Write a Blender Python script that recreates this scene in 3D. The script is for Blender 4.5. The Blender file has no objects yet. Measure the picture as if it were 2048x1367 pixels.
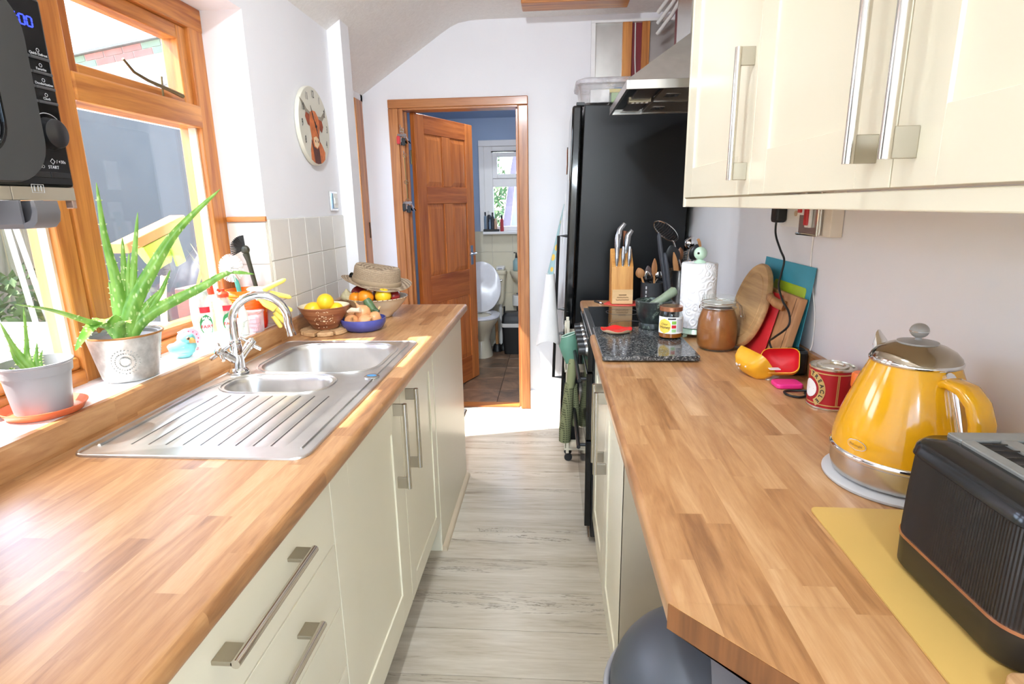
import bpy, bmesh, math, random
from mathutils import Vector, Matrix, Euler

random.seed(7)
S = bpy.context.scene
COL = S.collection
PI = math.pi

# ------------------------------------------------------------------ camera
cam_d = bpy.data.cameras.new('camera')
cam_d.sensor_fit = 'HORIZONTAL'; cam_d.sensor_width = 36.0; cam_d.lens = 36.0 * 1130.0 / 2048.0
cam_d.clip_start = 0.02
cam = bpy.data.objects.new('camera', cam_d); COL.objects.link(cam)
cam.matrix_world = Matrix(((0.997503, 0.0, 0.07062, 0.0),
                           (0.06862, 0.236309, -0.969252, 0.0),
                           (-0.016688, 0.971678, 0.235719, 1.396),
                           (0, 0, 0, 1)))
S.camera = cam

# ------------------------------------------------------------------ world, sun, exposure
W = bpy.data.worlds.new('sky'); S.world = W; W.use_nodes = True
wn = W.node_tree.nodes; wl = W.node_tree.links
SKY = wn.new('ShaderNodeTexSky'); SKY.sky_type = 'NISHITA'; SKY.sun_disc = False
SKY.sun_elevation = math.radians(51.5); SKY.sun_rotation = math.radians(-75.0)
SKY.dust_density = 1.2; SKY.air_density = 1.0; SKY.ozone_density = 0.6
wn['Background'].inputs['Strength'].default_value = 0.6
wl.new(SKY.outputs[0], wn['Background'].inputs['Color'])

sun_d = bpy.data.lights.new('sun', 'SUN'); sun_d.energy = 7.2; sun_d.angle = math.radians(0.6)
sun_d.color = (1.0, 0.98, 0.95)
sun = bpy.data.objects.new('sun', sun_d); COL.objects.link(sun)
sun.rotation_euler = Vector((1.0, 0.26, -1.3)).to_track_quat('-Z', 'Y').to_euler()
sun.location = (-6, 0, 8)

S.view_settings.view_transform = 'Standard'; S.view_settings.look = 'None'
S.view_settings.gamma = 1.0; S.view_settings.use_curve_mapping = False
S.view_settings.exposure = 1.40
S.cycles.use_denoising = True
S.cycles.max_bounces = 12; S.cycles.diffuse_bounces = 6; S.cycles.transparent_max_bounces = 24
S.cycles.sample_clamp_indirect = 8.0

# ------------------------------------------------------------------ mesh helpers
ORG = {}

def setprops(o, label=None, cat=None, group=None, kind=None):
    if label: o['label'] = label
    if cat: o['category'] = cat
    if group: o['group'] = group
    if kind: o['kind'] = kind
    return o

def thing(name, label, cat, loc=(0, 0, 0), rz=0.0, group=None, rot=None, kind=None):
    o = bpy.data.objects.new(name, None); COL.objects.link(o)
    o.empty_display_size = 0.05
    o.location = loc
    o.rotation_euler = rot if rot else (0, 0, rz)
    setprops(o, label, cat, group, kind)
    ORG[o] = Vector(loc) if (rz == 0.0 and rot is None) else Vector((0, 0, 0))
    return o

def local_thing(name, label, cat, loc, rz=0.0, group=None, rot=None):
    """root whose parts are given in its own coordinates"""
    o = thing(name, label, cat, loc, rz, group, rot); ORG[o] = Vector((0, 0, 0)); return o

def ngon(r, n, ph=0.0):
    return [(r * math.cos(ph + 2 * PI * i / n), r * math.sin(ph + 2 * PI * i / n)) for i in range(n)]

def rrect(w, d, r, n=4):
    """rounded rectangle outline centred on 0"""
    p = []
    for cx, cy, a in ((w/2-r, d/2-r, 0), (-w/2+r, d/2-r, PI/2), (-w/2+r, -d/2+r, PI), (w/2-r, -d/2+r, 1.5*PI)):
        for i in range(n+1):
            t = a + PI/2*i/n
            p.append((cx + r*math.cos(t), cy + r*math.sin(t)))
    return p

class MB:
    def __init__(s): s.v = []; s.f = []
    def add(s, vs, fs):
        b = len(s.v); s.v += [tuple(v) for v in vs]; s.f += [tuple(b+i for i in f) for f in fs]; return s
    def box(s, x0, x1, y0, y1, z0, z1):
        vs = [(x, y, z) for z in (z0, z1) for x, y in ((x0, y0), (x1, y0), (x1, y1), (x0, y1))]
        return s.add(vs, [(3,2,1,0), (4,5,6,7), (0,1,5,4), (1,2,6,5), (2,3,7,6), (3,0,4,7)])
    def rings(s, rings, cap0=True, cap1=True, closed=True):
        n = len(rings[0]); vs = [p for r in rings for p in r]; fs = []
        m = n if closed else n-1
        for k in range(len(rings)-1):
            for i in range(m):
                j = (i+1) % n
                fs.append((k*n+i, k*n+j, (k+1)*n+j, (k+1)*n+i))
        if cap0: fs.append(tuple(range(n-1, -1, -1)))
        if cap1: fs.append(tuple((len(rings)-1)*n+i for i in range(n)))
        return s.add(vs, fs)
    def cyl(s, p0, p1, r0, r1=None, n=16, cap=True):
        return s.tube([p0, p1], [r0, r0 if r1 is None else r1], n, cap)
    def tube(s, pts, r, n=8, cap=True, flat=None):
        pts = [Vector(p) for p in pts]
        rs = r if isinstance(r, (list, tuple)) else [r]*len(pts)
        rings = []; up = None
        for i, p in enumerate(pts):
            a = pts[max(i-1, 0)]; b = pts[min(i+1, len(pts)-1)]
            t = (b-a)
            t = t.normalized() if t.length > 1e-9 else Vector((0, 0, 1))
            if up is None:
                ref = Vector((0, 0, 1)) if abs(t.z) < 0.9 else Vector((1, 0, 0))
                u = ref.cross(t).normalized()
            else:
                u = (up - t*up.dot(t)).normalized()
            up = u; w = t.cross(u)
            fy = 1.0 if flat is None else flat
            rings.append([p + rs[i]*(u*math.cos(2*PI*k/n) + w*fy*math.sin(2*PI*k/n)) for k in range(n)])
        return s.rings(rings, cap, cap)
    def lathe(s, prof, c=(0, 0, 0), n=24, cap0=True, cap1=True, sx=1.0, sy=1.0):
        rings = [[(c[0]+sx*r*math.cos(2*PI*k/n), c[1]+sy*r*math.sin(2*PI*k/n), c[2]+z) for k in range(n)] for r, z in prof]
        return s.rings(rings, cap0, cap1)
    def prism(s, poly, a, b, axis='z'):
        f = {'z': lambda p, h: (p[0], p[1], h), 'y': lambda p, h: (p[0], h, p[1]), 'x': lambda p, h: (h, p[0], p[1])}[axis]
        return s.rings([[f(p, a) for p in poly], [f(p, b) for p in poly]])
    def ell(s, c, rx, ry=None, rz=None, nu=14, nv=9, rot=None):
        ry = rx if ry is None else ry; rz = rx if rz is None else rz
        M = rot.to_matrix() if rot else None
        rings = []
        for j in range(nv+1):
            t = -PI/2 + PI*j/nv; cr = max(math.cos(t), 0.02); ring = []
            for i in range(nu):
                q = Vector((rx*cr*math.cos(2*PI*i/nu), ry*cr*math.sin(2*PI*i/nu), rz*math.sin(t)))
                if M: q = M @ q
                ring.append(Vector(c)+q)
            rings.append(ring)
        return s.rings(rings)
    def grid(s, pts, thick=None):
        """pts[j][i] surface; thick -> solidified along averaged normals"""
        nj = len(pts); ni = len(pts[0]); P = [[Vector(p) for p in r] for r in pts]
        vs = [p for r in P for p in r]
        fs = [(j*ni+i, j*ni+i+1, (j+1)*ni+i+1, (j+1)*ni+i) for j in range(nj-1) for i in range(ni-1)]
        if thick:
            nr = []
            for j in range(nj):
                for i in range(ni):
                    a = P[j][min(i+1, ni-1)]-P[j][max(i-1, 0)]; b = P[min(j+1, nj-1)][i]-P[max(j-1, 0)][i]
                    nn = a.cross(b); nr.append(nn.normalized() if nn.length > 1e-12 else Vector((0, 0, 1)))
            m = len(vs); vs = vs + [vs[k]-nr[k]*thick for k in range(m)]
            fs2 = [tuple(m+i for i in reversed(f)) for f in fs]
            edge = [i for i in range(ni)] + [j*ni+ni-1 for j in range(1, nj)] + [(nj-1)*ni+i for i in range(ni-2, -1, -1)] + [j*ni for j in range(nj-2, 0, -1)]
            fs3 = [(edge[(k+1) % len(edge)], edge[k], m+edge[k], m+edge[(k+1) % len(edge)]) for k in range(len(edge))]
            fs = fs + fs2 + fs3
        return s.add(vs, fs)
    def xf(s, M, start=0):
        s.v = s.v[:start] + [tuple(M @ Vector(v)) for v in s.v[start:]]; return s
    def mesh(s, name, mat, org=Vector((0, 0, 0)), smooth=None, bevel=0.0, seg=2, subsurf=0):
        me = bpy.data.meshes.new(name)
        me.from_pydata([tuple(Vector(v)-org) for v in s.v], [], s.f)
        bm = bmesh.new(); bm.from_mesh(me)
        bmesh.ops.recalc_face_normals(bm, faces=bm.faces)
        if bevel > 0:
            es = [e for e in bm.edges if e.is_manifold and e.calc_face_angle(0) > 0.6]
            bmesh.ops.bevel(bm, geom=es, offset=bevel, segments=seg, profile=0.5, affect='EDGES', clamp_overlap=True)
        bm.to_mesh(me); bm.free()
        if mat: me.materials.append(mat)
        if smooth:
            for p in me.polygons: p.use_smooth = True
            me.set_sharp_from_angle(angle=math.radians(smooth))
        return me
    def obj(s, name, mat, parent=None, label=None, cat=None, group=None, kind=None, smooth=None, bevel=0.0, seg=2, org=None):
        if parent is not None:
            r = parent
            while r.parent: r = r.parent
            o0 = ORG.get(r, Vector((0, 0, 0)))
        else:
            o0 = Vector(org) if org is not None else Vector((0, 0, 0))
        me = s.mesh(name, mat, o0, smooth, bevel, seg)
        o = bpy.data.objects.new(name, me); COL.objects.link(o)
        if parent is not None: o.parent = parent
        else: o.location = o0; ORG[o] = o0
        return setprops(o, label, cat, group, kind)

def curve(pts, k=6):
    """Catmull-Rom resampling of a path"""
    P = [Vector(p) for p in pts]; Q = []
    for i in range(len(P)-1):
        p0 = P[max(i-1, 0)]; p1 = P[i]; p2 = P[i+1]; p3 = P[min(i+2, len(P)-1)]
        for j in range(k):
            t = j/k; Q.append(0.5*((2*p1)+(p2-p0)*t+(2*p0-5*p1+4*p2-p3)*t*t+(3*p1-p0-3*p2+p3)*t**3))
    return Q+[P[-1]]

def B(x0, x1, y0, y1, z0, z1): return MB().box(x0, x1, y0, y1, z0, z1)

def dup(root, loc, rz=None, label=None, group=None):
    def cp(o, par):
        c = o.copy(); COL.objects.link(c)
        if par is not None: c.parent = par
        for ch in list(o.children): cp(ch, c)
        return c
    r = cp(root, None); r.location = loc
    if rz is not None: r.rotation_euler = (0, 0, rz)
    if label: r['label'] = label
    if group: r['group'] = group
    return r

def instance(o, name=None, parent=None, M=None):
    """another part sharing mesh data"""
    c = bpy.data.objects.new(name or o.name.split('.')[0], o.data); COL.objects.link(c)
    c.parent = parent if parent is not None else o.parent
    if M is not None: c.matrix_local = M
    return c

def text(s, size, mat, parent, M, name='lettering', depth=0.0004, warp=None, bold=0.0, sx=1.0):
    cu = bpy.data.curves.new('t', 'FONT'); cu.body = s; cu.size = size; cu.extrude = depth; cu.align_x = 'CENTER'; cu.align_y = 'CENTER'
    cu.offset = bold; cu.resolution_u = 3
    o = bpy.data.objects.new('t', cu); COL.objects.link(o)
    dg = bpy.context.evaluated_depsgraph_get()
    me = bpy.data.meshes.new_from_object(o.evaluated_get(dg))
    bpy.data.objects.remove(o); bpy.data.curves.remove(cu)
    me.name = name
    if not me.materials: me.materials.append(mat)
    else: me.materials[0] = mat
    for v in me.vertices:
        co = Vector((v.co.x*sx, v.co.y, v.co.z))
        v.co = warp(co) if warp else M @ co
    t = bpy.data.objects.new(name, me); COL.objects.link(t)
    if parent is not None:
        t.parent = parent
        r = parent
        while r.parent: r = r.parent
        o0 = ORG.get(r, Vector((0, 0, 0)))
        for v in me.vertices: v.co -= o0
    return t

def frame(origin, right, up):
    """matrix whose x is right, y is up, z the normal"""
    r = Vector(right).normalized(); u = Vector(up).normalized(); n = r.cross(u)
    M = Matrix.Identity(4)
    for i in range(3):
        M[i][0] = r[i]; M[i][1] = u[i]; M[i][2] = n[i]; M[i][3] = origin[i]
    return M

# ------------------------------------------------------------------ materials
def srgb(r, g, b):
    return tuple(((c/255.0)/12.92 if c/255.0 <= 0.04045 else ((c/255.0+0.055)/1.055)**2.4) for c in (r, g, b))

class NT:
    def __init__(s, name):
        s.m = bpy.data.materials.new(name); s.m.use_nodes = True
        s.t = s.m.node_tree; s.n = s.t.nodes; s.b = s.n['Principled BSDF']
    def new(s, typ, **kw):
        n = s.n.new(typ)
        for k, v in kw.items():
            if k.startswith('i_'): n.inputs[k[2:].replace('_', ' ')].default_value = v
            else: setattr(n, k, v)
        return n
    def link(s, a, b): s.t.links.new(a, b)
    def math(s, op, a, b=None, c=None):
        n = s.n.new('ShaderNodeMath'); n.operation = op
        for i, x in enumerate((a, b, c)):
            if x is None: continue
            if isinstance(x, (int, float)): n.inputs[i].default_value = x
            else: s.link(x, n.inputs[i])
        return n.outputs[0]
    def ramp(s, fac, stops, interp='LINEAR'):
        n = s.n.new('ShaderNodeValToRGB'); n.color_ramp.interpolation = interp
        e = n.color_ramp.elements
        while len(e) < len(stops): e.new(0.5)
        for el, (p, c) in zip(e, stops): el.position = p; el.color = (*c, 1)
        s.link(fac, n.inputs[0]); return n.outputs[0]
    def mix(s, fac, a, b, mode='MIX'):
        n = s.n.new('ShaderNodeMix'); n.data_type = 'RGBA'; n.blend_type = mode
        for sock, x in ((n.inputs[0], fac), (n.inputs[6], a), (n.inputs[7], b)):
            if isinstance(x, (int, float)): sock.default_value = x
            elif isinstance(x, tuple): sock.default_value = (*x, 1)
            else: s.link(x, sock)
        return n.outputs[2]
    def coords(s, scale=(1, 1, 1), kind='Object', rot=(0, 0, 0)):
        tc = s.n.new('ShaderNodeTexCoord'); mp = s.n.new('ShaderNodeMapping')
        mp.inputs['Scale'].default_value = scale; mp.inputs['Rotation'].default_value = rot
        s.link(tc.outputs[kind], mp.inputs['Vector']); return mp.outputs[0]
    def noise(s, vec, scale, detail=4, rough=0.55, dist=0.0):
        n = s.n.new('ShaderNodeTexNoise'); n.inputs['Scale'].default_value = scale
        n.inputs['Detail'].default_value = detail; n.inputs['Roughness'].default_value = rough; n.inputs['Distortion'].default_value = dist
        s.link(vec, n.inputs['Vector']); return n.outputs['Fac']
    def bump(s, h, strength=0.2, dist=0.002):
        n = s.n.new('ShaderNodeBump'); n.inputs['Strength'].default_value = strength; n.inputs['Distance'].default_value = dist
        s.link(h, n.inputs['Height']); s.link(n.outputs[0], s.b.inputs['Normal'])
    def setp(s, **kw):
        for k, v in kw.items():
            k = k.replace('_', ' ')
            if k in s.b.inputs:
                if isinstance(v, tuple) and len(v) == 3 and s.b.inputs[k].type == 'RGBA': v = (*v, 1)
                s.b.inputs[k].default_value = v
        return s

MATS = {}
def M(name, rgb=None, rough=0.5, metal=0.0, var=0.06, scale=9.0, bump=0.0, bscale=60.0, **kw):
    """generic procedural material: colour with soft noise variation and fine relief"""
    if name in MATS: return MATS[name]
    t = NT(name); c = srgb(*rgb)
    v = t.coords()
    f = t.noise(v, scale, 3)
    col = t.ramp(f, [(0.3, tuple(x*(1-var) for x in c)), (0.7, tuple(min(1, x*(1+var)) for x in c))])
    t.link(col, t.b.inputs['Base Color'])
    t.setp(Roughness=rough, Metallic=metal, **kw)
    if bump > 0:
        t.bump(t.noise(v, bscale, 3), bump, 0.002)
    MATS[name] = t.m; return t.m

def wood(name, dark, light, along='z', ring=26.0, rough=0.35, knots=True, coat=0.15, stretch=0.06):
    if name in MATS: return MATS[name]
    t = NT(name)
    sc = {'x': (stretch, 1, 1), 'y': (1, stretch, 1), 'z': (1, 1, stretch)}[along]
    v = t.coords(sc)
    info = t.n.new('ShaderNodeObjectInfo')
    off = t.n.new('ShaderNodeVectorMath'); off.operation = 'ADD'
    t.link(v, off.inputs[0])
    cx = t.n.new('ShaderNodeCombineXYZ')
    t.link(t.math('MULTIPLY', info.outputs['Random'], 7.0), cx.inputs[0]); t.link(t.math('MULTIPLY', info.outputs['Random'], 3.0), cx.inputs[1])
    t.link(cx.outputs[0], off.inputs[1]); v = off.outputs[0]
    n1 = t.noise(v, ring, 3, 0.5, 1.2)
    n2 = t.noise(v, ring*6, 4, 0.6)
    n3 = t.noise(v, 2.5, 2)
    f = t.math('ADD', t.math('MULTIPLY', n1, 0.62), t.math('ADD', t.math('MULTIPLY', n2, 0.2), t.math('MULTIPLY', n3, 0.22)))
    d = srgb(*dark); l = srgb(*light); m = tuple((a+b)/2 for a, b in zip(d, l))
    col = t.ramp(f, [(0.36, d), (0.5, m), (0.64, l)])
    if knots:
        kv = t.coords({'x': (0.45, 1, 1), 'y': (1, 0.45, 1), 'z': (1, 1, 0.45)}[along])
        vo = t.n.new('ShaderNodeTexVoronoi'); vo.inputs['Scale'].default_value = 5.5; t.link(kv, vo.inputs['Vector'])
        k = t.ramp(vo.outputs['Distance'], [(0.03, (1, 1, 1)), (0.085, (0, 0, 0))])
        sel = t.math('GREATER_THAN', t.noise(kv, 1.7, 0), 0.56)
        col = t.mix(t.math('MULTIPLY', t.math('MULTIPLY', k, sel), 0.75), col, tuple(x*0.35 for x in d))
    t.link(col, t.b.inputs['Base Color'])
    t.setp(Roughness=rough, Coat_Weight=coat, Coat_Roughness=0.15)
    t.bump(n2, 0.08, 0.001)
    MATS[name] = t.m; return t.m

def stave_wood(name, tone=1.0):
    """laminate printed as finger-jointed beech staves running along y"""
    if name in MATS: return MATS[name]
    t = NT(name)
    tc = t.n.new('ShaderNodeTexCoord'); sp = t.n.new('ShaderNodeSeparateXYZ'); t.link(tc.outputs['Object'], sp.inputs[0])
    X, Y, Z = sp.outputs
    xs = t.math('ADD', X, t.math('MULTIPLY', Z, -0.7))
    row = t.math('FLOOR', t.math('DIVIDE', xs, 0.042))
    wn1 = t.n.new('ShaderNodeTexWhiteNoise'); wn1.noise_dimensions = '1D'; t.link(row, wn1.inputs['W'])
    yy = t.math('ADD', Y, t.math('MULTIPLY', wn1.outputs['Value'], 0.9))
    L = t.math('ADD', 0.30, t.math('MULTIPLY', wn1.outputs['Value'], 0.14))
    colm = t.math('FLOOR', t.math('DIVIDE', yy, L))
    cb = t.n.new('ShaderNodeCombineXYZ'); t.link(row, cb.inputs[0]); t.link(colm, cb.inputs[1])
    wn2 = t.n.new('ShaderNodeTexWhiteNoise'); wn2.noise_dimensions = '2D'; t.link(cb.outputs[0], wn2.inputs['Vector'])
    rnd = wn2.outputs['Value']
    cv = t.n.new('ShaderNodeCombineXYZ')
    t.link(xs, cv.inputs[0]); t.link(t.math('MULTIPLY', Y, 0.11), cv.inputs[1]); t.link(t.math('MULTIPLY', rnd, 9.0), cv.inputs[2])
    g1 = t.noise(cv.outputs[0], 34.0, 3, 0.5, 1.6)
    g2 = t.noise(cv.outputs[0], 260.0, 3, 0.6)
    f = t.math('ADD', t.math('ADD', t.math('ADD', t.math('MULTIPLY', rnd, 0.34), 0.04), t.math('MULTIPLY', g1, 0.62)), t.math('MULTIPLY', g2, 0.22))
    k = tone
    c = [tuple(k*q for q in srgb(*p)) for p in ((136, 90, 52), (172, 122, 76), (192, 145, 97), (210, 168, 122))]
    col = t.ramp(f, [(0.34, c[0]), (0.54, c[1]), (0.72, c[2]), (0.92, c[3])])
    t.link(col, t.b.inputs['Base Color'])
    t.setp(Roughness=0.36, Coat_Weight=0.35, Coat_Roughness=0.28)
    t.bump(g2, 0.03, 0.0008)
    MATS[name] = t.m; return t.m

def glass(name, tint=(1, 1, 1), refl=0.9, haze=0.0):
    """thin clear sheet: passes light straight, mirrors by Fresnel"""
    if name in MATS: return MATS[name]
    t = NT(name); n = t.n
    tr = n.new('ShaderNodeBsdfTransparent'); tr.inputs[0].default_value = (*tint, 1)
    gl = n.new('ShaderNodeBsdfGlossy'); gl.inputs['Roughness'].default_value = 0.02
    fr = n.new('ShaderNodeLayerWeight'); fr.inputs[0].default_value = 0.5
    mx = n.new('ShaderNodeMixShader')
    f = t.math('MULTIPLY', t.math('ADD', 0.04, t.math('MULTIPLY', t.math('POWER', fr.outputs['Facing'], 5.0), 0.96)), refl)
    t.link(f, mx.inputs[0]); t.link(tr.outputs[0], mx.inputs[1]); t.link(gl.outputs[0], mx.inputs[2])
    out = mx.outputs[0]
    if haze > 0:
        df = n.new('ShaderNodeBsdfDiffuse'); df.inputs[0].default_value = (*tint, 1)
        m2 = n.new('ShaderNodeMixShader')
        sm = t.noise(t.coords(), 14.0, 4)
        t.link(t.math('MULTIPLY', sm, haze*2), m2.inputs[0]); t.link(out, m2.inputs[1]); t.link(df.outputs[0], m2.inputs[2]); out = m2.outputs[0]
    t.link(out, n['Material Output'].inputs[0])
    n.remove(t.b)
    MATS[name] = t.m; return t.m

def artex():
    t = NT('textured_ceiling_paint')
    v = t.coords()
    a = t.noise(v, 22.0, 5, 0.6, 2.5)
    col = t.ramp(a, [(0.3, srgb(238, 235, 232)), (0.7, srgb(248, 246, 243))])
    t.link(col, t.b.inputs['Base Color']); t.setp(Roughness=0.6)
    t.bump(a, 0.55, 0.006); return t.m

def plank_mat():
    t = NT('pale_oak_vinyl')
    info = t.n.new('ShaderNodeObjectInfo')
    v = t.coords((0.10, 1, 1))
    off = t.n.new('ShaderNodeVectorMath'); off.operation = 'ADD'; t.link(v, off.inputs[0])
    cx = t.n.new('ShaderNodeCombineXYZ'); t.link(t.math('MULTIPLY', info.outputs['Random'], 19.0), cx.inputs[1]); t.link(cx.outputs[0], off.inputs[1])
    g = t.noise(off.outputs[0], 16.0, 5, 0.6, 0.8)
    h = t.noise(off.outputs[0], 90.0, 3, 0.6)
    f = t.math('ADD', t.math('MULTIPLY', g, 0.7), t.math('MULTIPLY', h, 0.3))
    col = t.ramp(f, [(0.30, srgb(150, 137, 119)), (0.42, srgb(190, 178, 158)), (0.6, srgb(208, 198, 180)), (0.75, srgb(218, 209, 194))])
    cr = t.noise(off.outputs[0], 7.0, 6, 0.75, 2.0)
    ck = t.ramp(cr, [(0.485, (0, 0, 0)), (0.5, (1, 1, 1)), (0.515, (0, 0, 0))])
    gate = t.math('GREATER_THAN', t.noise(off.outputs[0], 5.0, 1), 0.56)
    col = t.mix(t.math('MULTIPLY', t.math('MULTIPLY', ck, gate), 0.7), col, srgb(80, 70, 58))
    col = t.mix(t.math('MULTIPLY', info.outputs['Random'], 0.12), col, srgb(150, 140, 125))
    t.link(col, t.b.inputs['Base Color']); t.setp(Roughness=0.24)
    t.bump(f, 0.05, 0.001); return t.m

white_wall = M('white_wall_paint', (238, 237, 240), 0.6, var=0.015, scale=3, bump=0.18, bscale=28)
warm_wall = M('right_wall_paint', (232, 230, 230), 0.6, var=0.02, scale=3, bump=0.12, bscale=30)
white_gloss = M('white_gloss_paint', (242, 240, 238), 0.3, var=0.02)
cream = M('cream_cabinet_lacquer', (230, 223, 199), 0.28, var=0.012, scale=4)
carcass = M('beige_carcass_board', (178, 164, 140), 0.55, var=0.04)
dark_void = M('shadow_board', (60, 55, 48), 0.7)  # dark colour painted in for the shade of gaps and voids
pine = wood('orange_pine', (160, 86, 34), (222, 150, 74), 'z')
pine_y = wood('orange_pine_along', (160, 86, 34), (222, 150, 74), 'y')
pine_x = wood('orange_pine_across', (160, 86, 34), (222, 150, 74), 'x')
door_pine = wood('antique_pine_door', (158, 82, 32), (208, 126, 62), 'z', ring=20)
door_pine_x = wood('antique_pine_rail', (148, 74, 28), (198, 116, 56), 'x', ring=20, knots=False)
frame_pine = wood('architrave_pine', (150, 86, 44), (200, 132, 76), 'z')
frame_pine_x = wood('architrave_pine_across', (150, 86, 44), (200, 132, 76), 'x')
staves = stave_wood('stave_worktop')
steel = M('brushed_steel', (200, 198, 194), 0.26, 1.0, var=0.05, scale=30, bump=0.03, bscale=200)
sink_steel = M('satin_sink_steel', (210, 208, 204), 0.34, 1.0, var=0.06, scale=14, bump=0.03, bscale=120)
handle_steel = M('satin_nickel', (212, 207, 199), 0.2, 1.0, var=0.03)
post_steel = M('brushed_bracket', (178, 170, 154), 0.35, 1.0, var=0.04)
chrome = M('chrome', (225, 225, 225), 0.06, 1.0, var=0.02)
black_gloss = M('black_gloss', (14, 14, 15), 0.08, var=0.1)
black_satin = M('black_satin', (26, 26, 27), 0.35, var=0.1)
black_plastic = M('black_plastic', (24, 24, 25), 0.45, var=0.1)
white_plastic = M('white_plastic', (236, 234, 228), 0.35, var=0.02)
tile_glaze = M('cream_tile_glaze', (228, 224, 216), 0.14, var=0.015)
grout = M('grout', (208, 202, 190), 0.8)
pane = glass('window_glass', haze=0.02)
clear_glass = glass('jar_glass', tint=(0.95, 0.97, 0.95))
# ================================================================== SETTING
def struct(name, mb, mat, parent=None, **kw):
    return mb.obj(name, mat, parent, kind=None if parent else 'structure', **kw)

# ---- floor of planks laid across the galley
floor = struct('floor', B(-1.30, 0.80, -1.10, 3.80, -0.06, -0.006), M('floor_joint', (96, 84, 68), 0.7), label='pale oak-look plank floor of the galley kitchen')
pm = plank_mat()
PITCH = 0.196
y = 1.62 - PITCH*13; k = 0
plank_me = {}
while y < 3.78:
    y1 = min(y+PITCH-0.0018, 3.80)
    cuts = [-1.30, (-0.85, 0.33, -0.62, 0.52)[k % 4], 0.80]
    for a, b in zip(cuts[:-1], cuts[1:]):
        key = (round(b-a, 3), round(y1-y, 3))
        if key not in plank_me:
            plank_me[key] = B(-(b-a)/2+0.0004, (b-a)/2-0.0004, -(y1-y)/2, (y1-y)/2, -0.006, 0.0).mesh('plank', pm)
        o = bpy.data.objects.new('plank', plank_me[key]); COL.objects.link(o); o.parent = floor
        o.location = ((a+b)/2, (y+y1)/2, 0)
    y += PITCH; k += 1

# ---- left wall: built round the window and the back door
XW = -1.035; XO = -1.30
wl_ = MB()
wl_.box(XO, XW, -1.10, 0.86, 0, 2.19)
wl_.box(XO, XW, 0.86, 2.03, 0, 0.955)
wl_.box(XO, XW, 0.86, 2.03, 2.047, 2.19)
wl_.box(XO, XW, 2.03, 2.80, 0, 2.19)
wl_.box(XO, -0.97, 2.80, 2.912, 0, 2.235)
wl_.box(XO, -1.2, 2.912, 3.02, 0, 2.09)
wl_.box(XO, -1.2, 3.02, 3.77, 2.045, 2.09)
wl_.box(XO, -1.2, 3.735, 3.80, 0, 2.09)
wall_left = struct('wall_left', wl_, white_wall, label='white painted wall with window, clock and cream tile splashback')

# tiles of the splashback, 15 cm squares on the clock wall
def tile_field(parent, axis, plane, a0, a1, z0, z1, size_a, size_z, start_a, top, out, mat, gap=0.0028, th=0.006, bev=0.0012):
    me = {}
    zt = top
    while zt > z0 + 0.004:
        zb = max(zt-size_z, z0); a = start_a
        while a < a1 - 0.004:
            lo = max(a, a0); hi = min(a+size_a, a1)
            if hi-lo > 0.006:
                w = hi-lo-gap; h = zt-zb-gap
                key = (round(w, 4), round(h, 4))
                if key not in me:
                    mb = MB()
                    if axis == 'x': mb.box(0, th, -w/2, w/2, -h/2, h/2)
                    else: mb.box(-w/2, w/2, -th, 0, -h/2, h/2)
                    me[key] = mb.mesh('tile', mat, bevel=bev, seg=1)
                o = bpy.data.objects.new('tile', me[key]); COL.objects.link(o); o.parent = parent
                o.location = (plane, (lo+hi)/2, (zt+zb)/2) if axis == 'x' else ((lo+hi)/2, plane, (zt+zb)/2)
            a += size_a
        zt -= size_z
B(XW, XW+0.0035, 2.03, 2.80, 0.955, 1.360).obj('tile_grout', grout, wall_left)
tile_field(wall_left, 'x', XW+0.001, 2.032, 2.798, 0.93, 1.360, 0.152, 0.152, 2.040-0.152, 1.360, 1, tile_glaze)
# tiled cheek of the window reveal, below the timber strip
B(-1.178, XW, 2.0265, 2.030, 0.975, 1.350).obj('tile_grout', grout, wall_left)
tile_field(wall_left, 'y', 2.029, -1.178, XW, 0.975, 1.350, 0.152, 0.152, -1.187, 1.350, 1, tile_glaze)
B(-1.178, -1.030, 2.016, 2.030, 1.352, 1.371).obj('trim_strip', pine_x, wall_left, label='pine strip capping the tiled window reveal', bevel=0.004)

# ---- right wall
wall_right = struct('wall_right', B(0.745, 0.85, -1.10, 3.87, 0, 2.60), warm_wall, label='white painted wall behind the right hand worktop')

# ---- end wall with the bathroom doorway and an unfinished recess up by the ceiling
we = MB()
we.box(-1.30, -0.972, 3.77, 3.87, 0, 2.62)
we.box(-0.972, -0.188, 3.77, 3.87, 2.018, 2.62)
we.box(-0.188, 0.235, 3.77, 3.87, 0, 2.62)
we.box(0.235, 0.85, 3.77, 3.87, 0, 1.88)
we.box(0.235, 0.85, 3.77, 3.87, 2.462, 2.62)
we.box(0.235, 0.85, 3.86, 3.87, 1.88, 2.462)
wall_end = struct('wall_end', we, white_wall, label='white end wall around the bathroom doorway')
foil = M('foil_insulation', (196, 192, 186), 0.32, 0.75, var=0.12, scale=5, bump=0.25, bscale=18)
for (a, b) in ((0.262, 0.424), (0.585, 0.745)):
    MB().box(a, b, 3.80, 3.855, 1.885, 2.455).obj('foil_board', foil, wall_end, label='silver foil faced insulation board')
B(0.236, 0.262, 3.768, 3.83, 1.885, 2.446).obj('recess_edge', white_gloss, wall_end)
B(0.236, 0.745, 3.768, 3.83, 2.447, 2.462).obj('recess_edge', white_gloss, wall_end)
for (a, b) in ((0.424, 0.480), (0.540, 0.585)):
    B(a, b, 3.772, 3.855, 1.885, 2.447).obj('stud', pine, wall_end, bevel=0.002, label='bare pine wall stud')
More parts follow.
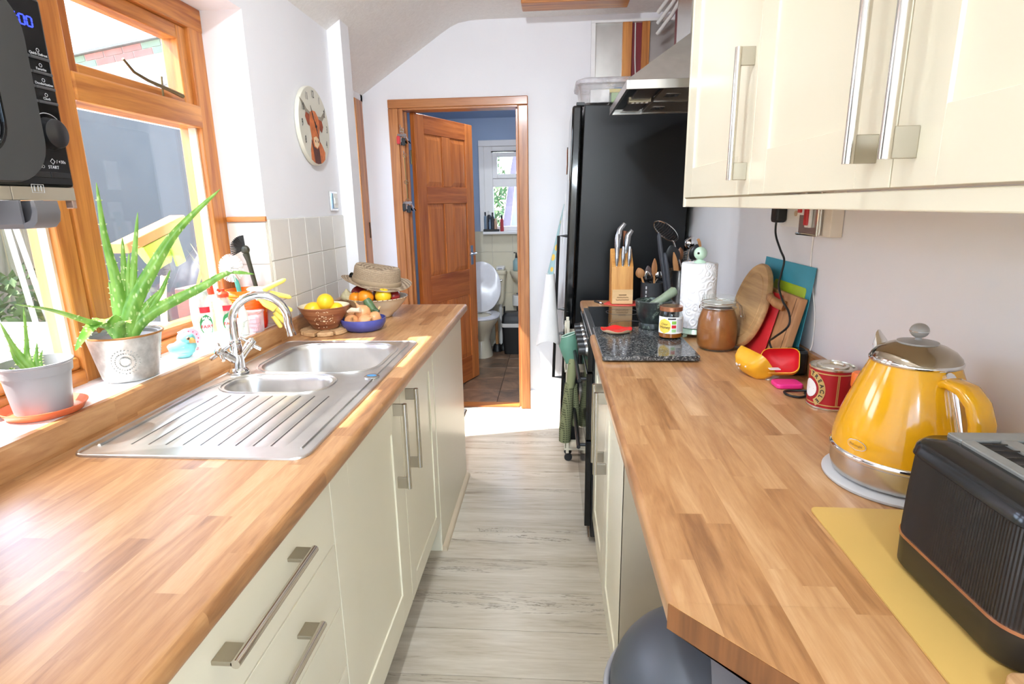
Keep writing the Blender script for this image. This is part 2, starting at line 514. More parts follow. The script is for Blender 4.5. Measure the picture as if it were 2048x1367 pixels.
B(0.480, 0.540, 3.80, 3.855, 1.885, 2.447).obj('red_board', M('maroon_paint', (132, 34, 42), 0.5), wall_end, label='maroon painted strip between studs')
MB().tube([(0.500, 3.795, 2.45), (0.503, 3.79, 2.25), (0.512, 3.79, 2.1), (0.516, 3.79, 1.9)], 0.004, 8).obj('cable', white_plastic, wall_end, smooth=50)
# pipes in the top corner beside the hood
for i, dz in enumerate((0.0, 0.055, 0.11)):
    MB().tube([(0.60, 3.60, 2.33+dz), (0.66, 3.50, 2.40+dz), (0.70, 3.40, 2.47+dz)], 0.011, 8).obj('pipe', white_plastic, wall_end, smooth=50)
B(0.70, 0.745, 3.25, 3.62, 2.18, 2.49).obj('red_board', MATS['maroon_paint'], wall_end)

# ---- ceiling: flat with a long slope down to the window side
prof = [(-1.30, 2.020), (-0.68, 2.420), (-0.62, 2.455), (-0.57, 2.476), (-0.50, 2.487), (-0.42, 2.491), (0.80, 2.491), (0.80, 2.60), (-0.45, 2.60), (-1.30, 2.11)]
ceil = struct('ceiling', MB().prism(prof, -1.10, 3.77, 'y'), artex(), smooth=25, label='sloping white textured ceiling')
rl = struct('trim_1', B(-0.168, 0.42, 3.40, 3.545, 2.455, 2.492), pine_x, bevel=0.006, label='stained timber edge trim on the ceiling')

# ---- wall behind the camera with an unseen opening added to let skylight in
wb = MB()
wb.box(-1.30, -0.55, -1.20, -1.10, 0, 2.6); wb.box(0.25, 0.85, -1.20, -1.10, 0, 2.6); wb.box(-0.55, 0.25, -1.20, -1.10, 2.0, 2.6)
wall_back = struct('wall_back', wb, white_wall, label='white wall behind the viewer with an opening added for daylight')

# ---- unseen three-lamp spotlight bar added as fill light above the aisle
def fill_spot_bar(label, x, y0, aims, watts):
    sb = thing('fill_spotlight', label, 'light', (x, y0, 2.49))
    B(x-0.03, x+0.03, y0-0.28, y0+0.28, 2.468, 2.490).obj('bar', steel, sb, bevel=0.004)
    bulb = M('fill_lamp_glow', (255, 248, 236), 0.3)
    bn = bulb.node_tree.nodes['Principled BSDF']; bn.inputs['Emission Color'].default_value = (1.0, 0.95, 0.88, 1); bn.inputs['Emission Strength'].default_value = 6.0
    for k, (dx, dy, dz) in enumerate(aims):
        p = Vector((x, y0+(-0.22, 0.0, 0.22)[k], 2.425)); d = Vector((dx, dy, dz)).normalized()
        MB().cyl(p+Vector((0, 0, 0.045)), p, 0.008, n=8).obj('stem', steel, sb)
        MB().tube([p-d*0.03, p-d*0.02, p+d*0.03, p+d*0.045], [0.018, 0.028, 0.032, 0.040], 20, cap=False).obj('spot_head', steel, sb, smooth=50)
        MB().tube([p+d*0.034, p+d*0.036], 0.034, 20).obj('bulb_face', bulb, sb)
        ld = bpy.data.lights.new('fill_spot_lamp', 'AREA'); ld.shape = 'DISK'; ld.size = 0.075; ld.energy = watts[k]; ld.spread = math.radians(95); ld.color = (0.82, 0.91, 1.0)
        lo = bpy.data.objects.new('fill_spot_lamp', ld); COL.objects.link(lo); lo.parent = sb
        lo.location = (p+d*0.050)-ORG[sb]; lo.rotation_euler = d.to_track_quat('-Z', 'Y').to_euler()
fill_spot_bar('unseen three lamp spotlight bar added as fill light above the aisle', -0.32, 0.60, ((0.05, 0.35, -1), (0.10, 0.9, -0.9), (0.10, 1.0, -0.40)), (0.9, 2.2, 3.8))

pd_ = thing('fill_globe_lamp', 'unseen glowing globe added as fill light behind the viewer', 'lamp', (0.33, -0.50, 1.70))  # unseen globe added as fill light, standing in for a camera flash
MB().cyl((0.33, -0.50, 1.80), (0.33, -0.50, 2.49), 0.003, n=6).obj('cord', white_plastic, pd_)
MB().lathe([(0.05, 0.0), (0.045, 0.025), (0.004, 0.03)], (0.33, -0.50, 2.46), 20).obj('ceiling_rose', white_plastic, pd_, smooth=40)
MB().lathe([(0.03, 0.0), (0.026, 0.04), (0.006, 0.05)], (0.33, -0.50, 1.795), 20).obj('lamp_holder', steel, pd_, smooth=40)
opal = M('fill_globe_glow', (255, 252, 246), 0.3); ob_ = opal.node_tree.nodes['Principled BSDF']
ob_.inputs['Emission Color'].default_value = (0.80, 0.90, 1.0, 1); ob_.inputs['Emission Strength'].default_value = 42.0
MB().ell((0.33, -0.50, 1.70), 0.10, nu=28, nv=18).obj('globe', opal, pd_, smooth=80)

# ---- kitchen window, orange pine casement
win = thing('window_1', 'orange pine casement window over the sink', None, (-1.18, 1.45, 0.975), kind='structure')
F0, F1 = -1.262, -1.182
Y0, YM0, YM1, Y1 = 0.86, 1.300, 1.425, 2.030
ZB, ZT0, ZT1, ZH = 0.965, 1.665, 1.735, 2.047
B(F0, F1, 1.952, Y1, ZB, ZH).obj('jamb', pine, win, bevel=0.004)
B(F0, F1, Y0, Y0+0.07, ZB, ZH).obj('jamb', pine, win, bevel=0.004)
B(F0, F1-0.001, YM0, 1.350, ZB, ZH).obj('mullion', pine, win, bevel=0.005)
B(F0, F1+0.006, 1.354, YM1, ZB, ZH).obj('mullion', pine, win, bevel=0.005)
B(F0, F1+0.002, Y0, Y1, 1.975, ZH).obj('head', pine_y, win, bevel=0.004)
B(F0, F1+0.008, 1.425, 1.952, ZT0, ZT1).obj('transom', pine_y, win, bevel=0.006)
B(F0, F1+0.008, Y0+0.07, YM0, ZT0, ZT1).obj('transom', pine_y, win, bevel=0.006)
B(F0, F1+0.004, 1.425, 1.952, ZB, 1.010).obj('bottom_rail', pine_y, win, bevel=0.006)
B(F0, F1-0.008, 1.425, 1.952, 1.010, 1.042).obj('bottom_bead', pine_y, win, bevel=0.008)
B(F0, F1+0.004, Y0+0.07, YM0, ZB, 1.010).obj('bottom_rail', pine_y, win, bevel=0.006)
B(F0, F1-0.008, Y0+0.07, YM0, 1.010, 1.042).obj('bottom_bead', pine_y, win, bevel=0.008)
# opening fanlight sash
for (a, b) in ((1.425, 1.952), (Y0+0.07, YM0)):
    sash = B(F0+0.01, F1-0.014, b-0.046, b, ZT1, 1.975).obj('fanlight_stile', pine, win, bevel=0.004)
    B(F0+0.01, F1-0.014, a, a+0.046, ZT1, 1.975).obj('fanlight_stile', pine, win, bevel=0.004)
    B(F0+0.01, F1-0.014, a+0.046, b-0.046, 1.930, 1.975).obj('fanlight_rail', pine_y, win, bevel=0.004)
    B(F0+0.01, F1-0.014, a+0.046, b-0.046, ZT1, 1.762).obj('fanlight_rail', pine_y, win, bevel=0.004)
    B(-1.226, -1.222, a+0.04, b-0.04, 1.755, 1.94).obj('pane', pane, win)
    B(-1.232, -1.228, a, b, 1.035, ZT0).obj('pane', pane, win)
putty = M('pale_putty', (226, 214, 190), 0.7)
B(-1.226, -1.200, 1.944, 1.953, 1.042, ZT0).obj('putty_bead', putty, win)
B(-1.226, -1.204, YM0-0.008, YM0+0.001, 1.042, ZT0).obj('putty_bead', putty, win)
MB().tube([(-1.165, 1.60, 1.800), (-1.168, 1.64, 1.775), (-1.172, 1.70, 1.765), (-1.175, 1.80, 1.757), (-1.175, 1.86, 1.75)], [0.003, 0.004, 0.005, 0.006, 0.007], 8).obj('window_stay', M('aged_brass', (120, 104, 70), 0.4, 0.8), win, smooth=50)
MB().cyl((-1.180, 1.77, 1.735), (-1.176, 1.77, 1.79), 0.003, n=8).obj('stay_pin', MATS['aged_brass'], win, smooth=50)

# white sill between upstand and window
sill = struct('trim_2', B(-1.186, -1.036, Y0, 2.03, 0.955, 0.975), white_gloss, bevel=0.003, label='white painted window sill board')

# ---- pine architrave and lining of the bathroom doorway
arch = thing('trim_3', 'stained pine architrave around the bathroom doorway', None, (-0.58, 3.77, 0), kind='structure')
def archi(x0, x1, z0, z1, mat):
    B(x0, x1, 3.750, 3.772, z0, z1).obj('architrave', mat, arch, bevel=0.005)
archi(-1.036, -0.975, 0, 1.9985, frame_pine); archi(-0.212, -0.150, 0, 1.9985, frame_pine); archi(-1.036, -0.150, 1.9995, 2.052, frame_pine_x)
B(-0.975, -0.945, 3.760, 3.875, 0, 1.998).obj('door_lining', frame_pine, arch, bevel=0.002)
B(-0.215, -0.185, 3.760, 3.875, 0, 1.998).obj('door_lining', frame_pine, arch, bevel=0.002)
B(-0.945, -0.215, 3.760, 3.875, 1.988, 2.018).obj('door_lining', frame_pine_x, arch, bevel=0.002)
B(-0.945, -0.930, 3.800, 3.820, 0, 1.985).obj('door_stop', frame_pine, arch, bevel=0.002)
B(-0.230, -0.215, 3.800, 3.820, 0, 1.985).obj('door_stop', frame_pine, arch, bevel=0.002)
B(-0.930, -0.230, 3.78, 3.87, -0.001, 0.008).obj('threshold', pine_x, arch, bevel=0.003)
struct('baseboard_end', B(-0.150, 0.235, 3.752, 3.772, 0, 0.135), white_gloss, bevel=0.004, label='white skirting board right of the doorway')

# ---- six panel pine door, swung into the bathroom
DW, DH, DT = 0.735, 1.975, 0.036
door = local_thing('door_1', 'six panel antique pine door standing ajar into the bathroom', None, (-0.925, 3.86, 0.012), rz=math.atan2(4.578-3.86, -0.624+0.925))
door['kind'] = 'structure'
def dbox(name, x0, x1, z0, z1, mat, t0=-DT, t1=0.0, bev=0.004, par=None):
    return B(x0, x1, t0, t1, z0, z1).obj(name, mat, par or door, bevel=bev)
# the door leaf: its kitchen-side face is +y... stiles, rails, panels
st = 0.105
dbox('stile', 0, st, 0, DH, door_pine); dbox('stile', DW-st, DW, 0, DH, door_pine)
mx0, mx1 = DW/2-0.05, DW/2+0.05
rails = [(0.0, 0.20), (0.70, 0.90), (1.40, 1.515), (1.855, DH)]
for a, b in rails: dbox('rail', st, DW-st, a, b, door_pine_x)
for (a, b) in ((0.20, 0.70), (0.90, 1.40), (1.515, 1.855)):
    dbox('muntin', mx0, mx1, a, b, door_pine)
    for (xa, xb) in ((st, mx0), (mx1, DW-st)):
        m = MB()
        for (i0, t) in ((0.0, 0.010), (0.030, 0.004)):
            pass
        # raised and fielded panel: low border, sloped field
        r0 = [(xa, z) for z in (a, b)]
        for yy, sgn in ((-0.009, 1), (-DT+0.009, -1)):
            rb = 0.034
            o4 = [(xa, yy, a), (xb, yy, a), (xb, yy, b), (xa, yy, b)]
            i4 = [(xa+rb, yy+sgn*0.007, a+rb), (xb-rb, yy+sgn*0.007, a+rb), (xb-rb, yy+sgn*0.007, b-rb), (xa+rb, yy+sgn*0.007, b-rb)]
            m.rings([o4, i4], cap0=False)
        m.obj('panel', door_pine, door)
# lever handle on a back plate, both faces
for sgn in (1, -1):
    yb = 0.0 if sgn > 0 else -DT
    pl = B(DW-0.085, DW-0.047, min(yb, yb+sgn*0.006), max(yb, yb+sgn*0.006), 0.93, 1.08).obj('handle_plate', chrome, door, bevel=0.002)
    MB().tube([(DW-0.066, yb, 1.02), (DW-0.066, yb+sgn*0.045, 1.02), (DW-0.08, yb+sgn*0.05, 1.02), (DW-0.175, yb+sgn*0.05, 1.015)], [0.009, 0.009, 0.009, 0.007], 10).obj('handle_lever', chrome, door, smooth=50)
B(DW-0.0005, DW+0.0015, -0.028, -0.008, 0.95, 1.06).obj('latch_plate', chrome, door)
MB().tube([(DW-0.06, 0, 0.985), (DW-0.06, 0.02, 0.985)], 0.010, 10).obj('turn_knob', chrome, door, smooth=50)
for z in (0.25, 1.70):
    MB().cyl((0.0, 0.004, z-0.045), (0.0, 0.004, z+0.045), 0.006, n=10).obj('hinge', M('dull_brass', (120, 110, 84), 0.4, 0.9), door, smooth=50)

# ---- glazed pine back door, seen edge on beyond the pillar
bd = thing('door_2', 'pine framed glazed back door past the white pillar', None, (-1.25, 3.38, 0), kind='structure')
B(-1.30, -1.192, 3.600, 3.737, 0, 2.045).obj('frame_post', pine, bd, bevel=0.005)
B(-1.30, -1.205, 3.022, 3.060, 0, 2.045).obj('frame_post', white_gloss, bd, bevel=0.005)
B(-1.30, -1.196, 3.060, 3.600, 1.990, 2.045).obj('frame_head', pine_y, bd, bevel=0.005)
B(-1.29, -1.25, 3.062, 3.598, 0.012, 0.20).obj('bottom_rail', white_gloss, bd, bevel=0.004)
B(-1.275, -1.270, 3.062, 3.598, 0.20, 1.988).obj('pane', pane, bd)
B(-1.195, -1.188, 3.70, 3.712, 1.20, 1.30).obj('strike_plate', M('dark_bronze', (60, 50, 40), 0.4, 0.7), bd)

# ================================================================== BATHROOM beyond the door
bfl = struct('floor_bathroom', B(-1.30, 0.45, 3.80, 5.62, -0.06, -0.004), M('dark_grout', (88, 76, 64), 0.8), label='brown slate-look tiled bathroom floor')
def slate():
    t = NT('brown_slate_tile')
    info = t.n.new('ShaderNodeObjectInfo'); v = t.coords()
    off = t.n.new('ShaderNodeVectorMath'); off.operation = 'ADD'; t.link(v, off.inputs[0])
    cx = t.n.new('ShaderNodeCombineXYZ'); t.link(t.math('MULTIPLY', info.outputs['Random'], 13.0), cx.inputs[2]); t.link(cx.outputs[0], off.inputs[1])
    f = t.noise(off.outputs[0], 5.0, 5, 0.65, 1.0)
    t.link(t.ramp(f, [(0.3, srgb(84, 70, 58)), (0.5, srgb(134, 104, 80)), (0.7, srgb(172, 136, 104))]), t.b.inputs['Base Color'])
    t.setp(Roughness=0.35); t.bump(f, 0.2, 0.002); return t.m
sl = slate(); tme = B(-0.148, 0.148, -0.148, 0.148, -0.004, 0.003).mesh('tile', sl, bevel=0.002, seg=1)
for i in range(6):
    for j in range(6):
        o = bpy.data.objects.new('tile', tme); COL.objects.link(o); o.parent = bfl
        o.location = (-1.15+0.3*i, 4.02+0.3*j, 0)
blue = M('powder_blue_paint', (158, 178, 206), 0.6, var=0.03, scale=3)
YB = 5.56
wf = MB()
wf.box(-1.30, -0.645, YB, YB+0.12, 0, 2.6); wf.box(0.15, 0.45, YB, YB+0.12, 0, 2.6)
wf.box(-0.645, 0.15, YB, YB+0.12, 0, 1.150); wf.box(-0.645, 0.15, YB, YB+0.12, 1.975, 2.6)
wall_bf = struct('wall_bathroom_far', wf, blue, label='powder blue far wall of the bathroom with window')
struct('wall_bathroom_left', B(-1.40, -1.30, 3.87, YB+0.12, 0, 2.6), blue, label='powder blue bathroom side wall')
struct('wall_bathroom_right', B(0.45, 0.55, 3.87, YB+0.12, 0, 2.6), blue, label='powder blue bathroom wall on the right')
struct('ceiling_bathroom', MB().prism([(3.87, 2.50), (4.6, 2.50), (YB+0.1, 2.15), (YB+0.1, 2.25), (4.6, 2.6), (3.87, 2.6)], -1.35, 0.5, 'x'), blue, label='powder blue sloping bathroom ceiling')
btile = M('aged_cream_tile', (222, 214, 190), 0.18, var=0.02)
B(-1.30, 0.45, YB-0.003, YB, 0, 1.150).obj('tile_grout', grout, wall_bf)
tile_field(wall_bf, 'y', YB-0.001, -0.95, 0.30, 0.0, 1.150, 0.2, 0.2, -0.98, 1.150, 1, btile)

bw = thing('window_2', 'white framed bathroom window with a top opener', None, (-0.25, YB, 1.15), kind='structure')
def bb(name, x0, x1, z0, z1, y0=YB-0.02, y1=YB+0.07, mat=None): return B(x0, x1, y0, y1, z0, z1).obj(name, mat or white_gloss, bw, bevel=0.004)
bb('architrave', -0.690, -0.640, 1.150, 1.929, YB-0.03, YB+0.02); bb('architrave', -0.690, 0.20, 1.930, 1.985, YB-0.03, YB+0.02)
bb('jamb', -0.640, -0.560, 1.150, 1.930); bb('jamb', 0.09, 0.15, 1.150, 1.930)
bb('sill', -0.660, 0.18, 1.125, 1.150, YB-0.09, YB+0.07)
bb('transom', -0.56, 0.09, 1.565, 1.640); bb('head', -0.56, 0.09, 1.885, 1.930); bb('bottom_rail', -0.56, 0.09, 1.150, 1.195)
bb('opener_stile', -0.56, -0.515, 1.640, 1.875, YB-0.035, YB+0.03); bb('opener_rail', -0.515, 0.09, 1.640, 1.680, YB-0.035, YB+0.03); bb('opener_rail', -0.515, 0.09, 1.835, 1.875, YB-0.035, YB+0.03)
B(-0.56, 0.09, YB+0.035, YB+0.039, 1.19, 1.57).obj('pane', pane, bw)
B(-0.52, 0.09, YB+0.0, YB+0.004, 1.67, 1.84).obj('pane', pane, bw)
B(-0.57, 0.09, YB-0.036, YB-0.02, 1.877, 1.885).obj('shadow_gap', dark_void, bw)

bl = thing('fill_ceiling_light', 'unseen round ceiling light added to brighten the bathroom', 'light', (-0.4, 4.35, 2.5))  # out-of-view lamp added to lift the bathroom brightness
MB().lathe([(0.11, 0.0), (0.11, -0.02), (0.10, -0.025)], (-0.4, 4.35, 2.5), 24).obj('base', white_plastic, bl, smooth=40)
MB().lathe([(0.10, -0.025), (0.095, -0.05), (0.06, -0.068), (0.002, -0.072)], (-0.4, 4.35, 2.5), 24, False, True).obj('diffuser', MATS['fill_lamp_glow'], bl, smooth=60)
ld = bpy.data.lights.new('bathroom_fill_lamp', 'AREA'); ld.shape = 'DISK'; ld.size = 0.18; ld.energy = 3.0; ld.color = (0.92, 0.96, 1.0)
lo = bpy.data.objects.new('bathroom_fill_lamp', ld); COL.objects.link(lo); lo.parent = bl; lo.location = (0, 0, -0.08)
# ================================================================== LEFT RUN
CT, CB = 0.91, 0.872          # worktop top and underside
LF, LBK = -0.430, -1.033      # left worktop front edge, back at the wall
def bull(xf, xb, sgn, n=5, r=0.012):
    """cross-section of a worktop with a rounded front at xf (sgn: direction of the front)"""
    p = [(xb, CB), (xb, CT)]
    for i in range(n+1):
        a = PI/2*i/n; p.append((xf-sgn*r+sgn*r*math.sin(a), CT-r+r*math.cos(a)))
    for i in range(n+1):
        a = PI/2*i/n; p.append((xf-sgn*r+sgn*r*math.cos(a), CB+r-r*math.sin(a)))
    return p
SY0, SY1, SX0, SX1 = 1.002, 2.000, -0.990, -0.488   # sink outline
hx0, hx1, hy0, hy1 = SX0+0.018, SX1-0.018, 1.40, SY1-0.02
lw = thing('kitchen_worktop', 'wood-block laminate worktop under the window, holding the sink', 'worktop', (-0.73, 1.1, CT))
m = MB()
m.prism(bull(LF, LBK, 1), -0.7, hy0, 'y')
m.prism(bull(LF, hx1, 1), hy0, hy1, 'y')
m.box(LBK, hx0, hy0, hy1, CB, CT)
m.prism(bull(LF, LBK, 1), hy1, 2.803, 'y')
m.obj('top', staves, lw, smooth=30)
MB().prism(bull(LF, LBK, 1), 2.803, 2.810, 'y').obj('end_strip', M('aluminium_strip', (208, 206, 200), 0.3, 0.9), lw, smooth=30, label='metal end strip')
m = MB(); m.prism([(-1.034, CT), (-1.014, CT), (-1.014, 0.969), (-1.020, 0.975), (-1.034, 0.975)], -0.7, 2.797, 'y')
m.obj('worktop_upstand', staves, None, smooth=30, label='wood-block upstand strip below the window sill', cat='upstand', org=(-1.02, 1.0, CT))

# ---- inset steel sink with drainer, half bowl and main bowl
sk = thing('kitchen_sink', 'stainless steel inset sink with one and a half bowls and ribbed drainer', 'sink', ((SX0+SX1)/2, 1.5, CT))
def bowl_ring(cx, cy, w, d, r, z, n=6): return [(cx+p[0], cy+p[1], z) for p in rrect(w, d, r, n)]
scx, scy = (SX0+SX1)/2, (SY0+SY1)/2
def plate_with_holes():
    """rim plate: outer rounded rectangle, two holes, top slightly dished"""
    bm = bmesh.new()
    def loop(pts):
        vs = [bm.verts.new(p) for p in pts]
        return [bm.edges.new((vs[i], vs[(i+1) % len(vs)])) for i in range(len(vs))]
    e = loop([(scx+p[0], scy+p[1], CT+0.003) for p in rrect(SX1-SX0-0.012, SY1-SY0-0.012, 0.030, 5)])
    e += loop(MAINR); e += loop(HALFR)
    bmesh.ops.triangle_fill(bm, use_beauty=True, use_dissolve=False, edges=e)
    me = bpy.data.meshes.new('x'); bm.to_mesh(me); bm.free()
    mb = MB(); mb.v = [tuple(v.co) for v in me.vertices]; mb.f = [tuple(p.vertices) for p in me.polygons]
    bpy.data.meshes.remove(me); return mb
MAIN = (-0.735, 1.775, 0.375, 0.345, 0.09); HALF = (-0.775, 1.487, 0.295, 0.150, 0.065)
MAINR = bowl_ring(*MAIN, CT+0.003); HALFR = bowl_ring(*HALF, CT+0.003)
rim = plate_with_holes()
o6 = [[(scx+p[0], scy+p[1], z) for p in rrect(SX1-SX0-w, SY1-SY0-w, rr, 5)] for w, rr, z in ((0.0, 0.034, CT+0.0005), (0.002, 0.034, CT+0.0045), (0.008, 0.031, CT+0.0055), (0.012, 0.030, CT+0.003))]
rim.rings(o6, False, False)
rim.obj('rim_plate', sink_steel, sk, smooth=40)
def bowl(name, B_, depth):
    cx, cy, w, d, r = B_
    mb = MB()
    mb.rings([bowl_ring(cx, cy, w, d, r, CT+0.003), bowl_ring(cx, cy, w-0.008, d-0.008, r-0.003, CT-0.002), bowl_ring(cx, cy, w-0.014, d-0.014, r-0.005, CT-0.012),
              bowl_ring(cx, cy, w-0.03, d-0.03, r-0.01, CT-depth+0.03), bowl_ring(cx, cy, w-0.05, d-0.05, r-0.015, CT-depth+0.008), bowl_ring(cx, cy, w-0.09, d-0.09, max(r-0.035, 0.02), CT-depth)], False, True)
    b = mb.obj(name, sink_steel, sk, smooth=50)
    MB().lathe([(0.038, 0.002), (0.034, 0.004), (0.024, 0.001), (0.006, 0.002)], (cx, cy, CT-depth+0.0005), 20).obj('waste', chrome, b, smooth=40)
    return b
bowl('main_bowl', MAIN, 0.165); bowl('half_bowl', HALF, 0.13)
# raised rim line round each bowl and swept crest in the plate
for B_ in (MAIN, HALF):
    cx, cy, w, d, r = B_
    MB().tube([(cx+p[0], cy+p[1], CT+0.0035) for p in rrect(w+0.022, d+0.022, r+0.011, 6)]+[(cx+(w+0.022)/2, cy+(d+0.022)/2-r-0.011, CT+0.0035)], 0.0032, 6).obj('bowl_bead', sink_steel, sk, smooth=60)
MB().tube([(SX0+0.03, SY0+0.05, CT+0.004), (SX0+0.03, 1.40, CT+0.004), (SX0+0.05, 1.52, CT+0.004), (SX0+0.085, 1.56, CT+0.004)], 0.004, 6).obj('plate_bead', sink_steel, sk, smooth=60)
MB().tube([(SX1-0.03, SY0+0.05, CT+0.004), (SX1-0.03, SY1-0.06, CT+0.004)], 0.0028, 6).obj('plate_bead', sink_steel, sk, smooth=60)
# drainer: nine grooves between raised flutes running along the counter
groove_me = None
for i in range(10):
    x = SX0+0.075+i*0.0385
    y0, y1 = SY0+0.055, 1.385 - (0.03 if i == 0 else 0.0)
    pts = []
    mb = MB(); w = 0.016
    n = 8; rings = []
    for k_ in range(n+1):
        yy = y0+(y1-y0)*k_/n; h = 0.0013*min(1.0, math.sin(PI*k_/n)*2.2)
        rings.append([(x-w, yy, CT+0.0028), (x-w*0.7, yy, CT+0.0030+h*0.8), (x, yy, CT+0.0030+h), (x+w*0.7, yy, CT+0.0030+h*0.8), (x+w, yy, CT+0.0028)])
    mb.rings(rings, False, False, closed=False)
    mb.obj('drainer_flute', sink_steel, sk, smooth=60)
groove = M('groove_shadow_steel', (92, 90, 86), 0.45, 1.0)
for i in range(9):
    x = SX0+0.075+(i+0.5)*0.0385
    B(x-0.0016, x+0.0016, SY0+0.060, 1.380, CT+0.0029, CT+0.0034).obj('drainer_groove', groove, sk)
# round overflow / plug control with a blue logo
kn = MB().lathe([(0.022, 0), (0.022, 0.004), (0.018, 0.006), (0.001, 0.006)], (-0.525, 1.548, CT+0.003), 24).obj('plug_control', steel, sk, smooth=40)
MB().lathe([(0.0145, 0.0062), (0.0145, 0.0066), (0.001, 0.0066)], (-0.525, 1.548, CT+0.003), 20, sx=1.0, sy=0.6).obj('blue_badge', M('blue_print', (70, 140, 190), 0.4), kn, label='pale blue oval badge')

# ---- swan-neck mixer tap
TX, TY = -0.952, 1.592
tp = thing('mixer_tap', 'chrome swan neck mixer tap with two cross handles', 'tap', (TX, TY, CT+0.004))
z0 = CT+0.004
MB().lathe([(0.029, 0), (0.029, 0.006), (0.024, 0.012), (0.020, 0.016), (0.019, 0.05), (0.017, 0.085), (0.014, 0.095)], (TX, TY, z0), 24).obj('body', chrome, tp, smooth=40)
pts = [(TX, TY, z0+0.09)]
dirx, diry = 0.94, 0.33
R_ = 0.078
for i in range(19):
    a = PI - (PI*1.05)*i/18
    q = R_+R_*math.cos(a)
    pts.append((TX+dirx*q, TY+diry*q, z0+0.155+R_*math.sin(a)))
pts.insert(1, (TX, TY, z0+0.13))
e = pts[-1]; pts.append((e[0]+0.006*dirx, e[1]+0.006*diry, e[2]-0.03))
MB().tube(pts, [0.0125]*(len(pts)-1)+[0.0125], 14).obj('spout', chrome, tp, smooth=50)
MB().tube([pts[-1], (pts[-1][0]+0.001, pts[-1][1], pts[-1][2]-0.010)], 0.0138, 14).obj('aerator', chrome, tp, smooth=50)
MB().lathe([(0.0165, 0), (0.0165, 0.01), (0.0135, 0.014)], (TX, TY, z0+0.088), 18).obj('collar', chrome, tp, smooth=50)
for (dx, dy) in ((-0.30, -0.95), (0.30, 0.95)):
    ax = Vector((dx*0.80, dy*0.80, 0.60)).normalized(); p = Vector((TX, TY, z0+0.035))
    MB().tube([p, p+ax*0.055], [0.013, 0.012], 14).obj('valve_body', chrome, tp, smooth=50)
    c = p+ax*0.070
    h = MB().tube([p+ax*0.050, p+ax*0.062, p+ax*0.082, p+ax*0.086], [0.0125, 0.0145, 0.0125, 0.005], 14).obj('cross_handle', chrome, tp, smooth=50)
    u = ax.cross(Vector((0, 0, 1))).normalized(); w = ax.cross(u)
    for d in (u*0.7+w*0.7, u*0.7-w*0.7):
        MB().tube([c-d*0.036, c-d*0.03, c+d*0.03, c+d*0.036], [0.005, 0.0062, 0.0062, 0.005], 10).obj('handle_arm', chrome, h, smooth=50)

# ---- base cabinets on the left
DX = -0.456                      # front faces
def shaker(parent, name, plane, face, y0, y1, z0, z1, rail=0.088, th=0.019, rec=0.005, mat=cream):
    """shaker door lying in a plane of constant x; face=+1 looks to +x"""
    a, b = (plane-th, plane) if face > 0 else (plane, plane+th)
    fr = MB()
    fr.box(a, b, y0, y0+rail, z0, z1); fr.box(a, b, y1-rail, y1, z0, z1)
    fr.box(a, b, y0+rail, y1-rail, z0, z0+rail); fr.box(a, b, y0+rail, y1-rail, z1-rail, z1)
    d = fr.obj(name, mat, parent, bevel=0.0007, seg=1)
    pa, pb = (a+0.003, b-rec) if face > 0 else (a+rec, b-0.003)
    B(pa, pb, y0+rail-0.004, y1-rail+0.004, z0+rail-0.004, z1-rail+0.004).obj('door_panel', mat, d)
    return d
def bar_handle(parent, plane, face, y, z, length, vertical=True, r=0.007, out=0.034):
    xh = plane+face*out
    h = MB()
    if vertical:
        h.cyl((xh, y, z-length/2), (xh, y, z+length/2), r, n=16)
        ends = [(y, z-length/2+0.018), (y, z+length/2-0.018)]
    else:
        h.cyl((xh, y-length/2, z), (xh, y+length/2, z), r, n=16)
        ends = [(y-length/2+0.018, z), (y+length/2-0.018, z)]
    o = h.obj('handle', handle_steel, parent, smooth=40, label='satin nickel bar handle')
    for (yy, zz) in ends:
        x0, x1 = sorted((plane, xh-face*0.004))
        if vertical: B(x0, x1, yy-0.0035, yy+0.0035, zz-0.018, zz+0.018).obj('handle_post', post_steel, o, bevel=0.001)
        else: B(x0, x1, yy-0.018, yy+0.018, zz-0.0035, zz+0.0035).obj('handle_post', post_steel, o, bevel=0.001)
    return o
DZ0, DZ1 = 0.135, 0.866
du = thing('drawer_unit', 'cream four drawer base unit nearest the viewer, left side', 'cabinet', (-0.75, 0.72, 0))
B(-1.02, DX-0.021, 0.432, 1.026, 0.135, CB-0.001).obj('carcass', carcass, du)
B(-0.52, -0.505, 0.432, 1.026, 0.0, 0.135).obj('plinth', cream, du)
B(DX-0.0207, DX-0.0195, 0.434, 1.029, 0.135, CB-0.001).obj('gap_shade', dark_void, du)  # dark strip painted for the shade between the drawer fronts
for a, b in ((0.713, DZ1), (0.562, 0.709), (0.408, 0.558), (DZ0, 0.404)):
    d = B(DX-0.019, DX, 0.434, 1.0255, a, b).obj('drawer', cream, du, bevel=0.0007, seg=1)
    bar_handle(d, DX, 1, 0.735, b-0.060, 0.262, vertical=False)
du2 = thing('base_cabinet', 'cream base cabinet beside the viewer, left of the drawers', 'cabinet', (-0.75, 0.0, 0))
B(-1.02, DX-0.021, -0.60, 0.430, 0.135, CB-0.001).obj('carcass', carcass, du2)
shaker(du2, 'door', DX, 1, -0.15, 0.428, DZ0, DZ1)
su = thing('sink_cabinet', 'cream two door cabinet under the sink', 'cabinet', (-0.75, 1.53, 0))
m = MB(); m.box(-1.02, DX-0.021, 1.030, 1.048, 0.135, CB-0.001); m.box(-1.02, DX-0.021, 2.030, 2.048, 0.135, CB-0.001); m.box(-1.02, DX-0.021, 1.03, 2.048, 0.118, 0.135)
m.box(-0.56, DX-0.021, 1.048, 2.03, 0.80, 0.815)
m.obj('carcass', carcass, su)
